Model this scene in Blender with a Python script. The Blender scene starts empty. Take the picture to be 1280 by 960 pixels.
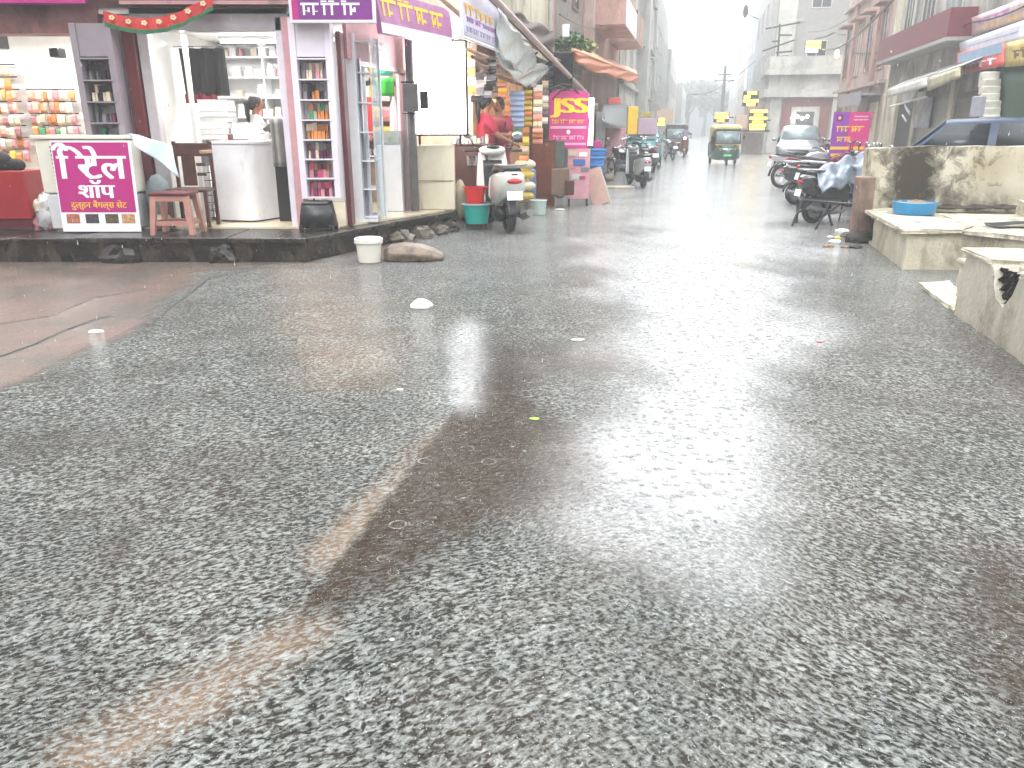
import bpy, bmesh, math, random
import numpy as np
from mathutils import Vector, Matrix
R = math.radians
random.seed(7)
SC = bpy.context.scene
COL = SC.collection

# ------------------------------------------------------------------ camera, sky, sun, exposure
PITCH = 18.4; YAW = R(12.78); CAM_H = 1.5
cam = bpy.data.cameras.new('camera'); cam.sensor_width = 36; cam.lens = 962 / 1280 * 36
cam.clip_start = .05; cam.clip_end = 3000
co = bpy.data.objects.new('camera', cam); COL.objects.link(co)
co.location = (0, 0, CAM_H); co.rotation_euler = (R(90 - PITCH), 0, 0); SC.camera = co
SC.cycles.volume_bounces = 3; SC.cycles.max_bounces = 8
SC.view_settings.view_transform = 'Standard'; SC.view_settings.look = 'None'
SC.view_settings.exposure = 1.92; SC.view_settings.gamma = 1
world = bpy.data.worlds.new('World'); SC.world = world; world.use_nodes = True
nt = world.node_tree; bg = nt.nodes['Background']
sky = nt.nodes.new('ShaderNodeTexSky'); sky.sky_type = 'NISHITA'; sky.sun_disc = False
sky.sun_elevation = R(52); sky.sun_rotation = R(20); sky.air_density = 1.0; sky.dust_density = 4.0
bw = nt.nodes.new('ShaderNodeRGBToBW'); nt.links.new(sky.outputs[0], bw.inputs[0])
mx = nt.nodes.new('ShaderNodeMix'); mx.data_type = 'RGBA'; mx.inputs[0].default_value = .72   # overcast: the cloud deck evens the sky out
nt.links.new(bw.outputs[0], mx.inputs[6]); mx.inputs[7].default_value = (10.2, 10.6, 10.9, 1)
wtc = nt.nodes.new('ShaderNodeTexCoord'); wsp = nt.nodes.new('ShaderNodeSeparateXYZ'); nt.links.new(wtc.outputs['Generated'], wsp.inputs[0])
wmr = nt.nodes.new('ShaderNodeMapRange'); wmr.inputs[1].default_value = 0; wmr.inputs[2].default_value = 1; wmr.inputs[3].default_value = .55; wmr.inputs[4].default_value = 1.35
nt.links.new(wsp.outputs[2], wmr.inputs[0])                     # overcast sky: dimmer towards the horizon, brightest overhead
wvm = nt.nodes.new('ShaderNodeVectorMath'); wvm.operation = 'SCALE'; nt.links.new(mx.outputs[2], wvm.inputs[0]); nt.links.new(wmr.outputs[0], wvm.inputs[3])
nt.links.new(wvm.outputs[0], bg.inputs[0]); bg.inputs[1].default_value = .125
sun = bpy.data.lights.new('sun', 'SUN'); sun.energy = .5; sun.angle = R(25); sun.color = (1, .98, .95)
so = bpy.data.objects.new('sun', sun); COL.objects.link(so); so.rotation_euler = (R(38), 0, R(-20))

# ------------------------------------------------------------------ helpers
SM = Matrix.Rotation(-YAW, 4, 'Z')               # street frame -> world
def S(x, y, z=0): return SM @ Vector((x, y, z))

_m = {}
def mat(name, col, rough=.5, var=.12, scale=5, bump=.0, bscale=60, metal=0, dirt=None, damt=.0, dscale=2.0,
        emit=0, ecol=None, alpha=1, trans=0, rnd=0, coat=0, spec=.5):
    if name in _m: return _m[name]
    if not emit: col = tuple(c**1.32 for c in col)
    if dirt: dirt = tuple(c**1.2 for c in dirt)
    m = bpy.data.materials.new(name); _m[name] = m; m.use_nodes = True
    n = m.node_tree.nodes; l = m.node_tree.links; b = n['Principled BSDF']
    tc = n.new('ShaderNodeTexCoord')
    no = n.new('ShaderNodeTexNoise'); no.inputs['Scale'].default_value = scale; no.inputs['Detail'].default_value = 5
    no.inputs['Roughness'].default_value = .65
    l.new(tc.outputs['Object'], no.inputs['Vector'])
    mr = n.new('ShaderNodeMapRange'); mr.inputs[1].default_value = .3; mr.inputs[2].default_value = .7
    mr.inputs[3].default_value = 1 - var * 1.4; mr.inputs[4].default_value = 1 + var
    l.new(no.outputs[0], mr.inputs[0])
    hs = n.new('ShaderNodeHueSaturation'); hs.inputs['Color'].default_value = (*col, 1)
    fac = mr.outputs[0]
    if rnd:
        oi = n.new('ShaderNodeObjectInfo'); m2 = n.new('ShaderNodeMapRange')
        m2.inputs[3].default_value = 1 - rnd; m2.inputs[4].default_value = 1 + rnd * .6
        l.new(oi.outputs['Random'], m2.inputs[0])
        mu = n.new('ShaderNodeMath'); mu.operation = 'MULTIPLY'; l.new(fac, mu.inputs[0]); l.new(m2.outputs[0], mu.inputs[1]); fac = mu.outputs[0]
    l.new(fac, hs.inputs['Value']); out = hs.outputs[0]
    if dirt:
        d = n.new('ShaderNodeTexNoise'); d.inputs['Scale'].default_value = dscale; d.inputs['Detail'].default_value = 8
        d.inputs['Roughness'].default_value = .7; d.inputs['Distortion'].default_value = .6
        mp = n.new('ShaderNodeMapping'); mp.inputs['Scale'].default_value = (1, 1, .45)
        l.new(tc.outputs['Object'], mp.inputs[0]); l.new(mp.outputs[0], d.inputs['Vector'])
        dr = n.new('ShaderNodeMapRange'); dr.inputs[1].default_value = .62 - damt * .3; dr.inputs[2].default_value = .78 - damt * .25
        l.new(d.outputs[0], dr.inputs[0])
        dm = n.new('ShaderNodeMath'); dm.operation = 'MULTIPLY'; dm.inputs[1].default_value = .85
        l.new(dr.outputs[0], dm.inputs[0])
        mi = n.new('ShaderNodeMix'); mi.data_type = 'RGBA'; mi.inputs[7].default_value = (*dirt, 1)
        l.new(dm.outputs[0], mi.inputs[0]); l.new(out, mi.inputs[6]); out = mi.outputs[2]
    l.new(out, b.inputs['Base Color'])
    b.inputs['Roughness'].default_value = rough; b.inputs['Metallic'].default_value = metal
    b.inputs['Specular IOR Level'].default_value = spec
    if coat: b.inputs['Coat Weight'].default_value = coat; b.inputs['Coat Roughness'].default_value = .05
    if bump:
        bn = n.new('ShaderNodeTexNoise'); bn.inputs['Scale'].default_value = bscale; bn.inputs['Detail'].default_value = 4
        l.new(tc.outputs['Object'], bn.inputs['Vector'])
        bp = n.new('ShaderNodeBump'); bp.inputs['Strength'].default_value = bump; bp.inputs['Distance'].default_value = .02
        l.new(bn.outputs[0], bp.inputs['Height']); l.new(bp.outputs[0], b.inputs['Normal'])
    if emit:
        b.inputs['Emission Color'].default_value = (*(ecol or col), 1); b.inputs['Emission Strength'].default_value = emit
    if trans: b.inputs['Transmission Weight'].default_value = trans
    if alpha < 1: b.inputs['Alpha'].default_value = alpha
    return m

ORD = 'first second third fourth fifth sixth seventh eighth ninth tenth eleventh twelfth thirteenth fourteenth fifteenth sixteenth seventeenth eighteenth nineteenth twentieth'.split()
ORD += ['twenty-'+q for q in ORD[:9]]+['thirtieth']+['thirty-'+q for q in ORD[:9]]+['fortieth']
class MB:
    def __init__(s, M=None): s.v = []; s.f = []; s.M = M or Matrix.Identity(4)
    def add(s, vs, fs, M=None):
        o = len(s.v); T = s.M @ M if M is not None else s.M
        s.v += [tuple(T @ Vector(p)) for p in vs]; s.f += [tuple(o + i for i in f) for f in fs]; return s
    def box(s, x0, x1, y0, y1, z0, z1, M=None):
        return s.add([(x0,y0,z0),(x1,y0,z0),(x1,y1,z0),(x0,y1,z0),(x0,y0,z1),(x1,y0,z1),(x1,y1,z1),(x0,y1,z1)],
                     [(0,3,2,1),(4,5,6,7),(0,1,5,4),(1,2,6,5),(2,3,7,6),(3,0,4,7)], M)
    def cbox(s, c, d, rz=0, rx=0, ry=0):
        M = Matrix.Translation(c) @ Matrix.Rotation(rz, 4, 'Z') @ Matrix.Rotation(ry, 4, 'Y') @ Matrix.Rotation(rx, 4, 'X')
        return s.box(-d[0]/2, d[0]/2, -d[1]/2, d[1]/2, -d[2]/2, d[2]/2, M)
    def prism(s, poly, z0, z1, M=None):
        n = len(poly)
        a = sum(poly[i][0]*poly[(i+1)%n][1]-poly[(i+1)%n][0]*poly[i][1] for i in range(n))
        if a < 0: poly = poly[::-1]
        return s.add([(x,y,z0) for x,y in poly]+[(x,y,z1) for x,y in poly],
                     [tuple(range(n))[::-1], tuple(range(n,2*n))]+[(i,(i+1)%n,n+(i+1)%n,n+i) for i in range(n)], M)
    def xprism(s, poly, x0, x1):                 # poly in (y,z), extruded along x
        M = Matrix(((0,0,1,0),(1,0,0,0),(0,1,0,0),(0,0,0,1)))
        return s.prism(poly, x0, x1, M)
    def yprism(s, poly, y0, y1):                 # poly in (x,z), extruded along y
        M = Matrix(((1,0,0,0),(0,0,1,0),(0,1,0,0),(0,0,0,1)))
        n0 = len(s.f); s.prism(poly, y0, y1, M)
        s.f[n0:] = [f[::-1] for f in s.f[n0:]]; return s
    def tube(s, pts, r, n=8, cap=True):
        pts = [Vector(p) for p in pts]; rs = r if isinstance(r, (list, tuple)) else [r]*len(pts)
        vs = []; fs = []; up = Vector((0,0,1))
        for i, p in enumerate(pts):
            d = (pts[min(i+1,len(pts)-1)] - pts[max(i-1,0)]).normalized()
            u = d.cross(up if abs(d.z) < .95 else Vector((0,1,0))).normalized(); w = u.cross(d)
            for k in range(n):
                a = 2*math.pi*k/n; vs.append(tuple(p + (u*math.cos(a)+w*math.sin(a))*rs[i]))
        for i in range(len(pts)-1):
            for k in range(n):
                k2 = (k+1) % n; fs.append((i*n+k, i*n+k2, (i+1)*n+k2, (i+1)*n+k))
        if cap: fs.append(tuple(range(n))[::-1]); fs.append(tuple((len(pts)-1)*n+k for k in range(n)))
        return s.add(vs, fs)
    def lathe(s, c, prof, n=20, sx=1, sy=1, axis='Z', a0=0, a1=2*math.pi):
        full = abs(a1-a0-2*math.pi) < 1e-6; m = n if full else n+1
        vs = []; fs = []
        for r, z in prof:
            for k in range(m):
                a = a0+(a1-a0)*k/n; vs.append((r*math.cos(a)*sx, r*math.sin(a)*sy, z))
        for i in range(len(prof)-1):
            for k in range(n):
                k2 = (k+1) % m; fs.append((i*m+k, i*m+k2, (i+1)*m+k2, (i+1)*m+k))
        M = Matrix.Translation(c)
        if axis == 'X': M = M @ Matrix.Rotation(R(90), 4, 'Y')
        if axis == 'Y': M = M @ Matrix.Rotation(R(-90), 4, 'X')
        return s.add(vs, fs, M)
    def ball(s, c, r, n=12, M=None):
        if not isinstance(r, (tuple, list)): r = (r, r, r)
        prof = [(math.sin(math.pi*i/(n//2+2)), -math.cos(math.pi*i/(n//2+2))) for i in range(n//2+3)]
        T = Matrix.Translation(c) @ (M or Matrix.Identity(4)) @ Matrix.Diagonal((*r, 1))
        vs = []; fs = []
        for q, z in prof:
            for k in range(n): vs.append((q*math.cos(2*math.pi*k/n), q*math.sin(2*math.pi*k/n), z))
        for i in range(len(prof)-1):
            for k in range(n): fs.append((i*n+k, i*n+(k+1)%n, (i+1)*n+(k+1)%n, (i+1)*n+k))
        return s.add(vs, fs, T)
    def torus(s, c, R0, r, n=28, m=8, axis='X', sq=1):
        vs = []; fs = []
        for i in range(n):
            a = 2*math.pi*i/n
            for k in range(m):
                b = 2*math.pi*k/m; q = R0+r*math.cos(b); vs.append((q*math.cos(a), q*math.sin(a), r*sq*math.sin(b)))
        for i in range(n):
            for k in range(m): fs.append((i*m+k, ((i+1)%n)*m+k, ((i+1)%n)*m+(k+1)%m, i*m+(k+1)%m))
        M = Matrix.Translation(c)
        if axis == 'X': M = M @ Matrix.Rotation(R(90), 4, 'Y')
        if axis == 'Y': M = M @ Matrix.Rotation(R(90), 4, 'X')
        return s.add(vs, fs, M)
    def grid(s, fn, nu, nv, M=None):
        vs = [fn(i/nu, j/nv) for j in range(nv+1) for i in range(nu+1)]
        fs = [(j*(nu+1)+i, j*(nu+1)+i+1, (j+1)*(nu+1)+i+1, (j+1)*(nu+1)+i) for j in range(nv) for i in range(nu)]
        return s.add(vs, fs, M)
    def loft(s, rings, close=True, cap=True):
        n = len(rings[0]); vs = [p for r in rings for p in r]; fs = []
        for i in range(len(rings)-1):
            for k in range(n if close else n-1):
                k2 = (k+1) % n; fs.append((i*n+k, i*n+k2, (i+1)*n+k2, (i+1)*n+k))
        if cap: fs.append(tuple(range(n))[::-1]); fs.append(tuple((len(rings)-1)*n+k for k in range(n)))
        return s.add(vs, fs)

_root = {}
def mesh_of(name, mb, m, inv=None, smooth=38, solid=0):
    me = bpy.data.meshes.new(name)
    vs = [tuple(inv @ Vector(p)) for p in mb.v] if inv is not None else mb.v
    me.from_pydata(vs, [], mb.f); me.update()
    if m: me.materials.append(m)
    if smooth:
        me.polygons.foreach_set('use_smooth', [True]*len(me.polygons)); me.set_sharp_from_angle(angle=R(smooth))
    return me
def fin(o, bevel, solid):
    if solid:
        md = o.modifiers.new('solidify', 'SOLIDIFY'); md.thickness = solid; md.offset = 0
    if bevel:
        md = o.modifiers.new('bevel', 'BEVEL'); md.width = bevel; md.segments = 2; md.limit_method = 'ANGLE'; md.angle_limit = R(40)
def thing(name, label, cat, loc=(0,0,0), rz=0, group=None):
    o = bpy.data.objects.new(name, None); COL.objects.link(o); o.empty_display_size = .2
    o.location = loc; o.rotation_euler = (0,0,rz); o['label'] = label; o['category'] = cat
    if group: o['group'] = group
    _root[o.name] = Matrix.Translation(loc) @ Matrix.Rotation(rz, 4, 'Z')
    return o
def part(name, mb, m, parent, label=None, world=True, bevel=0, solid=0, kind=None, smooth=38, mesh=None):
    M = _root[parent.name]
    me = mesh or mesh_of(name, mb, m, M.inverted() if world else None, smooth)
    o = bpy.data.objects.new(name, me); COL.objects.link(o); o.parent = parent; _root[o.name] = M
    if label: o['label'] = label
    if kind: o['kind'] = kind
    fin(o, bevel, solid); return o
def lone(name, mb, m, label, cat, loc=(0,0,0), rz=0, group=None, world=True, bevel=0, solid=0, smooth=38, kind=None, mesh=None):
    M = Matrix.Translation(loc) @ Matrix.Rotation(rz, 4, 'Z')
    me = mesh or mesh_of(name, mb, m, M.inverted() if world else None, smooth)
    o = bpy.data.objects.new(name, me); COL.objects.link(o); o.location = loc; o.rotation_euler = (0,0,rz)
    if label: o['label'] = label
    if cat: o['category'] = cat
    if group: o['group'] = group
    if kind: o['kind'] = kind
    _root[o.name] = M; fin(o, bevel, solid); return o
def struct(name, mb, m, kind='structure', **k):
    o = lone(name, mb, m, None, None, **k); o['kind'] = kind; return o
def copy_tree(o, parent=None, loc=None, rz=None, label=None):
    c = o.copy(); COL.objects.link(c)
    if parent: c.parent = parent
    if loc is not None: c.location = loc
    if rz is not None: c.rotation_euler = (0,0,rz)
    if label: c['label'] = label
    for ch in [q for q in CH.get(o.name, [])]: copy_tree(ch, c)
    return c
CH = {}
def index_children():
    CH.clear()
    for o in bpy.data.objects:
        if o.parent: CH.setdefault(o.parent.name, []).append(o)

def _glyphs(s, size=1.0):
    dg = bpy.context.evaluated_depsgraph_get
    def bb(t):
        c = bpy.data.curves.new('t', 'FONT'); c.body = t; c.size = size; c.resolution_u = 4
        o = bpy.data.objects.new('t', c); COL.objects.link(o); bpy.context.view_layer.update()
        me = bpy.data.meshes.new_from_object(o.evaluated_get(dg()))
        vs = [tuple(v.co) for v in me.vertices]; fs = [tuple(p.vertices) for p in me.polygons]
        bpy.data.objects.remove(o); bpy.data.curves.remove(c); bpy.data.meshes.remove(me); return vs, fs
    mxx = lambda v: max(p[0] for p in v)
    bar = mxx(bb('|')[0]); out = []
    for i, ch in enumerate(s):
        if ch == ' ': continue
        adv = (mxx(bb(s[:i]+'|')[0]) - bar) if i else 0
        vs, fs = bb(ch); out.append(([(x+adv, y, z) for x, y, z in vs], fs))
    return out
def text_mb(s, x0, x1, z0, z1, y, bold=.03, M=None):
    """Lettering in the x-z plane facing -y, fitted to a rectangle."""
    mb = MB(M); g = _glyphs(s); allv = [p for v, f in g for p in v]
    ax, bx = min(p[0] for p in allv), max(p[0] for p in allv); az, bz = min(p[1] for p in allv), max(p[1] for p in allv)
    sx = (x1-x0)/(bx-ax); sz = (z1-z0)/(bz-az); k = 0
    for v, f in g:
        for dx in ((-bold, 0, bold) if bold else (0,)):
            mb.add([(x0+(p[0]-ax+dx)*sx, y-.0006*k, z0+(p[1]-az)*sz) for p in v], f); k += 1
        k = k % 9
    return mb
def script_mb(x0, x1, z0, z1, y, seed=1, words=2, M=None, joined=True):
    """A line of lettering too small in the photograph to be read: head bar, stems and bowls."""
    rg = random.Random(seed); mb = MB(M); h = z1-z0; x = x0; t = h*.16; wl = (x1-x0)/words
    for w in range(words):
        xa = x0+w*wl; xb = xa+wl*.9
        if joined: mb.box(xa, xb, y-.002, y, z1-t-h*.15, z1-h*.15)
        x = xa+t
        while x < xb-t*2:
            k = rg.random(); g = rg.uniform(.45, .75)*h
            mb.box(x, x+t, y-.0025, y-.0005, z0, z1-t-h*.15)
            if k > .35: mb.box(x+t, min(x+g*.7, xb), y-.0022, y-.0005, z0+h*rg.uniform(.1,.35), z0+h*rg.uniform(.1,.35)+t)
            if k > .6: mb.box(x+g*.5, x+g*.5+t, y-.002, y-.0005, z0+h*.2, z1-t-h*.3)
            if k < .25: mb.box(x-t, x+g*.5, y-.002, y-.0005, z1-t*.6, z1)
            x += g
    return mb
def PX(u, v, Y):                                  # heading-frame position of a sight line at depth Y
    y = 480-v; fw = 962*math.cos(R(PITCH))+y*math.sin(R(PITCH)); up = y*math.cos(R(PITCH))-962*math.sin(R(PITCH))
    return Vector((Y*(u-640)/fw, Y, CAM_H+Y*up/fw))

# ------------------------------------------------------------------ common materials
WHITE = mat('white_laminate', (.78,.78,.8), .3, .05, dirt=(.45,.42,.38), damt=.1)
LILAC = mat('lilac_laminate', (.72,.68,.74), .35, .05, dirt=(.4,.36,.36), damt=.15)
CREAM = mat('cream_laminate', (.74,.69,.56), .4, .08, 3, dirt=(.35,.28,.2), damt=.25, dscale=3)
MAROON = mat('maroon_paint', (.17,.02,.035), .35, .2, dirt=(.06,.03,.03), damt=.3)
PINK = mat('pink_paint', (.62,.38,.4), .5, .1, dirt=(.3,.2,.18), damt=.25)
BLACK = mat('black_plastic', (.012,.012,.014), .4, .2, bump=.1)
DARKM = mat('dark_metal', (.03,.03,.033), .4, .3, metal=.6)
CHROME = mat('chrome', (.6,.6,.62), .18, .1, metal=1)
STEEL = mat('grey_steel', (.35,.36,.37), .35, .2, metal=.7, dirt=(.15,.09,.05), damt=.2)
RUBBER = mat('tyre_rubber', (.012,.012,.012), .55, .3, 20, bump=.3)
GLASSD = mat('dark_window_glass', (.03,.04,.045), .1, .3, 2, spec=.25)
GLASSL = mat('pale_window_glass', (.3,.36,.38), .08, .3, 2)
WOOD = mat('brown_wood', (.12,.04,.025), .4, .35, 9, bump=.2, dirt=(.03,.015,.01), damt=.35)
WETDARK = mat('wet_dark_stone', (.035,.028,.024), .25, .5, 6, bump=.6, bscale=25, dirt=(.12,.1,.08), damt=.4, dscale=3)
TILE = mat('cream_floor_tile', (.62,.55,.42), .15, .08, 4, dirt=(.3,.22,.14), damt=.2)
CONC = mat('stained_concrete', (.42,.38,.29), .5, .18, 4, bump=.35, bscale=30, dirt=(.07,.055,.035), damt=.35, dscale=1.6)
LIME = mat('limewashed_concrete', (.6,.56,.46), .35, .2, 5, bump=.5, bscale=26, dirt=(.22,.18,.12), damt=.42, dscale=3)
MAGENTA = mat('magenta_print', (.5,.03,.26), .35, .05)
PURPLE = mat('purple_print', (.25,.04,.28), .4, .12)
YELLOWP = mat('yellow_print', (.85,.55,.06), .45, .08)
WHITEP = mat('white_print', (.82,.82,.86), .45, .04)
ORANGE = mat('orange_goods', (.8,.3,.08), .45, .2, rnd=.3)
REDP = mat('red_plastic', (.72,.015,.02), .3, .1)
TEAL = mat('teal_plastic', (.02,.42,.38), .3, .1)
BLUEP = mat('blue_plastic', (.03,.25,.6), .35, .15)
LED = mat('tube_light', (1,1,1), .5, 0, emit=9, ecol=(1,1,1))
SKIN = mat('skin', (.35,.17,.1), .5, .06)
HAIR = mat('black_hair', (.01,.008,.008), .4, .3, 40)
# ------------------------------------------------------------------ road: one sheet to the horizon, mud, slab and painted reflection masks stored per vertex
def geo(a, b, n): return list(np.geomspace(a, b, n))
ys = [-50, -12, -4, -1, 0] + geo(.6, 60, 330) + geo(66, 420, 16)
t = np.linspace(-1, 1, 300); xs = list(np.sign(t)*(np.abs(t)*5 + 9*np.abs(t)**3))
xs = [-150, -80, -35] + xs + [35, 80, 150]
X, Y = np.meshgrid(np.array(xs), np.array(ys)); X = X.ravel(); Y = Y.ravel()
nx, ny = len(xs), len(ys)
p_ = R(PITCH); Yc = np.maximum(Y, .3)
zc = Yc*math.cos(p_)+CAM_H*math.sin(p_); U = 640+962*X/zc; V = 480-962*(Yc*math.sin(p_)-CAM_H*math.cos(p_))/zc
def sstep(x): x = np.clip(x, 0, 1); return x*x*(3-2*x)
rn = np.random.RandomState(3)
def wob(fx, fy, n=7):                             # smooth irregularity for the outlines of stains
    w = np.zeros_like(X)
    for i in range(n):
        k = 1.6**i; a = rn.rand()*6.28
        w += np.sin((X*math.cos(a)*fx+Y*math.sin(a)*fy)*k+rn.rand()*6)/k**.8
    return w/2
def cap(u0, v0, u1, v1, r0, r1, soft, wa=.35):
    dx, dy = u1-u0, v1-v0; q = np.clip(((U-u0)*dx+(V-v0)*dy)/(dx*dx+dy*dy), 0, 1)
    d = np.hypot(U-u0-q*dx, (V-v0-q*dy)*1.3); r = r0+(r1-r0)*q
    return sstep((r*(1+wa*W1)-d)/soft+.5)
W1 = wob(2.2, 2.2); W2 = wob(5, 5)
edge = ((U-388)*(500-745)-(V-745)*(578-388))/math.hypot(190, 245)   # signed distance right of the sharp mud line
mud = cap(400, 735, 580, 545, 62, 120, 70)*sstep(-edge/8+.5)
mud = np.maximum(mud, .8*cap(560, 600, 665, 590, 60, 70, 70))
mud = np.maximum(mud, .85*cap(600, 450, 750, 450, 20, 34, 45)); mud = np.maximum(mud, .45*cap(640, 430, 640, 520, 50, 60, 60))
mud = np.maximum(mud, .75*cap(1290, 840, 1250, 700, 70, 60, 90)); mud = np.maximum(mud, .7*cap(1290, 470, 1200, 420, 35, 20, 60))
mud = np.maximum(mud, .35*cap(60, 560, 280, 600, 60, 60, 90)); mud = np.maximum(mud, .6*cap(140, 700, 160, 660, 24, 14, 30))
tan = np.maximum(cap(405, 700, 560, 540, 30, 14, 34), .9*cap(110, 945, 390, 785, 50, 36, 60))
tan = np.maximum(tan, .9*cap(380, 345, 420, 440, 45, 60, 120))*(1-mud)
vb = np.interp(U, [-400, 0, 60, 150, 200, 245, 320, 420], [560, 490, 462, 428, 385, 348, 331, 325])
slab = sstep((vb-V+7*W2)/14+.5)*(U < 520)
calm_sheen = np.maximum(cap(885, 250, 880, 600, 150, 135, 190), sstep((430-V)/210)*.62*sstep((U-330)/160))  # smoother water; its bright sky reflection is painted into the colour too
calm_sheen = np.maximum(calm_sheen, cap(584, 418, 580, 500, 24, 22, 40)*.9)
calm_sheen = np.maximum(calm_sheen, .75*cap(740, 650, 920, 690, 60, 80, 130))*(1-slab)
verts = np.stack([X, Y, -.02*slab*0], 1)
idx = np.arange(nx*ny).reshape(ny, nx)
quads = np.stack([idx[:-1,:-1], idx[:-1,1:], idx[1:,1:], idx[1:,:-1]], -1).reshape(-1, 4)
me = bpy.data.meshes.new('road'); me.vertices.add(nx*ny); me.vertices.foreach_set('co', verts.ravel())
me.loops.add(quads.size); me.polygons.add(len(quads)); me.loops.foreach_set('vertex_index', quads.ravel())
me.polygons.foreach_set('loop_start', np.arange(0, quads.size, 4)); me.polygons.foreach_set('loop_total', np.full(len(quads), 4)); me.update(calc_edges=True)
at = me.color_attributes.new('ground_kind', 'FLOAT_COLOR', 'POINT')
at.data.foreach_set('color', np.stack([mud, tan, calm_sheen, slab], 1).astype('f').ravel())

m = bpy.data.materials.new('flooded_asphalt'); m.use_nodes = True; N = m.node_tree.nodes; L = m.node_tree.links; B = N['Principled BSDF']
def nd(t, **k):
    n = N.new(t)
    for a, v in k.items(): setattr(n, a, v)
    return n
def mathn(op, a, b=None, c=None, clamp=False):
    n = nd('ShaderNodeMath', operation=op, use_clamp=clamp)
    for i, q in enumerate((a, b, c)):
        if q is None: continue
        if isinstance(q, (int, float)): n.inputs[i].default_value = q
        else: L.new(q, n.inputs[i])
    return n.outputs[0]
def mixc(f, a, b):
    n = nd('ShaderNodeMix', data_type='RGBA')
    if isinstance(f, (int, float)): n.inputs[0].default_value = f
    else: L.new(f, n.inputs[0])
    for i, q in ((6, a), (7, b)):
        if isinstance(q, tuple): n.inputs[i].default_value = (*q, 1)
        else: L.new(q, n.inputs[i])
    return n.outputs[2]
geo_ = nd('ShaderNodeNewGeometry'); pos = geo_.outputs['Position']
att = nd('ShaderNodeVertexColor', layer_name='ground_kind'); sep = nd('ShaderNodeSeparateColor'); L.new(att.outputs[0], sep.inputs[0])
a_mud, a_tan, a_calm_sheen, a_slab = sep.outputs[0], sep.outputs[1], sep.outputs[2], att.outputs[1]
def noise(scale, detail=4, rough=.6, vec=None, dist=0, sc=None, rot=0):
    n = nd('ShaderNodeTexNoise'); n.inputs['Scale'].default_value = scale; n.inputs['Detail'].default_value = detail
    n.inputs['Roughness'].default_value = rough; n.inputs['Distortion'].default_value = dist
    mp = nd('ShaderNodeMapping', vector_type='TEXTURE'); mp.inputs['Scale'].default_value = tuple(1/q for q in (sc or (1,1,1))); mp.inputs['Rotation'].default_value = (0,0,rot)
    L.new(vec or pos, mp.inputs[0]); L.new(mp.outputs[0], n.inputs['Vector']); return n.outputs[0]
def rng(x, a, b, c=0, d=1):
    n = nd('ShaderNodeMapRange'); n.inputs[1].default_value = a; n.inputs[2].default_value = b; n.inputs[3].default_value = c; n.inputs[4].default_value = d
    L.new(x, n.inputs[0]); return n.outputs[0]
patch = rng(noise(.9, 6, .65), .35, .65)
grit = rng(noise(70, 3, .7), .3, .7)
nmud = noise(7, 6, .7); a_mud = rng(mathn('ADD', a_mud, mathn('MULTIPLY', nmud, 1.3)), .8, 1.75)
c = mixc(patch, (.022,.023,.021), (.04,.039,.034))
c = mixc(mathn('MULTIPLY', rng(noise(1.1, 7, .7), .42, .62), .75), c, (.075,.055,.038))
c = mixc(mathn('MULTIPLY', grit, .35), c, (.014,.014,.013))
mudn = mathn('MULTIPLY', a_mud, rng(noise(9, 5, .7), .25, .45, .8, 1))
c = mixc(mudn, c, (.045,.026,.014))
c = mixc(mathn('MULTIPLY', a_tan, rng(noise(5, 5, .7), .3, .6, .4, 1)), c, (.26,.17,.11))
sl = mixc(rng(noise(1.3, 7, .7), .38, .62), (.15,.10,.08), (.085,.075,.062))
c = mixc(a_slab, c, sl)
# water film: flow ripples, rain pocks with rings, and the stones of the asphalt under it
warp = nd('ShaderNodeVectorMath', operation='ADD'); wn = nd('ShaderNodeTexNoise'); wn.inputs['Scale'].default_value = 1.1
L.new(pos, wn.inputs['Vector']); wm = nd('ShaderNodeVectorMath', operation='SCALE'); wm.inputs[3].default_value = .22
L.new(wn.outputs['Color'], wm.inputs[0]); L.new(pos, warp.inputs[0]); L.new(wm.outputs[0], warp.inputs[1]); wp = warp.outputs[0]
fl = noise(1, 5, .62, wp, .3, (17, 42, 20), R(28)); fr = noise(1, 5, .62, wp, .3, (18, 40, 20), R(-48))
sx_ = nd('ShaderNodeSeparateXYZ'); L.new(pos, sx_.inputs[0])
side = rng(mathn('ADD', sx_.outputs[0], mathn('MULTIPLY', sx_.outputs[1], -.12)), -.5, .8)
mf = nd('ShaderNodeMix', data_type='FLOAT'); L.new(side, mf.inputs[0]); L.new(fl, mf.inputs[2]); L.new(fr, mf.inputs[3]); flow = mf.outputs[0]
LINES = []
def rings(scale, seed):
    mp = nd('ShaderNodeMapping'); mp.inputs['Location'].default_value = (seed, seed*1.7, 0); L.new(pos, mp.inputs[0])
    v = nd('ShaderNodeTexVoronoi', voronoi_dimensions='2D'); v.inputs['Scale'].default_value = scale; v.inputs['Randomness'].default_value = 1
    L.new(mp.outputs[0], v.inputs['Vector']); d = v.outputs['Distance']
    w = mathn('SINE', mathn('MULTIPLY', d, 26)); f = rng(d, .02, .42, 1, 0)
    sc_ = nd('ShaderNodeSeparateColor'); L.new(v.outputs['Color'], sc_.inputs[0]); on = rng(sc_.outputs[0], .45, .6)
    line_ = mathn('MULTIPLY', mathn('SUBTRACT', 1, mathn('MULTIPLY', mathn('ABSOLUTE', mathn('SUBTRACT', d, .21)), 26), clamp=True), rng(sc_.outputs[1], .8, .84))
    LINES.append(line_)
    ring = mathn('MULTIPLY', mathn('MULTIPLY', w, f), on); pock = mathn('MULTIPLY', rng(d, 0, .2, -1, 0), on)
    return ring, pock
r1, k1 = rings(11, .3); r2, k2 = rings(19, 5.1); r3, k3 = rings(6.5, 9.7)
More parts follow.
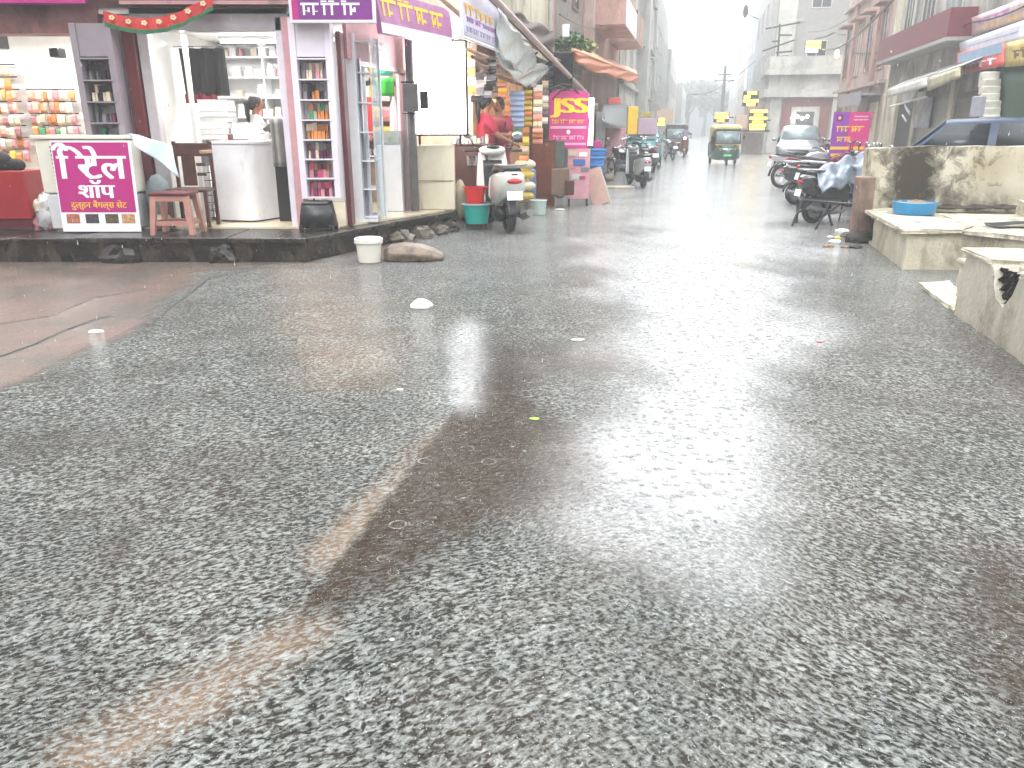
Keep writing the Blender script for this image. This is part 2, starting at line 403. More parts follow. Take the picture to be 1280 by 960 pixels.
fl2 = noise(1, 3, .55, wp, .5, (42, 74, 20), R(28)); fr2 = noise(1, 3, .6, wp, .5, (42, 72, 20), R(-48))
mf2 = nd('ShaderNodeMix', data_type='FLOAT'); L.new(side, mf2.inputs[0]); L.new(fl2, mf2.inputs[2]); L.new(fr2, mf2.inputs[3]); crest = mf2.outputs[0]
crest_glint = rng(crest, .42, .64)  # bright ripple facets, painted as pale colour on the crests
crest_glint = mathn('MULTIPLY', crest_glint, rng(a_slab, 0, 1, 1, .12)); crest_glint = mathn('MULTIPLY', crest_glint, rng(a_mud, 0, .9, 1, .22)); crest_glint = mathn('MULTIPLY', crest_glint, rng(noise(1.6, 5, .6), .3, .65, .55, 1))
c = mixc(crest_glint, c, (.40,.415,.395)); c = mixc(mathn('MULTIPLY', a_calm_sheen, .5), c, (.37,.37,.375))  # painted reflections: ripple crests, then the pale sky band
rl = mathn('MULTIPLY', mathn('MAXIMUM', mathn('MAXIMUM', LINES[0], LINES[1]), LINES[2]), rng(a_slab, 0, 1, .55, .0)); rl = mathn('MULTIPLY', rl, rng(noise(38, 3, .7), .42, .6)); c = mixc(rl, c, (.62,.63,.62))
spark = mathn('MULTIPLY', rng(noise(130, 2, .6), .66, .72), rng(a_slab, 0, 1, .9, .1)); c = mixc(spark, c, (.8,.8,.8))  # sparkles of light painted as white specks
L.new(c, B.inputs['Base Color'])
peb = noise(95, 2, .5)
keep = rng(a_calm_sheen, .3, 1, 1, .1)
h = mathn('ADD', mathn('MULTIPLY', flow, .8), mathn('MULTIPLY', crest, .3))
h = mathn('ADD', h, mathn('MULTIPLY', peb, .1)); h = mathn('MULTIPLY', h, keep)
h = mathn('ADD', h, mathn('MULTIPLY', mathn('ADD', r1, r2), .045))
h = mathn('ADD', h, mathn('MULTIPLY', mathn('ADD', mathn('ADD', k1, k2), k3), .2))
h = mathn('MULTIPLY', h, rng(a_slab, 0, 1, 1, .12))
bp = nd('ShaderNodeBump'); bp.inputs['Strength'].default_value = 1; bp.inputs['Distance'].default_value = .08
L.new(h, bp.inputs['Height']); L.new(bp.outputs[0], B.inputs['Normal'])
B.inputs['Roughness'].default_value = .1; B.inputs['IOR'].default_value = 1.36; B.inputs['Specular IOR Level'].default_value = .5
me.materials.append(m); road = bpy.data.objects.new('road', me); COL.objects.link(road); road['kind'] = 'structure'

# concrete gully edge at the mouth of the side lane
crk = MB(); pts = [PX(u, v, 1) for u, v in ((-60, 466), (0, 446), (45, 430), (85, 412), (125, 398), (150, 394))]
def ground(u, v):
    d = PX(u, v, 1); t_ = CAM_H/(CAM_H-d.z); return Vector((d.x*t_, d.y*t_, 0))
gp_ = [ground(u, v) for u, v in ((-60, 468), (0, 446), (45, 430), (85, 412), (125, 398), (152, 393))]
for i in range(5):
    a, b = gp_[i], gp_[i+1]; crk.tube([a+Vector((0,0,-.008)), b+Vector((0,0,-.008))], [.02, .016 if i < 4 else .006], 6)
for pts_, r_ in (([(0, 405), (60, 396), (120, 372), (185, 362)], .012), ([(205, 392), (260, 350), (330, 335)], .01)):
    q_ = [ground(u, v)+Vector((0,0,-.006)) for u, v in pts_]
    for i in range(len(q_)-1): crk.tube([q_[i], q_[i+1]], r_, 5)
struct('slab_joint', crk, mat('wet_joint', (.02,.015,.012), .3))
# splash crowns and thrown droplets
rg = random.Random(5); sp = MB()
for i in range(520):
    v = 330+620*rg.random()**.8; u = rg.uniform(-40, 1320); g = ground(u, v)
    if g.y < 1: continue
    if v < 345 and u < 500: continue
    r_ = rg.uniform(.004, .009)*(1+.05*g.y); hh = r_*rg.uniform(.3, .8)
    if rg.random() < .3:
        sp.lathe((g.x, g.y, 0), [(r_*.85, 0), (r_*1.1, hh), (r_*1.02, hh*1.02), (r_*.7, 0)], 9)
    for k in range(rg.choice((1, 1, 2, 3))):
        a = rg.random()*6.28; q = r_*rg.uniform(.5, 3); rr = rg.uniform(.0007, .0019)
        sp.ball((g.x+q*math.cos(a), g.y+q*math.sin(a), rg.uniform(.003, .035)), rr*(1+.05*g.y), 5)
sm = mat('splash_water', (.8,.82,.84), .08, .0, trans=.8)
lone('rain_splash', sp, sm, 'raindrop splashes and thrown droplets over the flooded road', 'rain splash', kind='stuff')
# small litter on the water
def litter(u, v, s, m, label, flat=.3, group=None):
    g = ground(u, v); mb = MB(); rg2 = random.Random(int(u*7+v)); n = 9; ring = []
    mb.ball((g.x, g.y, 0), (s, s*.62, s*flat), 10)
    mb.v = [(x+rg2.uniform(-1,1)*s*.12, y+rg2.uniform(-1,1)*s*.1, max(z, -.002)+.004) for x, y, z in mb.v]
    return lone('litter', mb, m, label, 'litter', loc=(g.x, g.y, 0))
lw = mat('wet_white_paper', (.75,.75,.72), .4, .1)
litter(527, 384, .1, lw, 'white half-dome scrap of packaging lying on the flooded road below the stone slab', .75)
litter(120, 415, .06, lw, 'crumpled white scrap beside the joint in the brown concrete at left', .25)
litter(500, 488, .02, lw, 'tiny white scrap on the road left of the bright reflection', .5)
litter(490, 801, .008, lw, 'small white fleck on the rippled water in the lower middle of the road', .8)
litter(700, 262, .1, lw, 'pale scrap on the road in front of the brown wooden panel', .2)
litter(722, 425, .05, lw, 'flat pale scrap floating by the brown mud patch', .12)
litter(668, 524, .03, mat('leaf_green', (.3,.4,.04), .4), 'yellow-green leaf floating in the middle of the road', .15)
litter(1025, 428, .025, mat('red_scrap', (.4,.03,.03), .5), 'small dark red scrap in the water near the right wall', .2)
# ================================================================== LEFT: corner bangle shop on its plinth
FZ = .30
pl = thing('plinth', 'dark wet stone plinth with chipped edge carrying the corner shops', 'plinth', (-5, 10, 0))
poly = [(-14, 9.0), (-2.36, 9.0), (-1.55, 10.7), (-.84, 12.0), (-1.3, 12.45), (-14, 12.45)]
part('wall', MB().prism([(-14, 9.06), (-2.42, 9.06), (-1.62, 10.72), (-.92, 11.98), (-1.3, 12.4), (-14, 12.4)], -.05, .25), WETDARK, pl)
rg = random.Random(2)
x = -12.0
while x < -2.4:                                  # edge slabs along the front
    w = rg.uniform(.55, .95); x2 = min(x+w, -2.38)
    part('slab', MB().box(x, x2-.012, 8.99+rg.uniform(0,.03), 9.9, .225+rg.uniform(-.008,.008), .285+rg.uniform(-.006,.006)), WETDARK, pl, bevel=.01)
    x = x2
def alongedge(t):
    P_ = [(-2.36, 9.0), (-1.55, 10.7), (-.84, 12.0)]
    return P_
for (a, b) in (((-2.36, 9.02), (-1.96, 9.86)), ((-1.95, 9.88), (-1.56, 10.7)), ((-1.55, 10.72), (-1.2, 11.35)), ((-1.19, 11.37), (-.84, 12.0))):
    part('slab', MB().prism([a, b, (b[0]-.8, b[1]+.2), (a[0]-.6, a[1]+.9 if a[1] < 9.1 else a[1]+.3)], .23, .288+rg.uniform(-.003, .003)), WETDARK, pl, bevel=.008)
for i, (xx, yy, s) in enumerate(((-1.28, 11.1, .2), (-1.08, 11.5, .17), (-.92, 11.85, .16), (-1.5, 10.6, .2), (-4.6, 9.05, .3), (-6.6, 9.05, .28), (-3.4, 9.05, .22))):
    b = MB().ball((xx, yy, .06), (s*.8, s*.4 if i > 3 else s*.5, .15 if i > 3 else .11), 12)
    b.v = [(p[0]+rg.uniform(-.03,.03), p[1]+rg.uniform(-.03,.03), p[2]+rg.uniform(-.025,.025)) for p in b.v]
    part('stone', b, mat('grimy_stone', (.2,.18,.15), .4, .4, 6, bump=.7, bscale=20, dirt=(.05,.04,.03), damt=.5) if i < 4 else WETDARK, pl, smooth=0)
fl = MB().prism([(-12, 9.92), (-2.3, 9.86), (-1.82, 10.62), (-1.02, 11.98), (-1.3, 12.5), (-1.3, 13.6), (-12, 13.6)], .27, .31)
struct('shop_floor', fl, TILE)

shop = thing('shop_building', 'two-storey corner shop building with maroon pillars, pink panels and open lit fronts', 'building', (-5, 11, 0))
PLAST = mat('shop_white_wall', (.8,.8,.78), .5, .05)
DARKW = mat('old_brown_plaster', (.2,.12,.1), .6, .3, 3, dirt=(.05,.03,.03), damt=.4)
part('back_wall', MB().box(-12, -1.3, 13.5, 13.65, .3, 2.9), PLAST, shop)
part('partition', MB().box(-4.86, -4.72, 10.15, 13.5, .3, 2.8), PLAST, shop)
part('side_wall', MB().box(-1.72, -1.55, 12.25, 13.5, .31, 2.8), PLAST, shop)
part('ceiling', MB().prism([(-12, 10.0), (-2.1, 10.0), (-1.55, 12.2), (-1.3, 13.65), (-12, 13.65)], 2.78, 2.9), PLAST, shop)
# lintels and upper storey
part('lintel', MB().box(-12, -4.88, 9.95, 10.25, 2.56, 3.0), mat('faded_pink_beam', (.3,.15,.15), .5, .25, 4, dirt=(.06,.03,.03), damt=.4), shop)
part('lintel', MB().box(-4.52, -2.66, 10.0, 10.2, 2.60, 2.84), mat('grey_roller_box', (.42,.4,.42), .4, .1), shop)
part('lintel', MB().box(-4.88, -2.1, 9.96, 10.3, 2.842, 3.3), DARKW, shop)
part('upper_wall', MB().prism([(-12, 10.1), (-2.2, 10.1), (-1.6, 12.1), (-2.0, 16), (-12, 16)], 3.05, 6.4), DARKW, shop)
part('ledge', MB().prism([(-12, 9.5), (-2.0, 9.5), (-1.2, 12.1), (-1.7, 12.3), (-12, 12)], 3.32, 3.42), mat('maroon_ledge', (.25,.06,.08), .4, .2), shop)
def pillar(x0, x1, y0, y1, m, z1=2.75, lab=None): return part('pillar', MB().box(x0, x1, y0, y1, .3, z1), m, shop, bevel=.012, label=lab)
pillar(-4.66, -4.5, 10.0, 10.2, MAROON)
pillar(-4.49, -4.36, 10.04, 10.2, mat('grey_channel', (.5,.47,.48), .35, .1))
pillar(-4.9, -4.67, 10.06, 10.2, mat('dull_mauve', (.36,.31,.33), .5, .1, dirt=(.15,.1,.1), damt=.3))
pillar(-2.73, -2.62, 9.96, 10.16, PINK)
pillar(-2.82, -2.735, 10.0, 10.14, LILAC)
pillar(-2.12, -2.06, 10.06, 10.3, MAROON, 2.6)
pillar(-1.66, -1.58, 12.06, 12.2, PINK, 2.55)
# pink panel over the side doorway, cut to the slope of the awning
fdir = Vector((-1.56, 12.1, 0)) - Vector((-2.05, 10.3, 0)); L_ = fdir.length; ang = math.atan2(fdir.y, fdir.x)
SF = Matrix.Translation((-2.03, 10.3, 0)) @ Matrix.Rotation(ang, 4, 'Z')       # local x runs along the side facade, -y faces the street
part('fascia_panel', MB(SF).yprism([(0, 2.32), (L_, 2.22), (L_, 2.95), (0, 2.95)], .0, .05), PINK, shop)
for k in range(3): part('vent_slot', MB(SF).box(.9, 1.06, -.012, .0, 2.42+.07*k, 2.45+.07*k), BLACK, shop)
part('door_frame', MB(SF).box(.28, .32, -.02, .04, .31, 2.34).box(L_-.12, L_-.06, -.02, .04, .31, 2.3).box(.32, L_-.12, -.02, .03, 2.25, 2.31), mat('door_aluminium', (.5,.42,.45), .3, .1, metal=.5), shop)
# tall white display cabinet standing open beside the side door
cb = thing('display_cabinet', 'tall white narrow display cabinet with glass shelves beside the side door', 'cabinet', (-2.08, 10.5, FZ))
part('side_panel', MB().box(-2.21, -1.97, 10.42, 10.46, .31, 2.62), WHITE, cb, bevel=.004)
for i in range(7): part('shelf', MB().box(-1.965, -1.8, 10.47, 11.1, .36+.36*i, .375+.36*i), WHITE, cb)
part('glass_pane', MB().box(-1.796, -1.79, 10.47, 11.1, .32, 2.6), mat('cabinet_glass', (.5,.6,.66), .05, .05, alpha=.45), cb)
part('back_panel', MB().box(-1.99, -1.968, 10.47, 11.1, .31, 2.62), mat('cabinet_back', (.45,.55,.62), .3, .08), cb)
part('frame', MB().box(-1.8, -1.77, 11.1, 11.14, .31, 2.62).box(-1.97, -1.79, 10.44, 10.47, .31, .35), WHITE, cb)

# pillar racks with small cosmetic boxes
SMALL = [mat('goods_%s' % k, c, .4, .15, rnd=.4) for k, c in dict(pink=(.65,.12,.25), rose=(.6,.3,.32), plum=(.2,.05,.12), amber=(.7,.33,.12), cream=(.7,.62,.5), grey=(.25,.25,.27), green=(.1,.35,.2), white=(.75,.74,.74), black=(.03,.03,.035), blue=(.1,.25,.6), yellow=(.75,.6,.1), salmon=(.8,.42,.35)).items()]
box_meshes = {}; CN = 'pink|dusky rose|plum|amber|cream|grey|green|white|black|blue|yellow|salmon'.split('|')
def goods_mesh(kind, mi):
    k = (kind, mi)
    if k not in box_meshes:
        mb = MB()
        if kind == 'jar': mb.lathe((0,0,0), [(0,0), (.5,0), (.5,.62), (.38,.7), (.38,.72), (.42,.72), (.42,1), (0,1)], 10)
        elif kind == 'packet': mb.loft([[(-.5,-.1,0),(.5,-.1,0),(.5,.1,0),(-.5,.1,0)], [(-.46,-.5,.3),(.46,-.5,.3),(.46,.4,.3),(-.46,.4,.3)], [(-.46,-.4,.75),(.46,-.4,.75),(.46,.3,.75),(-.46,.3,.75)], [(-.5,-.05,1),(.5,-.05,1),(.5,.05,1),(-.5,.05,1)]])
        else: mb.box(-.5,.5,-.5,.5,0,.93).box(-.52,.52,-.52,.52,.93,1.0)
        box_meshes[k] = mesh_of(kind, mb, SMALL[mi])
    return box_meshes[k]
def goods(kind, mi, x, y, z, w, d, h, label, group, rz=0, name=None):
    o = bpy.data.objects.new(name or kind, goods_mesh(kind, mi)); COL.objects.link(o)
    o.location = (x, y, z); o.scale = (w, d, h); o.rotation_euler = (0, 0, rz)
    o['label'] = label; o['category'] = {'jar': 'jar', 'packet': 'packet', 'box': 'box'}[kind]; o['group'] = group; return o
def rack(x0, x1, y, z0, z1, m, label, n, palette, gl, gg, seed, top=.18, name='display_rack', dep=.16, skip=0):
    t = thing(name, label, 'rack', ((x0+x1)/2, y, z0)); rr = random.Random(seed)
    part('back_panel', MB().box(x0, x1, y+.02, y+.035, z0, z1), m, t)
    for xa, xb in ((x0, x0+.075), (x1-.075 if x1-x0 > .35 else x1-.05, x1)): part('side_panel', MB().box(xa, xb, y-dep, y+.02, z0, z1), m, t, bevel=.004)
    part('header', MB().box(x0+.076, x1-.076, y-dep+.02, y+.018, z1-top, z1-.003), m, t)
    zs = [z0+.02+(z1-top-z0-.04)*i/n for i in range(n+1)]
    for z in zs: part('shelf', MB().box(x0+.076, x1-.051, y-dep-.01, y+.018, z-.012, z+.004), m, t)
    sh = (z1-top-z0-.04)/n
    for r, z in enumerate(zs[:-1]):
        pal = palette[(n-1-r) % len(palette)]; x = x0+.1; k_ = 0
        while x < x1-.15:
            w = rr.uniform(.035, .055); h = sh*rr.uniform(.38, .46); ci_ = int(round((x-x0-.1)/.045)); ci_ = k_; k_ += 1
            if rr.random() > .06+skip:
                for kd, mi, zz, hh_, rw in (('box' if rr.random() > .4 else 'jar', rr.choice(pal), z+.005, h, 'front'), ('box', rr.choice(pal), z+.008+h, h*.85, 'upper')):
                    goods(kd, mi, x+w/2, y-.06 if rw == 'front' else y-.03, zz, w*.93, .06, hh_, '%s %s, %s in the %s row, %s shelf down, %s' % (CN[mi], kd, ORD[ci_], rw, ORD[n-1-r], gl), gg)
            x += w
    return t
rack(-2.62, -2.13, 10.0, .66, 2.72, LILAC, 'lilac display rack of small cosmetic boxes on the pillar between shop front and side door', 7,
     [(5,4,1), (8,3,5), (6,4,5,3), (3,3,4), (2,5,4), (3,1,2,0), (0,2,1,0)], 'lit lilac pillar rack', 'goods on the lilac pillar rack', 4, top=.42)
rack(-5.16, -4.68, 9.96, 1.3, 2.66, mat('dull_mauve_rack', (.34,.3,.33), .45, .08), 'dull mauve display rack with dark goods on the pillar between the two shop fronts', 4,  # rack in one even, duller mauve
     [(5,8,8), (8,5,4), (5,5,2), (5,6,8)], 'dull mauve pillar rack', 'goods on the mauve pillar rack', 9, top=.36, skip=.1)

# ------------------------------------------------ sign boards above the fronts
def signboard(name, label, M, w, h, base, lines, frame=None, cat='sign', tilt=0, group=None, depth=.07):
    """lines: (kind, text or seed, x0, x1, z0, z1, material, words)"""
    loc = M.translation; T = thing(name, label, cat, tuple(loc), M.to_euler().z, group)
    k = Matrix.Rotation(tilt, 4, 'X'); _t = _root[T.name]
    part('panel', MB(_t @ k).box(-w/2, w/2, 0, depth, 0, h), base, T, bevel=.004)
    if frame: part('frame', MB(_t @ k).box(-w/2-.03, w/2+.03, -.015, depth, -.03, -.001).box(-w/2-.03, w/2+.03, -.015, depth, h+.001, h+.03).box(-w/2-.03, -w/2-.001, -.015, depth, 0, h).box(w/2+.001, w/2+.03, -.015, depth, 0, h), frame, T)
    for kd, s, x0, x1, z0, z1, mm, wd in lines:
        if kd == 'text': part('lettering', text_mb(s, x0, x1, z0, z1, -.004, .02, _t @ k), mm, T, smooth=0)
        elif kd == 'script': part('lettering', script_mb(x0, x1, z0, z1, -.003, s, wd, _t @ k), mm, T, smooth=0)
        elif kd == 'band': part('printed_band', MB(_t @ k).box(x0, x1, -.003, -.001, z0, z1), mm, T)
    return T
def TM(x, y, z, rz=0): return Matrix.Translation((x, y, z)) @ Matrix.Rotation(rz, 4, 'Z')
LETY = mat('faded_yellow_letters', (.75,.5,.1), .5, .15)
signboard('shop_sign', 'dark purple sign board with yellow lettering over the left shop front', TM(-6.6, 9.72, 2.86, R(2)), 3.4, .62, PURPLE,
    [('band', 0, -1.7, 1.7, .0, .05, MAGENTA, 0), ('band', 0, -.55, -.42, .05, .6, MAGENTA, 0), ('script', 3, -1.6, -.6, .2, .42, LETY, 3), ('script', 5, -.35, 1.6, .2, .42, LETY, 5), ('script', 8, -.3, 1.5, .09, .16, LILAC, 8)], tilt=R(-8))
signboard('shop_sign', 'maroon fascia board over the central shop front', TM(-3.55, 9.85, 2.86), 2.0, .5, MAROON, [('band', 0, -1, 1, .0, .04, PINK, 0)], tilt=R(-6))
signboard('shop_sign', 'purple sign with white Hindi line under a yellow line above the pillar rack', TM(-2.06, 9.72, 2.68), .92, .52, PURPLE,
    [('band', 0, -.46, -.39, 0, .5, MAGENTA, 0), ('script', 23, -.36, .34, .05, .2, WHITEP, 3), ('script', 21, -.3, .3, .3, .48, YELLOWP, 3)], frame=LILAC)
signboard('shop_sign', 'faded purple and yellow sign board running along the side of the corner shop', TM(-1.2, 11.1, 2.6, ang-R(8)), 1.9, .5, mat('mauve_print', (.42,.2,.36), .45, .2),
    [('script', 31, -.9, .75, .2, .44, YELLOWP, 4), ('band', 0, -.95, .95, 0, .12, LILAC, 0)], tilt=R(-8))

# scalloped red and green cloth valance hung across the corner pillar
val = thing('valance', 'red cloth valance with green border and pale motifs sagging under the shop fascia', 'valance', (-4.1, 9.8, 2.8))
def vf(dz0, dz1, yy):
    def f(a, b):
        x = -4.72+1.28*a; sag = .17*math.sin(math.pi*(a*.92+.02))*(1-.25*a)
        zt = 2.80+.02*a - sag*.9+.16*a*a
        return (x, yy+.02*math.sin(a*38), zt-dz0-(dz1-dz0)*b)
    return f
part('cloth', MB().grid(vf(0, .12, 9.78), 60, 3), mat('red_cloth', (.6,.06,.06), .7, .15), val)
part('border', MB().grid(vf(.121, .165, 9.775), 60, 1), mat('green_cloth', (.02,.2,.09), .7, .15), val)
for i in range(7):
    p = vf(.05, .1, 9.755)(.08+.14*i, 0)
    mo = MB()
    for q in range(5):
        a = q*1.2566; mo.ball((p[0]+.022*math.cos(a), p[1], p[2]+.018*math.sin(a)), (.016, .004, .012), 6)
    part('motif', mo, mat('pale_gold_motif', (.75,.62,.42), .6, .1), val)

# ------------------------------------------------ interior of the central shop
def tube_light(x0, x1, y, z, label, power=30):
    t = thing('tube_light', label, 'lamp', ((x0+x1)/2, y, z))
    part('batten', MB().box(x0, x1, y-.03, y+.03, z+.03, z+.07), WHITE, t)
    part('lamp_tube', MB().tube([(x0+.03, y, z), (x1-.03, y, z)], .016, 8), LED, t)
    ld = bpy.data.lights.new('tube_glow', 'AREA'); ld.shape = 'RECTANGLE'; ld.size = (x1-x0); ld.size_y = .06; ld.energy = power; ld.color = (1,.99,.96)
    lo = bpy.data.objects.new('tube_glow', ld); COL.objects.link(lo); lo.parent = t; lo.location = (0, 0, -.03)
    return t
tube_light(-4.15, -2.95, 10.45, 2.66, 'long fluorescent tube under the lintel of the central shop', 15)
tube_light(-4.3, -3.1, 12.3, 2.7, 'rear fluorescent tube on the ceiling of the central shop', 15)
tube_light(-2.6, -1.9, 12.0, 2.7, 'short fluorescent tube inside the side doorway', 5)
tube_light(-8.6, -7.2, 11.0, 2.7, 'left tube lamp on the ceiling of the left packet shop', 15)
tube_light(-6.6, -5.4, 11.0, 2.7, 'right tube lamp on the ceiling of the left packet shop', 15)

ws = thing('wall_shelving', 'white back-wall shelving with pale boxes and jars in the central shop', 'shelving', (-3.4, 13.3, FZ))
for i in range(6): part('shelf', MB().box(-4.7, -1.8, 13.1, 13.48, 1.05+.3*i, 1.07+.3*i), WHITE, ws)
for x in (-4.7, -3.95, -3.2, -2.5, -1.85): part('divider', MB().box(x, x+.02, 13.12, 13.48, .35, 2.7), WHITE, ws)
rr = random.Random(8)
for i in range(6):
    x = -4.62; k_ = 0
    while x < -1.95:
        w = rr.uniform(.09, .2); h = rr.uniform(.1, .2)
        if rr.random() > .15:
            kd = rr.choice(('box', 'jar')); mi = rr.choice((7,7,7,4,4,1,6,10)); goods(kd, mi, x+w/2, 13.22, 1.072+.3*i, w*.9, .14, h, '%s %s, %s from left, %s back shelf up, central shop' % (CN[mi], kd, ORD[k_], ORD[i]), 'goods on the back shelves of the central shop'); k_ += 1
        x += w+.015
part_sign = lone('cloth_strip', MB().tube([(-3.55, 12.9, 2.22), (-3.2, 12.92, 2.17), (-2.85, 12.95, 2.2)], .035, 8), mat('dark_green_cloth', (.03,.12,.07), .7, .2), 'dark green rolled cloth hanging below the ceiling at the back of the shop', 'cloth')
# stack of flat white trays at left inside
sh = thing('glass_counter', 'glass-topped counter of folded goods inside the shop at left', 'counter', (-3.95, 11.4, FZ))
part('base', MB().box(-4.34, -3.55, 11.2, 11.8, .31, 1.18), mat('grey_counter', (.3,.3,.3), .4, .3, 12), sh)
part('top', MB().box(-4.36, -3.53, 11.18, 11.82, 1.182, 1.2), GLASSL, sh)
rr = random.Random(3)
for c in range(2):
    for i in range(9 if c == 0 else 5):
        goods('box', 7, -4.12+.44*c+rr.uniform(-.015,.015), 11.4, 1.202+.075*i, .4, .34, .068, 'flat white tray, %s from the bottom, %s stack on inside counter' % (ORD[i], ('left', 'right')[c]), 'stack of flat white trays', rr.uniform(-.05,.05), 'tray')
for i in range(12): goods('box', rr.choice((4,7,3,5,0)), -4.25+.052*i, 11.16, 1.21, .045, .05, .14, 'small box, %s from left along the inside counter edge' % ORD[i], 'small items in the inside counter')
# hanging dark clothes at the left of the opening
hd = thing('hanging_clothes', 'dark garments with a red band hanging at the left inside the central shop', 'clothes', (-4.2, 11.6, 2.0))
part('garment', MB().grid(lambda a, b: (-4.62+.62*a, 11.6+.05*math.sin(a*19+b), 2.55-.62*b), 24, 8), mat('black_cloth', (.012,.012,.014), .8, .2), hd, solid=.02)
part('band', MB().grid(lambda a, b: (-4.6+.45*a, 11.56+.04*math.sin(a*19), 1.95-.12*b), 20, 2), mat('dark_red_cloth', (.25,.01,.03), .7, .1), hd, solid=.01)
part('rail', MB().tube([(-4.7, 11.6, 2.57), (-3.3, 11.6, 2.57)], .012, 6), CHROME, hd)
lone('post', MB().box(-4.14, -4.09, 10.5, 10.55, .31, 2.6), mat('white_post', (.75,.73,.72), .4, .05), 'thin white upright post just inside the central shop front', 'post')
# bangle rolls piled beside the counter
for i in range(7):
    mb = MB(); 
    for k in range(5): mb.torus((-4.02, 10.75, .36+.098*i+.017*k), .135, .010, 24, 6, 'Z')
    t = thing('bangle_roll', 'silver bangle roll, %s from the floor in the pile beside the white counter' % ('first second third fourth fifth sixth seventh'.split()[i]), 'bangles', (-4.02, 10.75, .33+.098*i), 0, 'bangle rolls piled beside the white counter')
    part('bangles', mb, CHROME, t); part('core', MB().lathe((-4.02, 10.75, .34+.098*i), [(.0,0), (.118,0), (.118,.09), (0,.09)], 18), BLACK, t)
goods('box', 5, -4.02, 10.75, 1.06, .3, .26, .22, 'grey box on top of the pile of bangle rolls', 'single boxes in the shop')
lone('cabinet', MB().box(-3.83, -3.6, 10.5, 10.9, .31, 1.0), BLACK, 'narrow black cabinet between the bangle rolls and the white counter', 'cabinet', bevel=.01)
# white counter, turned with a rounded corner
ct = thing('shop_counter', 'plain white shop counter with rounded front corner in the middle of the shop', 'counter', (-3.55, 10.9, FZ))
def rc(d): 
    pts = [(-3.93-d, 10.52-d), (-3.5, 10.40-d)]
    pts += [(-3.5+.16*math.sin(a)+d*math.sin(a), 10.56-.16*math.cos(a)-d*math.cos(a)) for a in np.linspace(.1, 1.3, 7)]
    return pts+[(-3.12+d, 11.05), (-3.12+d, 11.5), (-3.9-d, 11.5)]
part('body', MB().prism(rc(0), .33, 1.3), WHITE, ct)
part('top', MB().prism(rc(.012), 1.302, 1.34), WHITE, ct, bevel=.004)
part('kick_board', MB().prism(rc(-.03), .31, .329), BLACK, ct)
lone('dark_screen', MB().box(-3.12, -2.84, 10.5, 10.62, .31, 1.32), BLACK, 'black panel at the right end of the white counter', 'panel', bevel=.01)
bl = MB().grid(lambda a, b: (-3.3+.5*a+.1*b-.05*math.sin(b*5), 10.9-.35*b+.05*math.sin(a*11+b*4), 1.47+.12*math.sin(a*3.1)-.2*max(0, a-.2)*b*3-.45*b*b*a), 26, 16)
lone('cloth_bundle', bl, mat('black_cloth', (.012,.012,.014), .8, .2), 'black cloth bundle slumped over the right end of the white counter', 'bundle', solid=.05)
lone('grey_coat', MB().grid(lambda a, b: (-3.1+.3*a, 10.42+.04*math.sin(a*14), 1.62-.6*b), 20, 8), mat('grey_cloth', (.3,.29,.28), .8, .2), 'grey garment hanging in front of the black bundle beside the pillar rack', 'garment', solid=.02)
lone('stapler', MB().box(-3.75, -3.5, 10.66, 10.74, 1.342, 1.36).box(-3.75, -3.71, 10.66, 10.7, 1.36, 1.42), mat('maroon_plastic', (.18,.04,.05), .4), 'small maroon desk item on the white counter', 'desk item')

# things by the side doorway
lone('low_counter', MB().box(-1.98, -1.63, 11.75, 12.1, .31, 1.26), WHITE, 'low white counter inside the side doorway', 'counter', bevel=.006)
tr = thing('glass_case', 'glass case of green and yellow trinkets on the low counter in the side doorway', 'case', (-1.8, 11.9, 1.27))
part('glass', MB().box(-2.0, -1.64, 11.75, 12.05, 1.265, 1.46), mat('cabinet_glass', (.5,.6,.66), .05, .05, alpha=.45), tr)
for i in range(12): part('trinket', MB().ball((-1.95+.055*(i % 6), 11.82+.1*(i//6), 1.31+.05*(i//6)), .025, 8), SMALL[(6, 10, 4)[i % 3]], tr)
for z, mm, lb in ((2.23, mat('mint_sheet', (.1,.6,.4), .5, .05), 'mint green sheet hanging above the darker green one in the side doorway'), (1.95, mat('green_sheet', (.04,.5,.05), .5, .05), 'bright green sheet hanging inside the side doorway')):
    lone('hanging_sheet', MB().grid(lambda a, b: (-2.02+.27*a, 12.2+.015*math.sin(a*9), z+.25*b-.0), 10, 4), mm, lb, 'sheet', solid=.006)
lone('red_banner', MB().box(-2.3, -2.16, 12.6, 12.62, 1.4, 1.95), mat('red_cloth', (.6,.06,.06), .7, .15), 'narrow red banner hanging behind the glass cabinet', 'banner')
lone('mannequin_hand', MB().tube([(-1.78, 12.3, 1.45), (-1.78, 12.3, 1.8), (-1.76, 12.3, 1.95)], [.07, .06, .03], 10), WHITE, 'pale display stand behind the trinket case in the side doorway', 'display stand')
rr = random.Random(12)
for i in range(4):
    for k in range(5):
        goods('packet', rr.choice((4, 7, 10, 1)), -2.3+.16*k, 12.9, 1.3+.3*i, .13, .05, .22, 'pale packet, %s from left, %s row up, wall behind side doorway' % (ORD[k], ORD[i]), 'packets on the wall behind the side doorway')

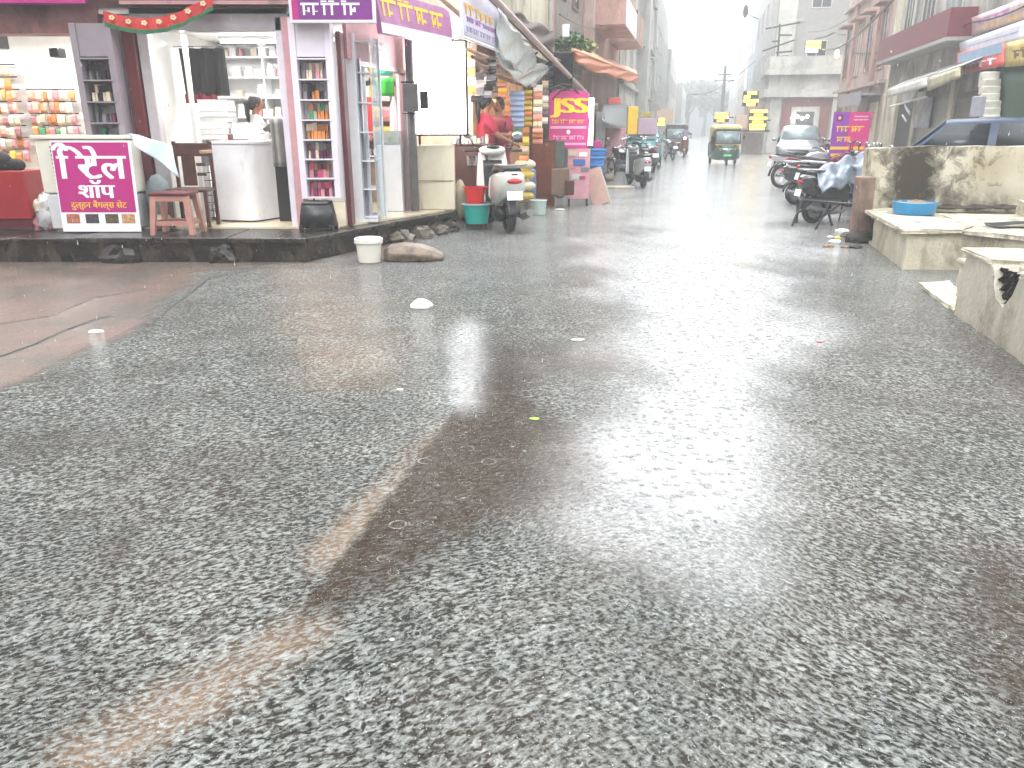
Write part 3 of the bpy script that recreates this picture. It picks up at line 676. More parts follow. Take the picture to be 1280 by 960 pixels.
# ------------------------------------------------ interior of the left shop: walls of packets
wr = thing('packet_rack', 'white wall rack densely hung with packets in the left shop', 'rack', (-6.8, 11.9, 1))
cols = ((-8.0, -7.1), (-7.0, -6.3), (-6.2, -5.15))
for a, b in cols:
    for i in range(8 if a < -7.5 else 6 if a < -6.5 else 7): part('rail', MB().tube([(a, 11.86, 1.04+.165*(i+1)), (b, 11.86, 1.04+.165*(i+1))], .009, 6), DARKM, wr)
part('back_panel', MB().box(-9.3, -4.9, 11.95, 11.98, .35, 2.76), PLAST, wr)
rr = random.Random(4)
for ci, (a, b) in enumerate(cols):
    for i in range(8):
        if i > (7, 5, 6)[ci]: continue
        x = a+.03; k_ = 0
        while x < b-.04:
            w = rr.uniform(.06, .095)
            pal = ((3,11,4,4), (4,11,3,4), (11,11,7,1))[ci] if i > 1 else ((11,3,1,4), (4,4,3,11), (11,10,3,0))[ci]
            mi = rr.choice(pal+pal+(rr.randrange(12), 7, 1)); goods('packet', mi, x+w/2, 11.78+rr.uniform(-.03,.03), 1.04+.165*i+rr.uniform(-.012,.012), w*rr.uniform(.85,1.0), .05, rr.uniform(.125,.155),
                  '%s packet, %s from left, %s row up, %s section of left shop rack' % (CN[mi], ORD[k_], ORD[i], ('left', 'middle', 'right')[ci]), 'packets on the left shop rack', rr.uniform(-.2,.2)); k_ += 1
            x += w
signboard('blue_label', 'small blue square label on the white panel of the left shop', TM(-6.02, 11.9, 2.16), .17, .16, mat('sky_blue_print', (.08,.35,.75), .4), [('band', 0, -.05, .05, .05, .1, WHITEP, 0)])
lone('ac_unit', MB().box(-7.3, -6.75, 11.0, 11.25, 2.5, 2.68), BLACK, 'black box hanging from the ceiling of the left shop', 'box', bevel=.02)
lone('camera_box', MB().box(-6.05, -5.93, 10.9, 11.1, 2.38, 2.5), BLACK, 'small black box fixed near the right of the left shop ceiling', 'box', bevel=.015)
rc_ = thing('red_chest', 'dark red laminate chest at the left edge of the plinth', 'chest', (-6.35, 9.9, FZ))
part('body', MB().box(-7.1, -5.98, 9.75, 10.2, .42, 1.0), mat('red_laminate', (.4,.02,.04), .3, .15), rc_, bevel=.01)
part('base', MB().box(-7.08, -6.0, 9.77, 10.2, .31, .415), MAROON, rc_)
lone('dark_bag', MB().ball((-6.38, 9.95, 1.1), (.16, .14, .13), 12).ball((-6.2, 9.98, 1.06), (.12, .1, .08), 10), mat('black_cloth', (.012,.012,.014), .8, .2), 'dark bag lying on top of the red chest', 'bag')
lone('white_helmet', MB().ball((-6.42, 9.8, 1.27), (.09, .09, .07), 12), WHITE, 'white round cap above the red chest at the left edge', 'cap')
for i, (x, z, s, mi) in enumerate(((-5.86, .42, .12, 7), (-5.83, .62, .09, 7), (-5.93, .55, .08, 4), (-6.0, .36, .09, 1), (-5.84, .34, .07, 1))):
    cbm = MB().ball((x, 9.85, z), (s, s*.7, s*1.25), 12); cbm.v = [(q[0]+rr.uniform(-.018,.018), q[1]+rr.uniform(-.018,.018), q[2]+rr.uniform(-.018,.018)) for q in cbm.v]
    lone('cloth_bag', cbm, SMALL[mi], ('white plastic bag lowest beside the air cooler', 'white plastic bag topmost beside the air cooler', 'cream plastic bag in the middle beside the air cooler', 'dusky pink bag at the foot of the red chest', 'small rose bag at the foot of the air cooler')[i], 'bag', group='small bags between chest and cooler')

# air cooler carrying the Hindi shop banner
ac = thing('air_cooler', 'white air cooler with black side louvres behind the magenta shop banner', 'air cooler', (-5.1, 9.75, FZ))
part('body', MB().box(-5.7, -4.62, 9.62, 10.15, .74, 1.37), mat('ivory_plastic', (.74,.72,.64), .3, .05), ac, bevel=.02)
part('tank', MB().box(-5.68, -4.64, 9.63, 10.13, .31, .735), mat('grey_white_plastic', (.66,.67,.68), .3, .05), ac, bevel=.02)
part('top_cover', MB().box(-5.73, -4.6, 9.6, 10.17, 1.372, 1.42), mat('ivory_plastic', (.74,.72,.64), .3, .05), ac, bevel=.01)
for k in range(11): part('louvre', MB().box(-5.52, -5.36, 9.606, 9.619, .80+.047*k, .826+.047*k), BLACK, ac)
bn = thing('shop_banner', 'magenta retail shop banner in Hindi leaning on the air cooler', 'banner', (-5.0, 9.55, FZ))
BT = Matrix.Translation((-5.0, 9.5, .3)) @ Matrix.Rotation(R(-3), 4, 'X')
part('sheet', MB(BT).box(-.475, .475, 0, .012, 0, 1.06), WHITEP, bn)
part('printed_band', MB(BT).box(-.462, .445, -.002, -.0005, .23, 1.04), MAGENTA, bn)
part('lettering', text_mb('िरटेल', -.415, .39, .62, 1.0, -.003, .035, BT), WHITEP, bn, smooth=0)
arc = MB(BT).loft([[(-.372+.082*math.cos(a)*k-.0+.0, y_, 1.0-.05+.072*math.sin(a)*k) for k, y_ in ((.62,-.0045), (1.2,-.0045), (1.2,-.001), (.62,-.001))] for a in np.linspace(math.pi, -.1, 16)])
part('lettering', arc, WHITEP, bn, smooth=0)
part('lettering', text_mb('शॉप', -.21, .22, .4, .61, -.003, .04, BT), WHITEP, bn, smooth=0)
part('lettering', text_mb('दुल्हन बैंगल्स सेट', -.33, .34, .255, .375, -.003, .03, BT), YELLOWP, bn, smooth=0)
for i, (x, c) in enumerate(((-.33, (.5,.22,.15)), (-.1, (.12,.1,.12)), (.14, (.16,.13,.07)), (.34, (.6,.38,.2)))):
    part('printed_picture', MB(BT).box(x-.08, x+.08, -.002, -.0005, .1, .21), mat('printed_picture_%s' % 'abcd'[i], c, .5, .5, 25), bn)
lone('white_drape', MB().grid(lambda a, b: (-4.56+.36*a+.05*b, 9.62+.32*a-.25*b*0+.03*math.sin(a*9+b*3), 1.44-.1*a-.38*b*(.35+.65*a)-.05*a*a), 20, 14), mat('pale_blue_cloth', (.62,.72,.8), .6, .05),
     'pale blue-white cloth draped over the right end of the air cooler', 'cloth', solid=.008)
lone('grey_sack', MB().ball((-4.42, 9.9, .68), (.16, .14, .28), 12), mat('grey_green_sack', (.2,.24,.24), .7, .2, 12), 'grey-green sack under the pale cloth beside the stool', 'sack')
lone('grey_sack', MB().ball((-4.4, 9.85, .38), (.16, .14, .1), 12), CONC, 'pale grey sack on the plinth below the grey-green one', 'sack')

# wooden chair and pink stool
ch = thing('wooden_chair', 'dark brown wooden chair standing behind the pink stool', 'chair', (-4.05, 10.0, FZ))
part('seat', MB().box(-4.3, -3.8, 9.82, 10.2, .74, .78), WOOD, ch, bevel=.01)
part('backrest', MB().box(-4.26, -3.84, 10.16, 10.19, 1.16, 1.32).box(-4.2, -4.03, 10.165, 10.185, .8, 1.16).box(-4.02, -3.9, 10.165, 10.185, .92, .96).box(-4.02, -3.9, 10.165, 10.185, 1.04, 1.08), WOOD, ch, bevel=.006)
for x in (-4.29, -3.84):
    part('leg', MB().box(x, x+.04, 9.83, 9.87, .31, .74), WOOD, ch); part('leg', MB().box(x, x+.04, 10.15, 10.19, .31, 1.34), WOOD, ch)
part('armrest', MB().box(-3.83, -3.79, 9.84, 10.16, 1.2, 1.24), mat('pale_wood', (.5,.33,.22), .5, .2), ch, bevel=.005)
PKS = mat('pink_stool_paint', (.5,.29,.25), .4, .12, dirt=(.25,.12,.1), damt=.2)
st = thing('stool', 'pink painted four-legged stool with brown top at the plinth edge', 'stool', (-4.03, 9.4, .285))
part('seat', MB().cbox((-4.03, 9.42, .765), (.46, .36, .035)), MAROON, st, bevel=.01)
part('apron', MB().box(-4.23, -3.83, 9.26, 9.285, .68, .745), PKS, st); part('apron', MB().box(-4.23, -3.83, 9.555, 9.58, .68, .745), PKS, st)
for sx, sy in ((-1,-1), (1,-1), (-1,1), (1,1)):
    x, y = -4.03, 9.42
    part('leg', MB().loft([[(x+sx*(.235+.03*a), y+sy*(.17+.03*b), .29) for a, b in ((-1,-1),(1,-1),(1,1),(-1,1))], [(x+sx*(.19+.035*a), y+sy*(.13+.03*b), .745) for a, b in ((-1,-1),(1,-1),(1,1),(-1,1))]]), PKS, st, bevel=.006)
part('rail', MB().box(-4.25, -3.81, 9.255, 9.28, .4, .45), PKS, st); part('rail', MB().box(-4.25, -3.81, 9.56, 9.585, .4, .45), PKS, st)
for x in (-4.26, -3.83): part('rail', MB().box(x, x+.025, 9.29, 9.55, .4, .45), PKS, st)

# black plastic stool under the pillar rack
bs = thing('plastic_stool', 'black plastic stool under the lilac pillar rack', 'stool', (-2.42, 9.75, .29))
def ringq(h, z): return [(-2.42+a*h, 9.78+b*h*.85, z) for a, b in ((-1,-1),(1,-1),(1,1),(-1,1))]
part('seat', MB().loft([ringq(.16, .60), ringq(.165, .625), ringq(.155, .64)]), BLACK, bs, bevel=.004)
part('skirt', MB().loft([ringq(.2, .33), ringq(.165, .60)], cap=False), BLACK, bs, solid=.008)
for a, b in ((-1,-1),(1,-1),(1,1),(-1,1)): part('leg', MB().cbox((-2.42+a*.18, 9.78+b*.15, .325), (.05, .05, .075)), BLACK, bs, bevel=.006)

# bucket and stone on the road
bk = thing('paint_bucket', 'white lidded plastic bucket standing on the road below the plinth corner', 'bucket', (-1.68, 9.0, 0))
part('tub', MB().lathe((-1.68, 9.08, 0), [(0,.005), (.128,.005), (.15,.25), (.145,.25)], 28), mat('bucket_plastic', (.72,.7,.64), .3, .05), bk)
part('lid', MB().lathe((-1.68, 9.08, .25), [(.150,-.02), (.163,-.02), (.165,.025), (.15,.035), (0,.03)], 28), mat('bucket_lid', (.76,.75,.72), .3, .05), bk)
part('handle', MB().tube([(-1.68+.166*math.cos(a), 9.08-.02-.02*math.sin(a), .235-.05*math.sin(a)) for a in np.linspace(0, math.pi, 12)], .004, 6), WHITE, bk)
rk = MB().loft([[(x, 9.25+sy*w, z0+zz) for sy, zz in ((-1, 0), (-1.15, h*.5), (-.8, h), (.8, h), (1.1, h*.5), (1, 0))] for x, w, z0, h in
     ((-1.52, .1, 0, .12), (-1.46, .17, 0, .17), (-1.3, .2, 0, .19), (-1.1, .2, 0, .17), (-.95, .17, 0, .13), (-.82, .1, 0, .06))])
lone('stone_slab', rk, mat('rough_brown_stone', (.24,.19,.15), .55, .35, 9, bump=.9, bscale=18, dirt=(.06,.04,.03), damt=.3), 'rough brown stone slab lying on the road beside the white bucket', 'stone', bevel=.02)

# pole with switch box
ps = thing('service_pole', 'grey service pole with metal switch box in front of the side facade', 'pole', (-1.45, 11.85, .29))
part('pole', MB().tube([(-1.46, 11.85, .28), (-1.46, 11.85, 3.4)], .062, 14), mat('dull_grey_pipe', (.16,.15,.15), .4, .2), ps)
part('switch_box', MB().box(-1.56, -1.34, 11.7, 11.82, 1.72, 2.1), mat('switch_box_grey', (.2,.19,.19), .35, .2), ps, bevel=.012)
part('bracket', MB().box(-1.58, -1.25, 11.74, 11.80, 2.11, 2.13).box(-1.58, -1.25, 11.74, 11.8, 1.69, 1.705), DARKM, ps)
part('meter', MB().box(-1.32, -1.2, 11.72, 11.8, 1.76, 2.0), DARKM, ps, bevel=.01)
part('cable', MB().tube([(-1.38, 11.74, 1.7), (-1.34, 11.74, 1.55), (-1.22, 11.74, 1.5), (-1.2, 11.75, 1.62)], .008, 6), BLACK, ps)

# blank white lightbox and the cream parapet under it
lb = thing('lightbox_sign', 'large blank white illuminated sign board in a thin black frame', 'sign', (-1.05, 11.9, 1.4))
LM = Matrix.Translation((-1.06, 11.92, 1.42)) @ Matrix.Rotation(R(6), 4, 'Z')
part('panel', MB(LM).box(-.385, .385, 0, .1, 0, 1.25), mat('lightbox_face', (.85,.85,.85), .4, 0, emit=5, ecol=(1,.99,.98)), lb)
part('frame', MB(LM).box(-.415, .42, -.02, .11, -.03, -.001).box(-.415, .42, -.02, .11, 1.251, 1.275).box(-.415, -.386, -.02, .11, 0, 1.25).box(.386, .42, -.02, .11, 0, 1.25), BLACK, lb)
part('smudge', MB(LM).box(.17, .23, -.003, -.001, .56, .58), mat('beige_mark', (.6,.5,.35), .5), lb)
for x in (-.3, .3): part('foot', MB(LM).box(x-.015, x+.015, .03, .06, -.16, -.021), DARKM, lb)
pw = thing('parapet', 'cream painted low wall at the end of the plinth under the blank sign', 'wall', (-1.1, 12.05, .31))
part('wall', MB().prism([(-1.52, 12.06), (-.87, 12.02), (-.87, 12.22), (-1.52, 12.26)], .31, 1.26), CREAM, pw, bevel=.01)
part('joint', MB().box(-1.5, -.88, 12.012, 12.03, .74, .748), mat('cream_dark_joint', (.35,.28,.18), .6), pw)  # thin joint line, darker than the cream wall
# ================================================================== people
def skin_mesh(name, chains, m, sub=2):
    """chains: list of joint lists [(x,y,z,r)]; a chain that starts at an existing joint is welded to it"""
    vs = []; es = []; rad = []
    def vid(p):
        for i, q in enumerate(vs):
            if (Vector(q)-Vector(p[:3])).length < 1e-4: return i
        vs.append(tuple(p[:3])); rad.append(p[3]); return len(vs)-1
    for c in chains:
        ids = [vid(p) for p in c]
        es += [(ids[i], ids[i+1]) for i in range(len(ids)-1)]
    me = bpy.data.meshes.new(name); me.from_pydata(vs, es, []); me.update()
    o = bpy.data.objects.new(name, me); COL.objects.link(o)
    sk = o.modifiers.new('s', 'SKIN'); sk.use_smooth_shade = True
    for i, r in enumerate(rad):
        sv = me.skin_vertices[0].data[i]; sv.radius = r if isinstance(r, tuple) else (r, r); sv.use_root = (i == 0)
    sd = o.modifiers.new('u', 'SUBSURF'); sd.levels = sub; sd.render_levels = sub
    bpy.context.view_layer.update()
    out = bpy.data.meshes.new_from_object(o.evaluated_get(bpy.context.evaluated_depsgraph_get())); out.name = name
    bpy.data.objects.remove(o); bpy.data.meshes.remove(me)
    out.materials.clear(); out.materials.append(m); out.polygons.foreach_set('use_smooth', [True]*len(out.polygons)); return out
def person(label, loc, rz, J, top, lower, hair, topcol, lowcol, skirt=True, sleeves='short', headturn=0, bun=False, sit=False, scarf=None):
    """J: joint dict in metres for a standing height of about 1.6; +y is where the person faces"""
    t = thing('person', label, 'person', loc, rz)
    P = dict(pel=(0,0,.9), wai=(0,.0,1.05), che=(0,-.01,1.25), nck=(0,0,1.38), hd=(0,.02,1.46), hip=.09, sh=.165,
             Lk=(-.1,.03,.48), La=(-.1,-.02,.08), Rk=(.1,.03,.48), Ra=(.1,-.02,.08), Le=(-.24,.02,1.08), Lw=(-.2,.2,.98), Re=(.24,.02,1.08), Rw=(.2,.2,.98)); P.update(J)
    v = lambda k: P[k]
    she = lambda s: (s*P['sh'], v('che')[1], v('nck')[2]-.06)
    hipj = lambda s: (s*P['hip'], v('pel')[1], v('pel')[2]-.04)
    def lerp(a, b, t): return tuple(a[i]+(b[i]-a[i])*t for i in range(3))
    ch = [[(*v('pel'), .12), (*v('wai'), .105), (*v('che'), .125), (*v('nck'), .05), (*v('hd'), .062), (v('hd')[0], v('hd')[1]+.005, v('hd')[2]+.08, .082), (v('hd')[0], v('hd')[1], v('hd')[2]+.15, .06)]]
    for s, K, A in ((-1, 'Lk', 'La'), (1, 'Rk', 'Ra')):
        a = v(A); f = (a[0], a[1]+.12, a[2]-.05)
        ch.append([(*v('pel'), .12), (*hipj(s), .085), (*v(K), .055), (*lerp(v(K), a, .4), .05), (*a, .034), (*f, .03)])
    for s, E, W_ in ((-1, 'Le', 'Lw'), (1, 'Re', 'Rw')):
        w = Vector(v(W_)); e = Vector(v(E)); d = (w-e).normalized(); pa = w+d*.07
        ch.append([(*v('che'), .125), (*she(s), .055), (*e, .038), (*w, .025), (*pa, .03)])
        side = d.cross(Vector((0,0,1))).normalized()
        for k, (o_, ln) in enumerate(((-.024, .06), (-.009, .075), (.008, .07), (.023, .055))):
            b0 = pa+side*o_*.7; ch.append([(*pa, .03), (*(b0+d*.02), .01), (*(b0+side*o_*.3+d*(.02+ln*.55)), .009), (*(b0+d*(.02+ln)-Vector((0,0,.02))), .007)])
        b0 = w+d*.03; ch.append([(*w, .025), (*(b0+side*s*.025-Vector((0,0,.01))), .011), (*(b0+side*s*.045+d*.03-Vector((0,0,.015))), .008)])
    body = skin_mesh('body', ch, SKIN, 1)
    part('body', None, None, t, mesh=body)
    hx, hy, hz = v('hd'); H = Matrix.Translation((hx, hy, hz+.08)) @ Matrix.Rotation(headturn, 4, 'Z'); B_ = _root[t.name]
    fc = MB(B_ @ H); fc.ball((0,.02,0), (.073,.085,.105), 16); fc.ball((0,.108,-.012), (.013,.02,.022), 8)
    for s in (-1, 1): fc.ball((s*.075,.0,-.01), (.01,.018,.028), 8)
    fc.ball((0,.1,-.05), (.026,.01,.008), 8)
    part('head', fc, SKIN, t)
    part('eyes', MB(B_ @ H).ball((-.028,.098,.012), (.012,.006,.008), 8).ball((.028,.098,.012), (.012,.006,.008), 8), HAIR, t)
    hm = MB(B_ @ H).lathe((0,-.008,.028), [(.0,.092), (.045,.085), (.078,.05), (.088,0), (.084,-.04), (.07,-.075)], 20, 1, 1.12, a0=R(-232), a1=R(52))
    hm.ball((0,-.045,.0), (.078,.07,.1), 14).ball((0,-.0,.06), (.078,.085,.05), 14)
    if bun: hm.ball((0,-.125,.0), (.05,.05,.06), 12).tube([(0,-.12,-.03), (0,-.13,-.15), (0,-.11,-.3)], [.045, .035, .015], 10)
    part('hair', hm, hair, t)
    # tunic over the torso with sleeves
    sl = 1.0 if sleeves == 'long' else .62
    tc = [[(v('pel')[0], v('pel')[1], v('pel')[2]-.04, .165), (*v('wai'), .14), (*v('che'), .155), (v('nck')[0], v('nck')[1], v('nck')[2]-.03, .07)]]
    for s, E, W_ in ((-1, 'Le', 'Lw'), (1, 'Re', 'Rw')):
        e = v(E)
        c_ = [(*v('che'), .155), (*she(s), .078)]
        if sleeves == 'long': c_ += [(*e, .056), (*lerp(e, v(W_), .92), .045)]
        else: c_ += [(*lerp(she(s), e, .85), .06)]
        tc.append(c_)
    part(top, None, None, t, mesh=skin_mesh(top, tc, topcol, 2))
    if skirt:
        z1 = v('pel')[2]+.04; px, py = v('pel')[:2]
        mb = MB(B_); rings_ = []
        for k in range(9):
            b = k/8; z = z1-b*.52; r_ = .15+.07*b
            rings_.append([(px+(r_*1.0+.010*math.sin(a*7+k*.3)*b)*math.cos(a), py+(r_*.74+.010*math.sin(a*7)*b)*math.sin(a), z) for a in np.linspace(0, 2*math.pi, 28, endpoint=False)])
        mb.loft(rings_, cap=False); part('tunic_skirt', mb, topcol, t, solid=.006)
    lc = []
    for s, K, A in ((-1, 'Lk', 'La'), (1, 'Rk', 'Ra')):
        lc.append([(*v('pel'), .135), (*hipj(s), .105), (*v(K), .075), (*lerp(v(K), v(A), .6), .062), (*lerp(v(K), v(A), .88), .048)])
    part(lower, None, None, t, mesh=skin_mesh(lower, lc, lowcol, 2))
    part('shoe', MB(B_).ball((v('La')[0], v('La')[1]+.05, v('La')[2]-.05), (.04,.11,.03), 10), BLACK, t)
    part('shoe', MB(B_).ball((v('Ra')[0], v('Ra')[1]+.05, v('Ra')[2]-.05), (.04,.11,.03), 10), BLACK, t)
    return t
CRIM = mat('crimson_cloth', (.42,.015,.07), .7, .15, 8); CRIM2 = mat('dark_crimson_cloth', (.25,.012,.06), .7, .15, 8)
person('shop woman with black ponytail and pale top behind the white counter, looking right', (-3.78, 12.0, FZ), R(-62),
       dict(Le=(-.2,.1,1.1), Lw=(-.05,.32,1.08), Re=(.22,.12,1.1), Rw=(.1,.36,1.12)), 'blouse', 'trousers', HAIR, mat('pale_blouse', (.55,.53,.52), .7, .1), mat('dark_trousers', (.02,.02,.03), .8), bun=True, sleeves='long')
w1 = person('woman in a crimson tunic standing back-turned behind the parked white scooter', (-.44, 13.3, .17), R(-70),
       dict(Le=(-.17,.14,1.12), Lw=(-.05,.33,1.2), Re=(.2,.13,1.08), Rw=(.12,.38,.98)), 'tunic', 'trousers', HAIR, CRIM, CRIM2, bun=True)
w2 = person('person in a dark crimson tunic facing the stall goods, right of the other in crimson', (-.22, 13.6, .17), R(150),
       dict(Le=(-.24,.06,1.1), Lw=(-.16,.24,1.12), Re=(.22,.12,1.1), Rw=(.12,.3,1.15)), 'tunic', 'trousers', HAIR, CRIM2, CRIM2)
w1.scale = (1.12,)*3; w2.scale = (1.1,)*3
# ================================================================== the street: buildings on both sides (street frame: x across, y along)
def SP(u, v, xs):                                  # point where a sight line meets the plane street-x = xs
    d = PX(u, v, 1)-Vector((0,0,CAM_H)); q = SM.inverted() @ d; k = xs/q.x; return Vector((0,0,CAM_H))+d*k
def FL(sx, sy): return SM @ Matrix.Translation((sx, sy, 0)) @ Matrix.Rotation(R(90), 4, 'Z')     # left facades: local x runs up the street
def FR(sx, sy): return SM @ Matrix.Translation((sx, sy, 0)) @ Matrix.Rotation(R(-90), 4, 'Z')    # right facades: local x runs back towards us
def FF(sx, sy): return SM @ Matrix.Translation((sx, sy, 0))                                      # faces looking down the street at us
def window(t, F, x, z, w, h, fm, gm, bars=0, shade=False):
    f = part('window', MB(F).box(x-.06, x, -.05, .02, z-.06, z+h+.06).box(x+w, x+w+.06, -.05, .02, z-.06, z+h+.06).box(x, x+w, -.05, .02, z-.06, z).box(x, x+w, -.05, .02, z+h, z+h+.06), fm, t)
    part('pane', MB(F).box(x, x+w, -.015, .01, z, z+h), gm, f)
    if bars: 
        b = MB(F)
        for i in range(bars): b.box(x+w*(i+1)/(bars+1)-.02, x+w*(i+1)/(bars+1)+.02, -.04, -.016, z, z+h)
        part('mullion', b, fm, f)
    if shade: part('sunshade', MB(F).box(x-.15, x+w+.15, -.45, 0, z+h+.1, z+h+.17), fm, f)
    return f
def block(name, label, sx0, sx1, sy0, sy1, z0, z1, m, bev=0):
    t = thing(name, label, 'building', tuple(S((sx0+sx1)/2, (sy0+sy1)/2, z0)), -YAW)
    part('wall', MB(SM).box(sx0, sx1, sy0, sy1, z0, z1), m, t); return t
GREYP = mat('grey_render', (.40,.40,.38), .6, .12, 2, dirt=(.2,.19,.17), damt=.3, dscale=.6)
PALEG = mat('pale_green_render', (.48,.49,.44), .6, .2, 2, dirt=(.2,.19,.17), damt=.5, dscale=.6)
CREAMW = mat('cream_render', (.62,.58,.47), .6, .15, 2, dirt=(.2,.17,.13), damt=.45, dscale=.9)
PINKW = mat('salmon_render', (.5,.34,.3), .6, .18, 2, dirt=(.18,.12,.1), damt=.45, dscale=.9)
PEACH = mat('peach_render', (.52,.41,.37), .6, .18, 2, dirt=(.22,.17,.15), damt=.5, dscale=.9)
MOULD = mat('mouldy_grey_wall', (.27,.24,.21), .65, .25, 3, dirt=(.1,.085,.07), damt=.5, dscale=.9, bump=.3)
FRM = mat('pale_window_frame', (.5,.48,.46), .5, .1); FRD = mat('brown_window_frame', (.2,.12,.1), .5, .1)
ROSE = mat('rose_balcony_panel', (.45,.12,.2), .5, .15)
BEAMS = mat('old_timber_sheet', (.3,.2,.16), .6, .3, 5, dirt=(.1,.06,.05), damt=.4)

# --- left row, upper floors
X0 = -3.5
b = block('cream_building', 'cream rendered building above the stalls on the left, its wall starting over the plastic sheet', -9, X0, 12.6, 19.6, 2.9, 7.5, CREAMW)
window(b, FL(X0, 12.6), 1.2, 4.4, 1.1, 1.4, FRD, GLASSD, 1, True); window(b, FL(X0, 12.6), 4.2, 4.4, 1.1, 1.4, FRD, GLASSD, 1, True)
part('corner_strip', MB(SM).box(X0, X0+.08, 19.2, 19.6, 2.9, 7.5), PINKW, b)
part('drainpipe', MB(SM).tube([(X0+.1, 18.9, 3), (X0+.1, 18.9, 7.4)], .05, 8), FRM, b)
b = block('mouldy_building', 'narrow mould-stained grey house between the cream and the salmon building', -9, X0+.05, 19.62, 24.6, 0, 7.8, MOULD)
window(b, FL(X0+.05, 19.6), .8, 4.6, .9, 1.3, FRD, GLASSD); window(b, FL(X0+.05, 19.6), 2.9, 4.6, .9, 1.3, FRD, GLASSD)
b = block('salmon_building', 'salmon building with projecting rose balconies on the left of the street', -9, X0+.1, 24.62, 35.5, 0, 9.6, PINKW)
for k, z in enumerate((4.55, 7.4)):
    for y0, y1 in ((26.2, 30.2), (31.2, 34.6)):
        part('balcony', MB(SM).box(X0+.1, X0+1.15, y0, y1, z, z+.14), PINKW, b)
        part('balcony_panel', MB(SM).box(X0+1.09, X0+1.15, y0, y1, z+.142, z+1.05).box(X0+.1, X0+1.088, y0, y0+.06, z+.142, z+1.05), ROSE if k else PINKW, b)
        window(b, FL(X0+.1, y0), .5, z+.3, 1.1, 1.9, FRD, GLASSD)
part('white_board', MB(SM).box(X0+1.16, X0+1.2, 26.2, 30.2, 4.5, 5.3), WHITEP, b)
part('column', MB(SM).box(X0+.1, X0+.35, 24.7, 25.1, 0, 9.5), PEACH, b)
b = block('grey_building', 'tall pale grey-green block of several floors on the left beyond the balconies', -9, X0+.15, 35.6, 60, 0, 12.5, PALEG)
for fl_ in range(3):
    part('ledge', MB(SM).box(X0+.15, X0+.35, 35.6, 60, 3.3+3*fl_, 3.42+3*fl_), GREYP, b)
    for k in range(6): window(b, FL(X0+.15, 35.6), 1+3.9*k, 4.1+3*fl_ - (0 if fl_ else 0), 1.5, 1.4, FRM, GLASSL, 1, k % 2 == 0)
part('stair_shaft', MB(SM).box(X0+.15, X0+.75, 45, 47, 0, 13), GREYP, b)
b = block('grey_building', 'stepped pale block beyond the tall left one, fading in the rain', -10, X0+.3, 60.2, 84, 0, 11, GREYP)
for fl_ in range(2):
    for k in range(5): window(b, FL(X0+.3, 60.2), 1+4.5*k, 4.1+3*fl_, 1.6, 1.4, FRM, GLASSL)
part('roof_tank', MB(SM).box(-5, -3.4, 62, 66, 11, 12.4), mat('tan_tank', (.6,.45,.3), .6), b)
b = block('far_building', 'low far house on the left, last before the trees', -10, X0+.6, 84.5, 112, 0, 9, PALEG)
for k in range(5): window(b, FL(X0+.6, 84.5), 2+4.5*k, 5, 1.8, 1.6, FRM, GLASSL)
b = block('far_building', 'farthest low block on the left, almost lost in the rain haze', -12, X0+1.4, 113, 150, 0, 7, GREYP)
for k in range(5): window(b, FL(X0+1.4, 113), 3+6*k, 4.3, 2, 1.4, FRM, GLASSL)

# --- left row, open stalls at street level
sh = struct('pavement', MB(SM).box(-9, -3.05, 12.9, 60, -.02, .15), CONC)
def stall(label, y0, y1, back, ceil, beam, z=2.7, dep=2.2):
    t = thing('market_stall', label, 'stall', tuple(S(X0, (y0+y1)/2, .15)), -YAW)
    part('back_wall', MB(SM).box(X0-dep-.1, X0-dep, y0, y1, .15, z), back, t)
    part('side_wall', MB(SM).box(X0-dep, X0, y1-.12, y1, .15, z), back, t)
    part('side_wall', MB(SM).box(X0-dep, X0, y0, y0+.1, .15, z), back, t)
    part('ceiling', MB(SM).box(X0-dep, X0+.02, y0+.001, y1-.001, z+.002, z+.12), ceil, t)
    part('fascia', MB(SM).box(X0, X0+.08, y0, y1, z-.2, z+.2), beam, t)
    return t
st1 = stall('open stall of hanging goods behind the white scooter, warm lit', 12.6, 16.4, mat('warm_stall_wall', (.55,.4,.3), .6, .2), BEAMS, BEAMS, 2.75)
st2 = stall('dim stall with boards in front of it left of the magenta JSS sign', 16.42, 20, mat('dull_stall_wall', (.35,.28,.26), .6, .2), BEAMS, BEAMS, 2.6)
st3 = stall('pale pink lit stall right behind the JSS sign', 20.02, 26, mat('pink_stall_wall', (.6,.42,.42), .6, .2), BEAMS, PINKW, 2.6)
st4 = stall('grey shop front under the orange awning', 26.02, 34, GREYP, BEAMS, GREYP, 2.7)
def bulb(x, y, z, label, pw, col=(1,.8,.55)):
    p = S(x, y, z); t = thing('bulb', label, 'lamp', tuple(p), -YAW)
    part('glass_bulb', MB().ball(p, .05, 10), mat('bulb_glow', (1,.9,.7), .5, emit=10, ecol=(1,.85,.65)), t)
    part('socket', MB().tube([p+Vector((0,0,.05)), p+Vector((0,0,.14))], .02, 8), BLACK, t)
    ld = bpy.data.lights.new('bulb_glow', 'POINT'); ld.energy = pw; ld.color = col; ld.shadow_soft_size = .06
    lo = bpy.data.objects.new('bulb_glow', ld); COL.objects.link(lo); lo.parent = t; lo.location = (0, 0, -.08)
bulb(-3.75, 12.95, 2.45, 'warm bulb just above the blank lightbox', 22)
bulb(-4.2, 14.3, 2.35, 'warm bulb deep in the stall behind the scooter', 22)
bulb(-3.8, 22.5, 2.3, 'bright lamp in the pale pink stall', 30, (1,.93,.8))
bulb(-3.6, 24.5, 2.1, 'second lamp farther inside the pale pink stall', 25, (1,.93,.8))
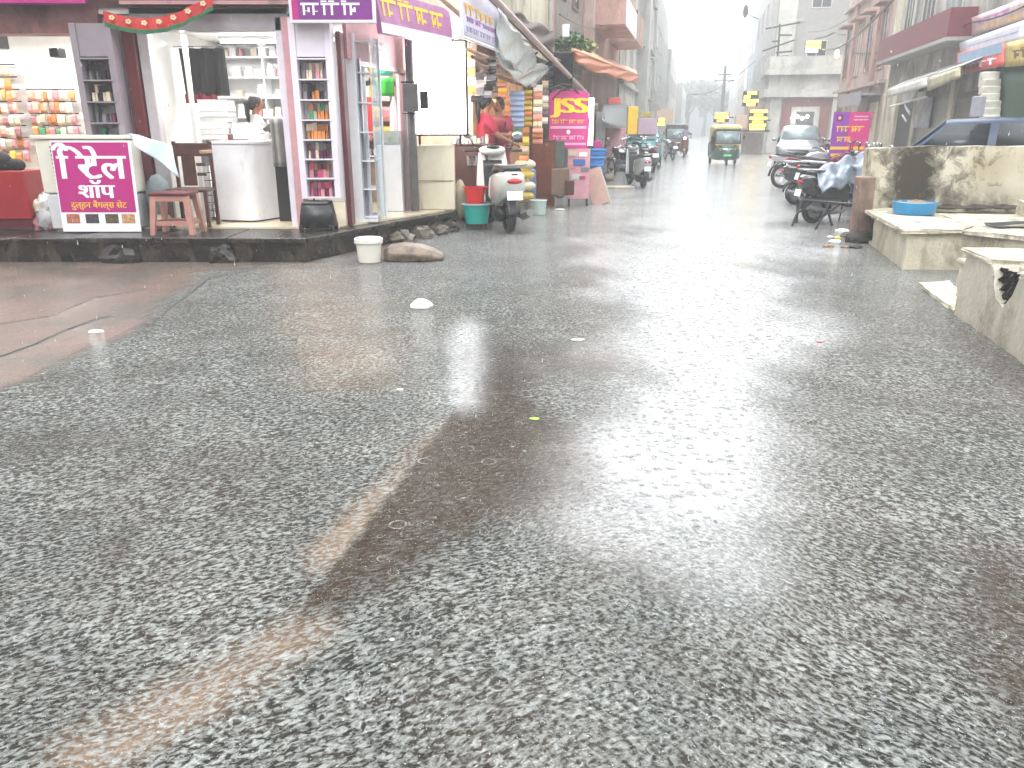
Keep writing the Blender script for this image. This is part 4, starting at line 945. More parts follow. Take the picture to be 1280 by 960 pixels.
for i, (u, v) in enumerate(((571, 36), (570, 44))):
    p = SP(u, v, -3.6); 
    t = thing('bulb', ('upper', 'lower')[i]+' of two round lamps left of the hanging banner', 'lamp', tuple(p)); part('glass_bulb', MB().ball(p, .055, 10), mat('bulb_glow', (1,.9,.7), .5), t)
# goods of the first stall
def pack_wall(x, y0, y1, z0, z1, w, h, pal, label, group, seed, depth=.06, kind='packet'):
    rr = random.Random(seed); z = z0; r_ = 0
    while z < z1:
        y = y0; k_ = 0
        while y < y1-w*.5:
            p = S(x+rr.uniform(-.03,.03), y+w/2, z+rr.uniform(-.01,.01))
            goods(kind, rr.choice(pal), p.x, p.y, p.z, w*.93, depth, h*.9, label % (ORD[k_], ORD[r_]), group, R(90)-YAW+R(-55)*0+rr.uniform(-.15,.15)); y += w; k_ += 1
        z += h; r_ += 1
pack_wall(-4.6, 14.2, 16.0, 1.0, 2.1, .17, .16, (11,3,3,10,11), 'orange packet, %s along, %s row up, behind the people in crimson', 'orange packets in the scooter stall', 1)
def hang_strip(u, v0, v1, xs, w, m, label, n=6):
    a = SP(u, v0, xs); bt = SP(u, v1, xs); t = thing('hanging_strip', label, 'goods strip', tuple(bt), -YAW)
    rr = random.Random(int(u)); hgt = (a.z-bt.z)/n
    part('string', MB().tube([bt, bt+Vector((0,0,a.z-bt.z+.15))], .005, 5), BLACK, t)
    mats_ = m if isinstance(m, (list, tuple)) else [m]
    for i in range(n):
        z = bt.z+i*hgt; q = Matrix.Translation((bt.x, bt.y, z)) @ Matrix.Rotation(rr.uniform(-.35,.35), 4, 'Z')
        part('packet', MB(q).loft([[(-w/2,-.01,0),(w/2,-.01,0),(w/2,.01,0),(-w/2,.01,0)], [(-w/2,-.045,hgt*.35),(w/2,-.045,hgt*.35),(w/2,.03,hgt*.35),(-w/2,.03,hgt*.35)], [(-w/2,-.03,hgt*.7),(w/2,-.03,hgt*.7),(w/2,.03,hgt*.7),(-w/2,.03,hgt*.7)], [(-w/2,-.005,hgt*.93),(w/2,-.005,hgt*.93),(w/2,.005,hgt*.93),(-w/2,.005,hgt*.93)]]), mats_[i % len(mats_)], t)
    return t
g = SMALL
hang_strip(646, 113, 160, -3.0, .24, mat('pale_blue_packet', (.4,.5,.68), .35, .1), 'pale blue packets hanging right of the people in crimson', 7)
hang_strip(646, 160, 178, -3.0, .2, [g[8], g[6]], 'dark packets under the pale blue ones', 2)
hang_strip(660, 112, 158, -2.9, .13, [g[10], g[10], g[3]], 'yellow packets hanging beside the pale blue ones', 7)
hang_strip(655, 158, 250, -3.0, .17, [g[10], g[3], g[4]], 'yellow and amber packets hanging low behind the scooter', 8)
hang_strip(672, 105, 160, -2.9, .16, [g[4], g[11], g[7]], 'pinkish packets hanging left of the JSS sign', 6)
hang_strip(681, 100, 155, -2.9, .12, [g[7], g[5], g[4]], 'pale grey packets hanging next to the JSS sign', 6)
hang_strip(672, 160, 180, -2.8, .18, [g[11], g[3]], 'salmon packets hanging above the brown panel', 3)
hang_strip(637, 120, 175, -3.3, .15, [g[11], g[3]], 'orange packets at the right end of the shelf wall', 5)
hang_strip(597, 72, 128, -3.3, .2, [g[8], g[5], g[7], g[5]], 'dark and grey packets hanging behind the blank sign', 6)
hang_strip(608, 78, 122, -3.3, .2, [g[5], g[8], g[7]], 'grey packets hanging over the people in crimson', 5)
hang_strip(622, 88, 116, -3.3, .2, [g[5], g[4], g[8]], 'small grey packets hanging under the beam', 4)
def lowpile(u, v, Y, w, d, h, m, name, label, cat, rz=0, bevel=.01):
    p = PX(u, v, 1)-Vector((0,0,CAM_H)); return None
def on(u, v, z=0):
    d = PX(u, v, 1)-Vector((0,0,CAM_H)); k = (z-CAM_H)/d.z; return Vector((0,0,CAM_H))+d*k
# brown counter / panels behind the scooter
p = on(588, 268, .15); lone('brown_counter', MB(_t := Matrix.Translation(p) @ Matrix.Rotation(-YAW, 4, 'Z')).box(-.28, .3, 0, .5, 0, 1.08).box(-.31, .33, -.03, .53, 1.082, 1.11), WOOD, 'dark brown wooden counter at the left of the scooter stall', 'counter', loc=tuple(p), rz=-YAW, bevel=.01)
lone('steel_pot', MB().lathe(p+Vector((.05, -.02, .78)), [(0,0), (.1,0), (.12,.14), (.13,.15), (0,.13)], 18), CHROME, 'steel pot hanging on the brown counter', 'pot')
rr = random.Random(31)
for i in range(9): goods('jar', rr.choice((7,4,8,5)), p.x-.24+.065*i, p.y+.08, p.z+1.112, .06, .06, rr.uniform(.07, .14), 'small jar, %s from the left on top of the brown counter' % ORD[i], 'jars on the brown counter')
p = on(677, 258, .02); T2 = Matrix.Translation(p) @ Matrix.Rotation(-YAW-R(8), 4, 'Z')
bp_ = thing('wooden_hoarding', 'tall red-brown wooden panel standing at the road edge right of the scooter', 'panel', tuple(p), -YAW-R(8))
RB = mat('red_brown_wood', (.22,.075,.04), .4, .3, 7, bump=.2)
part('board', MB(T2).box(-.2, .19, 0, .05, .02, 1.22), RB, bp_, bevel=.006)
part('post', MB(T2).box(.191, .25, -.02, .08, .0, 1.27), RB, bp_, bevel=.006); part('post', MB(T2).box(-.26, -.201, -.02, .06, .0, 1.16), WOOD, bp_, bevel=.006)
part('top_rail', MB(T2).box(-.27, .26, -.025, .085, 1.222, 1.26), WOOD, bp_, bevel=.006)
p = on(673, 268, 0)
bk2 = thing('paint_bucket', 'pale green-white bucket standing by the foot of the red-brown panel', 'bucket', (p.x, p.y, 0))
part('tub', MB().lathe((p.x, p.y, 0), [(0,.005), (.13,.005), (.15,.26), (.14,.26), (.125,.02)], 24), mat('pale_mint_plastic', (.5,.6,.56), .3, .1), bk2)
part('rim', MB().torus((p.x, p.y, .255), .152, .008, 24, 6, 'Z'), WHITE, bk2)
p = on(640, 268, .0)
lone('blue_drum', MB().lathe((p.x+.28, p.y+.7, .15), [(0,0), (.17,0), (.185,.3), (.17,.6), (.15,.62), (0,.62)], 20), mat('dusty_blue_plastic', (.2,.27,.45), .4, .2), 'dusty blue drum behind the scooter', 'drum')
ys_ = on(655, 262, .1)
for i in range(4): lone('goods_sack', MB().ball((ys_.x+.02*(i%2), ys_.y+.4, .3+.19*i), (.2,.16,.1), 10), (mat('yellow_sack', (.6,.48,.12), .6, .2), CREAM)[i % 2], ('yellow sack lowest in the pile right of the scooter', 'cream sack second from the floor in the pile right of the scooter', 'yellow sack third from the floor in the pile right of the scooter', 'cream sack topmost in the pile right of the scooter')[i], 'sack', group='sacks piled right of the scooter')
# tubs left of the scooter
p = on(600, 283, 0)
cr = thing('crate_stand', 'brown carton standing at the end of the plinth under the tubs', 'carton', (p.x, p.y, 0))
part('carton', MB().box(p.x-.22, p.x+.12, p.y-.05, p.y+.28, .0, .1), BLACK, cr)
def tub(c, rb, rt, h, m, label, lip=None):
    t = thing('plastic_tub', label, 'tub', tuple(c)); x, y, z = c
    part('tub', MB().lathe(c, [(0,.0), (rb,.0), (rt,h), (rt-.012,h), (rb-.01,.015), (0,.015)], 26, 1.15, .85), m, t)
    part('rim', MB().lathe((x, y, z+h), [(rt-.012,-.004), (rt+.02,-.01), (rt+.022,.012), (rt-.012,.014)], 26, 1.15, .85), lip or m, t)
p = on(596, 279, .1); tub((p.x, p.y, .1), .15, .18, .29, TEAL, 'teal plastic tub standing left of the scooter under the red one', mat('pale_rim', (.5,.6,.62), .3))
tub((p.x-.02, p.y+.02, .402), .11, .145, .24, REDP, 'bright red plastic bucket stacked on the teal tub')
lone('rag', MB().ball((p.x-.26, p.y+.2, .45), (.1,.1,.3), 10), CONC, 'greyish-brown sack leaning between plinth end and teal tub', 'sack')

# the JSS banner and what stands under it
YJ = 16.2
jl = PX(686, 183, YJ); jr = PX(734, 183, YJ); jt = PX(700, 118, YJ)
W_ = jr.x-jl.x; Hh = jt.z-jl.z; JM = Matrix.Translation((jl.x, YJ, jl.z)) @ Matrix.Rotation(R(-2), 4, 'Z')
jb = thing('shop_banner', 'magenta banner with big yellow JSS letters over white lines', 'banner', tuple(jl))
part('sheet', MB(JM).yprism([(0, -.0), (W_, -.06), (W_+.03, Hh*.52), (W_, Hh*.6), (W_, Hh*1.0)]+[(W_/2+W_/2*math.cos(a), Hh+.09*math.sin(a)) for a in np.linspace(.2, 2.94, 9)]+[(0, Hh)], 0, .03), mat('bright_magenta_print', (.62,.08,.32), .4, .05), jb)
part('lettering', text_mb('JSS', .05, W_-.03, Hh*.56, Hh*.93, -.006, .06, JM), mat('bright_yellow_print', (.9,.72,.03), .4), jb, smooth=0)
part('lettering', script_mb(.05, W_-.05, Hh*.44, Hh*.53, -.004, 4, 4, JM), YELLOWP, jb, smooth=0)
part('printed_band', MB(JM).box(.03, W_-.03, -.003, -.001, Hh*.345, Hh*.395), mat('pale_pink_print', (.85,.5,.68), .4), jb)
part('logo', MB(JM).ball((W_/2, -.002, Hh*.28), (.04,.004,.045), 10), WHITEP, jb)
part('lettering', script_mb(.08, W_-.06, Hh*.13, Hh*.22, -.004, 14, 4, JM), mat('pale_pink_print', (.85,.5,.68), .4), jb, smooth=0)
part('printed_band', MB(JM).box(.1, W_-.03, -.003, -.001, Hh*.03, Hh*.07), mat('pale_pink_print', (.85,.5,.68), .4), jb)
part('pole', MB(JM).tube([(.05,.045,-1.0), (.05,.045,Hh)], .018, 8), DARKM, jb); part('pole', MB(JM).tube([(W_-.06,.045,-1.0), (W_-.06,.045,Hh)], .018, 8), DARKM, jb)
a = PX(735, 122, 16.8); c = PX(741, 182, 16.8)
lone('lit_sign', MB().box(a.x, a.x+.13, 16.8, 16.9, c.z, a.z), mat('lit_white_panel', (.85,.85,.85), .4, emit=.7, ecol=(1,1,1)), 'narrow lit white panel at the right edge of the JSS banner', 'sign', bevel=.01)
def stand(u0, u1, vt, vb, Y, d, m, name, label, cat, bevel=.01, **k):
    a = PX(u0, vb, Y); c = PX(u1, vt, Y); return lone(name, MB().box(a.x, c.x, Y, Y+d, max(a.z, .0), c.z), m, label, cat, bevel=bevel, **k)
stand(688, 706, 176, 210, 15.6, .3, mat('grey_green_metal', (.13,.16,.14), .4, .2), 'metal_box', 'grey-green metal box below the JSS banner', 'box')
stand(689, 712, 211, 244, 15.4, .4, mat('brown_carton', (.25,.18,.13), .6, .25, 5), 'carton', 'brown weathered carton under the grey-green metal box', 'carton')
vm = thing('sticker_panel', 'pink sticker-covered panel with small pictures under the JSS banner', 'panel', tuple(PX(722, 232, 15.9)))
a = PX(709, 232, 15.9); c = PX(738, 186, 15.9)
part('board', MB().box(a.x, c.x, 15.9, 15.96, .15, c.z), mat('pale_pink_board', (.62,.36,.4), .5, .15), vm)
for (u, v, s, mi) in ((716, 192, .09, 4), (729, 193, .08, 7), (724, 203, .12, 9), (715, 208, .07, 1), (731, 212, .08, 5), (720, 221, .1, 7), (728, 222, .06, 0)):
    q = PX(u, v, 15.89); part('sticker', MB().box(q.x-s, q.x+s, 15.885, 15.899, q.z-s*.5, q.z+s*.5), SMALL[mi], vm)
part('foot', MB().box(a.x+.02, a.x+.06, 15.9, 15.96, 0, .149), DARKM, vm); part('foot', MB().box(c.x-.06, c.x-.02, 15.9, 15.96, 0, .149), DARKM, vm)
for i, (v0, mi) in enumerate(((186, 0), (196, 1), (205, 2))):
    a = PX(737, v0+8, 17.2); c = PX(757-i*1.5, v0, 17.2); z0 = a.z
    t = thing('plastic_crate', ('blue plastic crate topmost beside the JSS banner', 'blue plastic crate in the middle of the stack beside the JSS banner', 'darker blue plastic crate lowest in the stack beside the JSS banner')[i], 'crate', (a.x, 17.2, z0), 0, 'blue crates beside the JSS banner')
    part('walls', MB().box(a.x, c.x, 17.2, 17.24, z0, c.z).box(a.x, c.x, 17.5, 17.54, z0, c.z).box(a.x, a.x+.03, 17.24, 17.5, z0, c.z).box(c.x-.03, c.x, 17.24, 17.5, z0, c.z), BLUEP, t)
    part('rim', MB().box(a.x-.02, c.x+.02, 17.17, 17.2, c.z-.03, c.z+.005), mat('light_blue_plastic', (.12,.42,.75), .3), t)
stand(738, 752, 213, 232, 17.2, .3, DARKM, 'trestle', 'dark trestle under the blue crates', 'trestle')
def lean(u0, v0, u1, v1, Y, w, m, name, label, rx=-20):
    a = PX(u0, v0, Y); h = (PX(u0, v1, Y).z-0)
    M = Matrix.Translation((a.x, Y, 0)) @ Matrix.Rotation(R(-18), 4, 'Y') @ Matrix.Rotation(R(rx), 4, 'X')
    return lone(name, MB(M).box(-w/2, w/2, 0, .03, 0, h/math.cos(R(20))), m, label, 'board', bevel=.004)
lean(753, 238, 745, 210, 16.3, .36, mat('pinkish_board', (.45,.3,.26), .6, .15), 'leaning_board', 'pinkish board leaning at the road edge beside the blue crates')
lean(763, 236, 745, 207, 16.5, .09, mat('green_grey_plank', (.45,.48,.4), .6, .15), 'leaning_plank', 'narrow pale plank leaning right of the pinkish board')
lone('flat_slab', MB(Matrix.Translation(on(770, 235, 0)) @ Matrix.Rotation(R(10), 4, 'Z')).box(-.45, .45, -.2, .2, 0, .05), LIME, 'pale flat slab lying at the road edge before the parked motorbikes', 'slab', bevel=.01)

# --- things overhead on the left
def quad_cloth(name, label, cat, c4, m, nu=16, nv=8, sag=0, wave=0, solid=.006):
    a, b, c, d = c4                                    # a,b along the top; c under b; d under a
    def f(i, j):
        p = a.lerp(b, i).lerp(d.lerp(c, i), j); p = p.copy(); p.z -= sag*math.sin(math.pi*i)*(.3+j)+wave*math.sin(i*23+j*4); p.x += wave*math.sin(i*17+j*9); return tuple(p)
    return lone(name, MB().grid(f, nu, nv), m, label, cat, solid=solid)
hb = thing('hanging_banner', 'pale hanging banner with yellow and violet lettering beside the blank sign', 'banner', tuple(SP(598, 30, -2.75)))
c4 = [SP(574, -30, -2.75), SP(622, 2, -2.75), SP(625, 64, -2.75), SP(578, 46, -2.75)]
part('sheet', MB().grid(lambda i, j: tuple(c4[0].lerp(c4[1], i).lerp(c4[3].lerp(c4[2], i), j)), 8, 6), mat('pale_banner', (.68,.66,.75), .45, .05), hb, solid=.01)
ex = (c4[2]-c4[3]); ez = (c4[0]-c4[3]); nrm = ex.cross(ez).normalized(); 
BM = Matrix(((ex.x, -nrm.x if False else nrm.x*-1, ez.x, c4[3].x), (ex.y, nrm.y*-1, ez.y, c4[3].y), (ex.z, nrm.z*-1, ez.z, c4[3].z), (0,0,0,1)))
def plane_part(nm, mb, m, off=.012):
    s_ = MB(); sgn = 1 if (Vector((0,0,1.5))-c4[3]).dot(nrm) > 0 else -1
    s_.v = [tuple(c4[3]+ex*x+ez*z+nrm*sgn*(off-y)) for x, y, z in mb.v]; s_.f = mb.f
    return part(nm, s_, m, hb, smooth=0)
plane_part('lettering', script_mb(.06, .8, .42, .6, 0, 51, 3), YELLOWP)
plane_part('lettering', script_mb(.1, .9, .3, .4, 0, 52, 4), mat('violet_print', (.45,.2,.5), .4))
plane_part('lettering', script_mb(.08, .92, .12, .24, 0, 53, 5), mat('soft_violet_print', (.5,.42,.62), .4))
part('edging', MB().tube([c4[0], c4[3], c4[2], c4[1]], .02, 6), mat('pale_edge', (.75,.75,.78), .4), hb)
quad_cloth('plastic_sheet', 'crumpled translucent plastic sheet slung under the sloping pipe', 'sheet', [SP(622, 8, -2.7), SP(672, 70, -2.7), SP(664, 100, -2.9), SP(622, 62, -2.7)], mat('wet_plastic_sheet', (.62,.66,.66), .15, .15, 8, alpha=.8, bump=.4, bscale=9), 22, 10, .04, .02)
quad_cloth('plastic_sheet', 'loose lower fold of plastic hanging over the stall goods', 'sheet', [SP(628, 55, -2.8), SP(690, 84, -2.8), SP(668, 108, -2.9), SP(618, 66, -2.8)], mat('wet_plastic_sheet', (.62,.66,.66), .15, .15), 22, 10, .12, .02)
quad_cloth('tarpaulin', 'dark brown ragged tarpaulin along the eave on the left', 'tarpaulin', [SP(590, -12, -3.0), SP(692, 40, -3.0), SP(692, 66, -3.0), SP(605, 4, -2.9)], mat('brown_tarp', (.13,.09,.08), .6, .4, 14, bump=.6, bscale=20), 26, 8, .0, .03, .02)
lone('awning_pipe', MB().tube([SP(600, -20, -2.6), SP(735, 119, -2.6)], .045, 10), mat('pinkish_pipe', (.5,.4,.38), .4, .15), 'long sloping pinkish pipe at the awning edge above the stalls', 'pipe')
lone('awning_pipe', MB().tube([SP(600, -14, -2.75), SP(690, 78, -2.75)], .03, 8), DARKM, 'thin dark rail just below the sloping awning pipe', 'pipe')
lone('timber_beam', MB().tube([SP(545, -6, -3.1), SP(582, 26, -3.1)], .05, 6), mat('pale_timber', (.5,.36,.25), .6, .2), 'pale timber beam above the blank sign, left of the banner', 'beam')
for i in range(4):
    lone('timber_beam', MB().tube([SP(584+6*i, 62+9*i, -3.15), SP(650+4*i, 88+7*i, -3.15)], .03, 6), BEAMS if i % 2 else mat('pale_timber', (.5,.36,.25), .6), ('topmost', 'second', 'third', 'lowest')[i]+' of the thin beams under the hanging banner', 'beam')
# metal sheet roofs of the stalls
def sheet_roof(label, y0, y1, z, m, out=.9, rise=.35):
    t = thing('awning', label, 'awning', tuple(S(X0, (y0+y1)/2, z)), -YAW)
    n = int((y1-y0)/.12); 
    part('sheet', MB(SM).grid(lambda a, b: (X0+out*b, y0+(y1-y0)*a, z+rise*(1-b)+.015*math.cos(a*n*2*math.pi)), n*4, 2), m, t, solid=.006)
    for k in range(int((y1-y0)/1.6)+1): yk = y0+.1+1.6*k; part('strut', MB(SM).tube([(X0, yk, z-.4), (X0+out-.05, yk, z-.02)], .018, 6), DARKM, t)
sheet_roof('rusty brown corrugated awning over the stall behind the scooter', 12.7, 16.6, 2.78, BEAMS, .75)
sheet_roof('grey-green corrugated awning above the JSS banner', 16.7, 19.4, 2.62, mat('grey_green_sheet', (.3,.34,.3), .4, .2), .8)
oa = [SP(716, 62, -2.5), SP(797, 93, -2.5), SP(797, 106, -2.45), SP(722, 82, -2.45)]
quad_cloth('orange_awning', 'long orange cloth awning with pale edge below the balconies', 'awning', oa, mat('orange_cloth', (.55,.22,.11), .6, .2, dirt=(.3,.2,.15), damt=.3), 30, 6, 0, .03, .01)
quad_cloth('orange_awning', 'sloping pale peach roof cloth behind the orange awning strip', 'awning', [SP(722, 58, -3.3), SP(795, 88, -3.3), SP(797, 94, -2.52), SP(717, 64, -2.52)], mat('peach_cloth', (.7,.42,.28), .6, .12), 24, 6, .02, .01, .01)
lone('awning_edge', MB().tube([oa[0], oa[1]], .035, 8), mat('peach_cloth', (.7,.42,.28), .6, .12), 'pale peach roll along the top of the orange awning', 'awning edge')
quad_cloth('grey_awning', 'grey cloth awning sloping down over the pink stall', 'awning', [SP(752, 130, -2.9), SP(789, 128, -2.9), SP(786, 166, -2.3), SP(752, 152, -2.3)], mat('grey_awning_cloth', (.22,.24,.25), .6, .15), 12, 8, 0, .01, .01)
stand(784, 798, 133, 168, 26.5, .3, mat('golden_yellow_board', (.8,.55,.05), .45, .1), 'yellow_board', 'tall golden yellow board beyond the grey awning', 'board')
stand(797, 822, 148, 168, 31, .2, mat('pale_violet_board', (.55,.42,.5), .45, .1), 'pink_board', 'pale violet-pink board above the teal car', 'board')
stand(757, 783, 160, 190, 25.5, .3, mat('pink_goods_stack', (.6,.36,.38), .5, .25, 12), 'goods_pile', 'pinkish pile of goods behind the parked motorbikes', 'goods pile')
stand(744, 757, 140, 185, 21.5, .3, mat('grey_goods_stack', (.35,.34,.34), .5, .25, 12), 'goods_pile', 'grey goods hung in front of the pale pink stall', 'goods pile')
# plant on the ledge
def leafy(name, label, cat, c, r, n, m, seed, size=.12, stem=None, pot=None):
    t = thing(name, label, cat, tuple(c)); rr = random.Random(seed); mb = MB()
    for i in range(n):
        d = Vector((rr.gauss(0,1), rr.gauss(0,1), rr.gauss(0,1))); d.normalize(); d *= rr.random()**.4
        p = Vector(c)+Vector((d.x*r[0], d.y*r[1], d.z*r[2])); a = rr.random()*6.28; s = size*rr.uniform(.6, 1.3)
        M = Matrix.Translation(p) @ Matrix.Rotation(a, 4, 'Z') @ Matrix.Rotation(rr.uniform(-1,1), 4, 'X') @ Matrix.Rotation(rr.uniform(-.8,.8), 4, 'Y')
        mb.add([(0,-s*.5,0), (s*.3,0,.02*s), (0,s*.5,0), (-s*.3,0,.02*s)], [(0,1,2,3)], M)
    part('foliage', mb, m, t, smooth=0)
    if stem: part('stem', MB().tube([Vector(c)-Vector((0,0,stem)), Vector(c)], [.03, .015], 6), WOOD, t)
    if pot: part('pot', MB().lathe(Vector(c)-Vector((0,0,stem+.02)), [(0,0), (.12,0), (.17,.25), (.15,.25)], 14), mat('grey_pot', (.4,.38,.36), .6), t)
    return t
LEAF = mat('fresh_leaves', (.09,.2,.03), .5, .4, 3)
leafy('potted_plant', 'bushy green plant on the ledge above the orange awning', 'plant', SP(712, 55, -3.0), (.42,.42,.26), 420, LEAF, 3, .13, .35, True)
leafy('potted_plant', 'yellow-green leafy plant right of the bushy one on the ledge', 'plant', SP(733, 58, -3.0), (.3,.3,.16), 150, mat('yellow_green_leaves', (.25,.3,.05), .5, .3), 4, .15, .3)
stand(703, 712, 30, 46, 18, .2, WHITE, 'white_box', 'small white box on the wall above the bushy plant', 'box')
lone('meter_cluster', MB().box(*(lambda q: (q.x-.2, q.x+.2, q.y, q.y+.1, q.z-.35, q.z+.35))(PX(704, 88, 17))), DARKM, 'dark cluster of wires and meters above the JSS banner', 'meter box', bevel=.02)
for i, (a, bq) in enumerate((((690, 125, 16), (712, 112, 16)), ((700, 105, 16), (725, 118, 16.2)), ((684, 112, 15.8), (712, 113, 16)))):
    pa = PX(*a); pb = PX(*bq); mid = (pa+pb)/2-Vector((0,0,-.08)); lone('cable', MB().tube([pa, mid, pb], .016, 6), BLACK, ('left', 'right', 'level')[i]+' black cable looped over the top of the JSS banner', 'cable')

# --- right row
XR = 6.5
b = block('sign_covered_building', 'right-hand building covered with shop signs above a green panel', XR, 13, 10, 19.3, 0, 7.5, GREYP)
F = FR(XR, 19.3)
for nm, lb_, xs, us, mm, kk in (('shop_sign', 'pink and cream sign along the top right of the street', 6.3, [(1216, 22), (1290, -6), (1290, 22), (1216, 44)], mat('pink_cream_sign', (.6,.46,.46), .45, .3, 2), 61),
                          ('shop_sign', 'long silvery white sign board under the pink and cream one', 6.2, [(1200, 54), (1290, 22), (1290, 47), (1203, 70)], mat('silver_sign', (.62,.62,.68), .35, .12), 62),
                          ('shop_sign', 'blue and red sign board above the shop front on the right', 6.15, [(1197, 66), (1256, 54), (1256, 82), (1197, 94)], mat('red_sign', (.62,.16,.15), .45, .12), 63),
                          ('shop_sign', 'yellow and brown sign board at the right edge of the photo', 6.15, [(1258, 54), (1292, 46), (1292, 80), (1258, 84)], mat('ochre_sign', (.55,.45,.16), .45, .3, 4), 64)):
    c4 = [SP(u, v, xs) for u, v in us]; t = thing(nm, lb_, 'sign', tuple(c4[3]), -YAW)
    part('panel', MB().grid(lambda i, j: tuple(c4[0].lerp(c4[1], i).lerp(c4[3].lerp(c4[2], i), j)), 6, 4), mm, t, solid=.05)
    ex = c4[2]-c4[3]; ez = c4[0]-c4[3]; nn = Vector((-math.cos(YAW), math.sin(YAW), 0))
    def pp(nmx, mb, m_):
        s_ = MB(); s_.v = [tuple(c4[3]+ex*x+ez*z+nn*(.03-y)) for x, y, z in mb.v]; s_.f = mb.f; part(nmx, s_, m_, t, smooth=0)
    if kk == 61: pp('lettering', script_mb(.1, .7, .5, .78, 0, 61, 4), mat('violet_print', (.45,.2,.5), .4)); pp('lettering', script_mb(.2, .9, .12, .35, 0, 65, 5), LETY)
    if kk == 62: pp('lettering', script_mb(.15, .9, .3, .65, 0, 62, 6), mat('grey_blue_print', (.35,.38,.5), .4))
    if kk == 63: pp('printed_band', MB().box(.05, .98, -.002, 0, .5, .9), mat('dusty_blue_print', (.3,.4,.52), .4)); pp('lettering', script_mb(.08, .9, .14, .4, 0, 63, 4), WHITEP)
    if kk == 64: pp('lettering', script_mb(.3, .9, .3, .7, 0, 64, 2), mat('brown_print', (.2,.1,.05), .4))
c4 = [SP(1247, 84, 6.3), SP(1295, 82, 6.3), SP(1295, 190, 6.3), SP(1243, 190, 6.3)]
quad_cloth('green_panel', 'dark green painted panel closing the shop front at the right edge', 'panel', c4, mat('bottle_green_panel', (.035,.1,.065), .5, .15), 4, 4, 0, 0, .05)
for k in range(9):
    p = SP(1240, 88+9*k, 6.1); lone('white_carton', MB(Matrix.Translation((p.x, p.y, p.z-.2)) @ Matrix.Rotation(-YAW+R(7*((k*5)%3-1)), 4, 'Z')).box(-.2, .14, -.15, .15, 0, .17), mat('off_white_bundle', (.62,.6,.54), .5, .15),
        'off-white bundle, %s from the top of the stack left of the green panel' % 'first second third fourth fifth sixth seventh eighth ninth'.split()[k], 'bundle', group='bundles stacked beside the green panel', bevel=.02)
stand(1222, 1234, 120, 146, 15.5, .3, mat('grey_box_metal', (.4,.42,.45), .4), 'grey_box', 'grey box standing left of the white bundles', 'box')

b = block('balcony_building', 'grey building with a maroon balcony band and shutters below, right side of the street', XR, 13, 19.4, 31, 0, 8, mat('mottled_white_wall', (.48,.46,.43), .6, .25, 1.5, dirt=(.13,.12,.11), damt=.6, dscale=.9))
part('balcony_slab', MB(SM).box(XR-.62, XR, 22.6, 30.6, 3.55, 3.64), GREYP, b)
part('balcony_panel', MB(SM).box(XR-.62, XR-.56, 22.6, 30.6, 3.642, 4.3).box(XR-.56, XR, 22.6, 22.66, 3.642, 4.3), mat('maroon_band', (.23,.045,.065), .5, .1), b)
F = FR(XR, 31)
for x, w in ((1.0, 1.1), (3.2, 1.3), (5.6, 1.5)): window(b, F, x, 4.3, w, 1.8, FRM, GLASSD if x < 5 else GLASSL, 2)
for x in (9.2, 10.3): window(b, F, x, 4.5, .8, 1.3, FRM, GLASSD, 1)
part('pillar', MB(F).box(.0, .4, -.14, 0, 0, 7.9), CREAMW, b)
part('pipe', MB(F).tube([(2.4, -.08, 3.7), (2.4, -.08, 7.8)], .05, 8), FRM, b)
# shutters, each slat its own ridge
def shutter(x0, x1, z1, label=None, m=None):
    s = part('roller_shutter', MB(F).box(x0, x1, -.03, 0, .1, z1), m or STEEL, b, label=label); n = int((z1-.1)/.11)
    sl_ = MB(F)
    for k in range(n): part('slat', MB(F).box(x0+.02, x1-.02, -.055, -.031, .12+.11*k, .12+.11*k+.085), m or STEEL, s)
shutter(4.5, 7.6, 2.35); shutter(8.0, 9.8, 2.35, m=mat('brownish_shutter', (.22,.2,.19), .4, .2))
part('doorway', MB(F).box(1.9, 4.1, -.02, .0, .1, 2.3), mat('shop_dark_gap', (.06,.06,.065), .5, .4, 6), b)
for xa, xb in ((4.12, 4.48), (7.62, 7.98), (.42, 1.88)): part('pilaster', MB(F).box(xa, xb, -.12, 0, 0, 2.75), CREAMW, b)
t = thing('poster', 'grey and white poster of a sports figure on the shutter front', 'poster', tuple(SP(1150, 130, 6.35)))
a = SP(1141, 160, 6.38); c = SP(1168, 112, 6.38); part('sheet', MB().grid(lambda i, j: (a.x+(c.x-a.x)*i, a.y+(c.y-a.y)*i, a.z+(c.z-a.z)*j), 4, 4), mat('poster_grey', (.42,.44,.48), .4, .4, 3), t, solid=.02)
for (u0, v0, u1, v1) in ((1132, 134, 1137, 143), (1128, 144, 1133, 152)): part('brush_mark', MB().tube([SP(u0, v0, 6.33), SP(u1, v1, 6.33)], .03, 6), WHITEP, t)
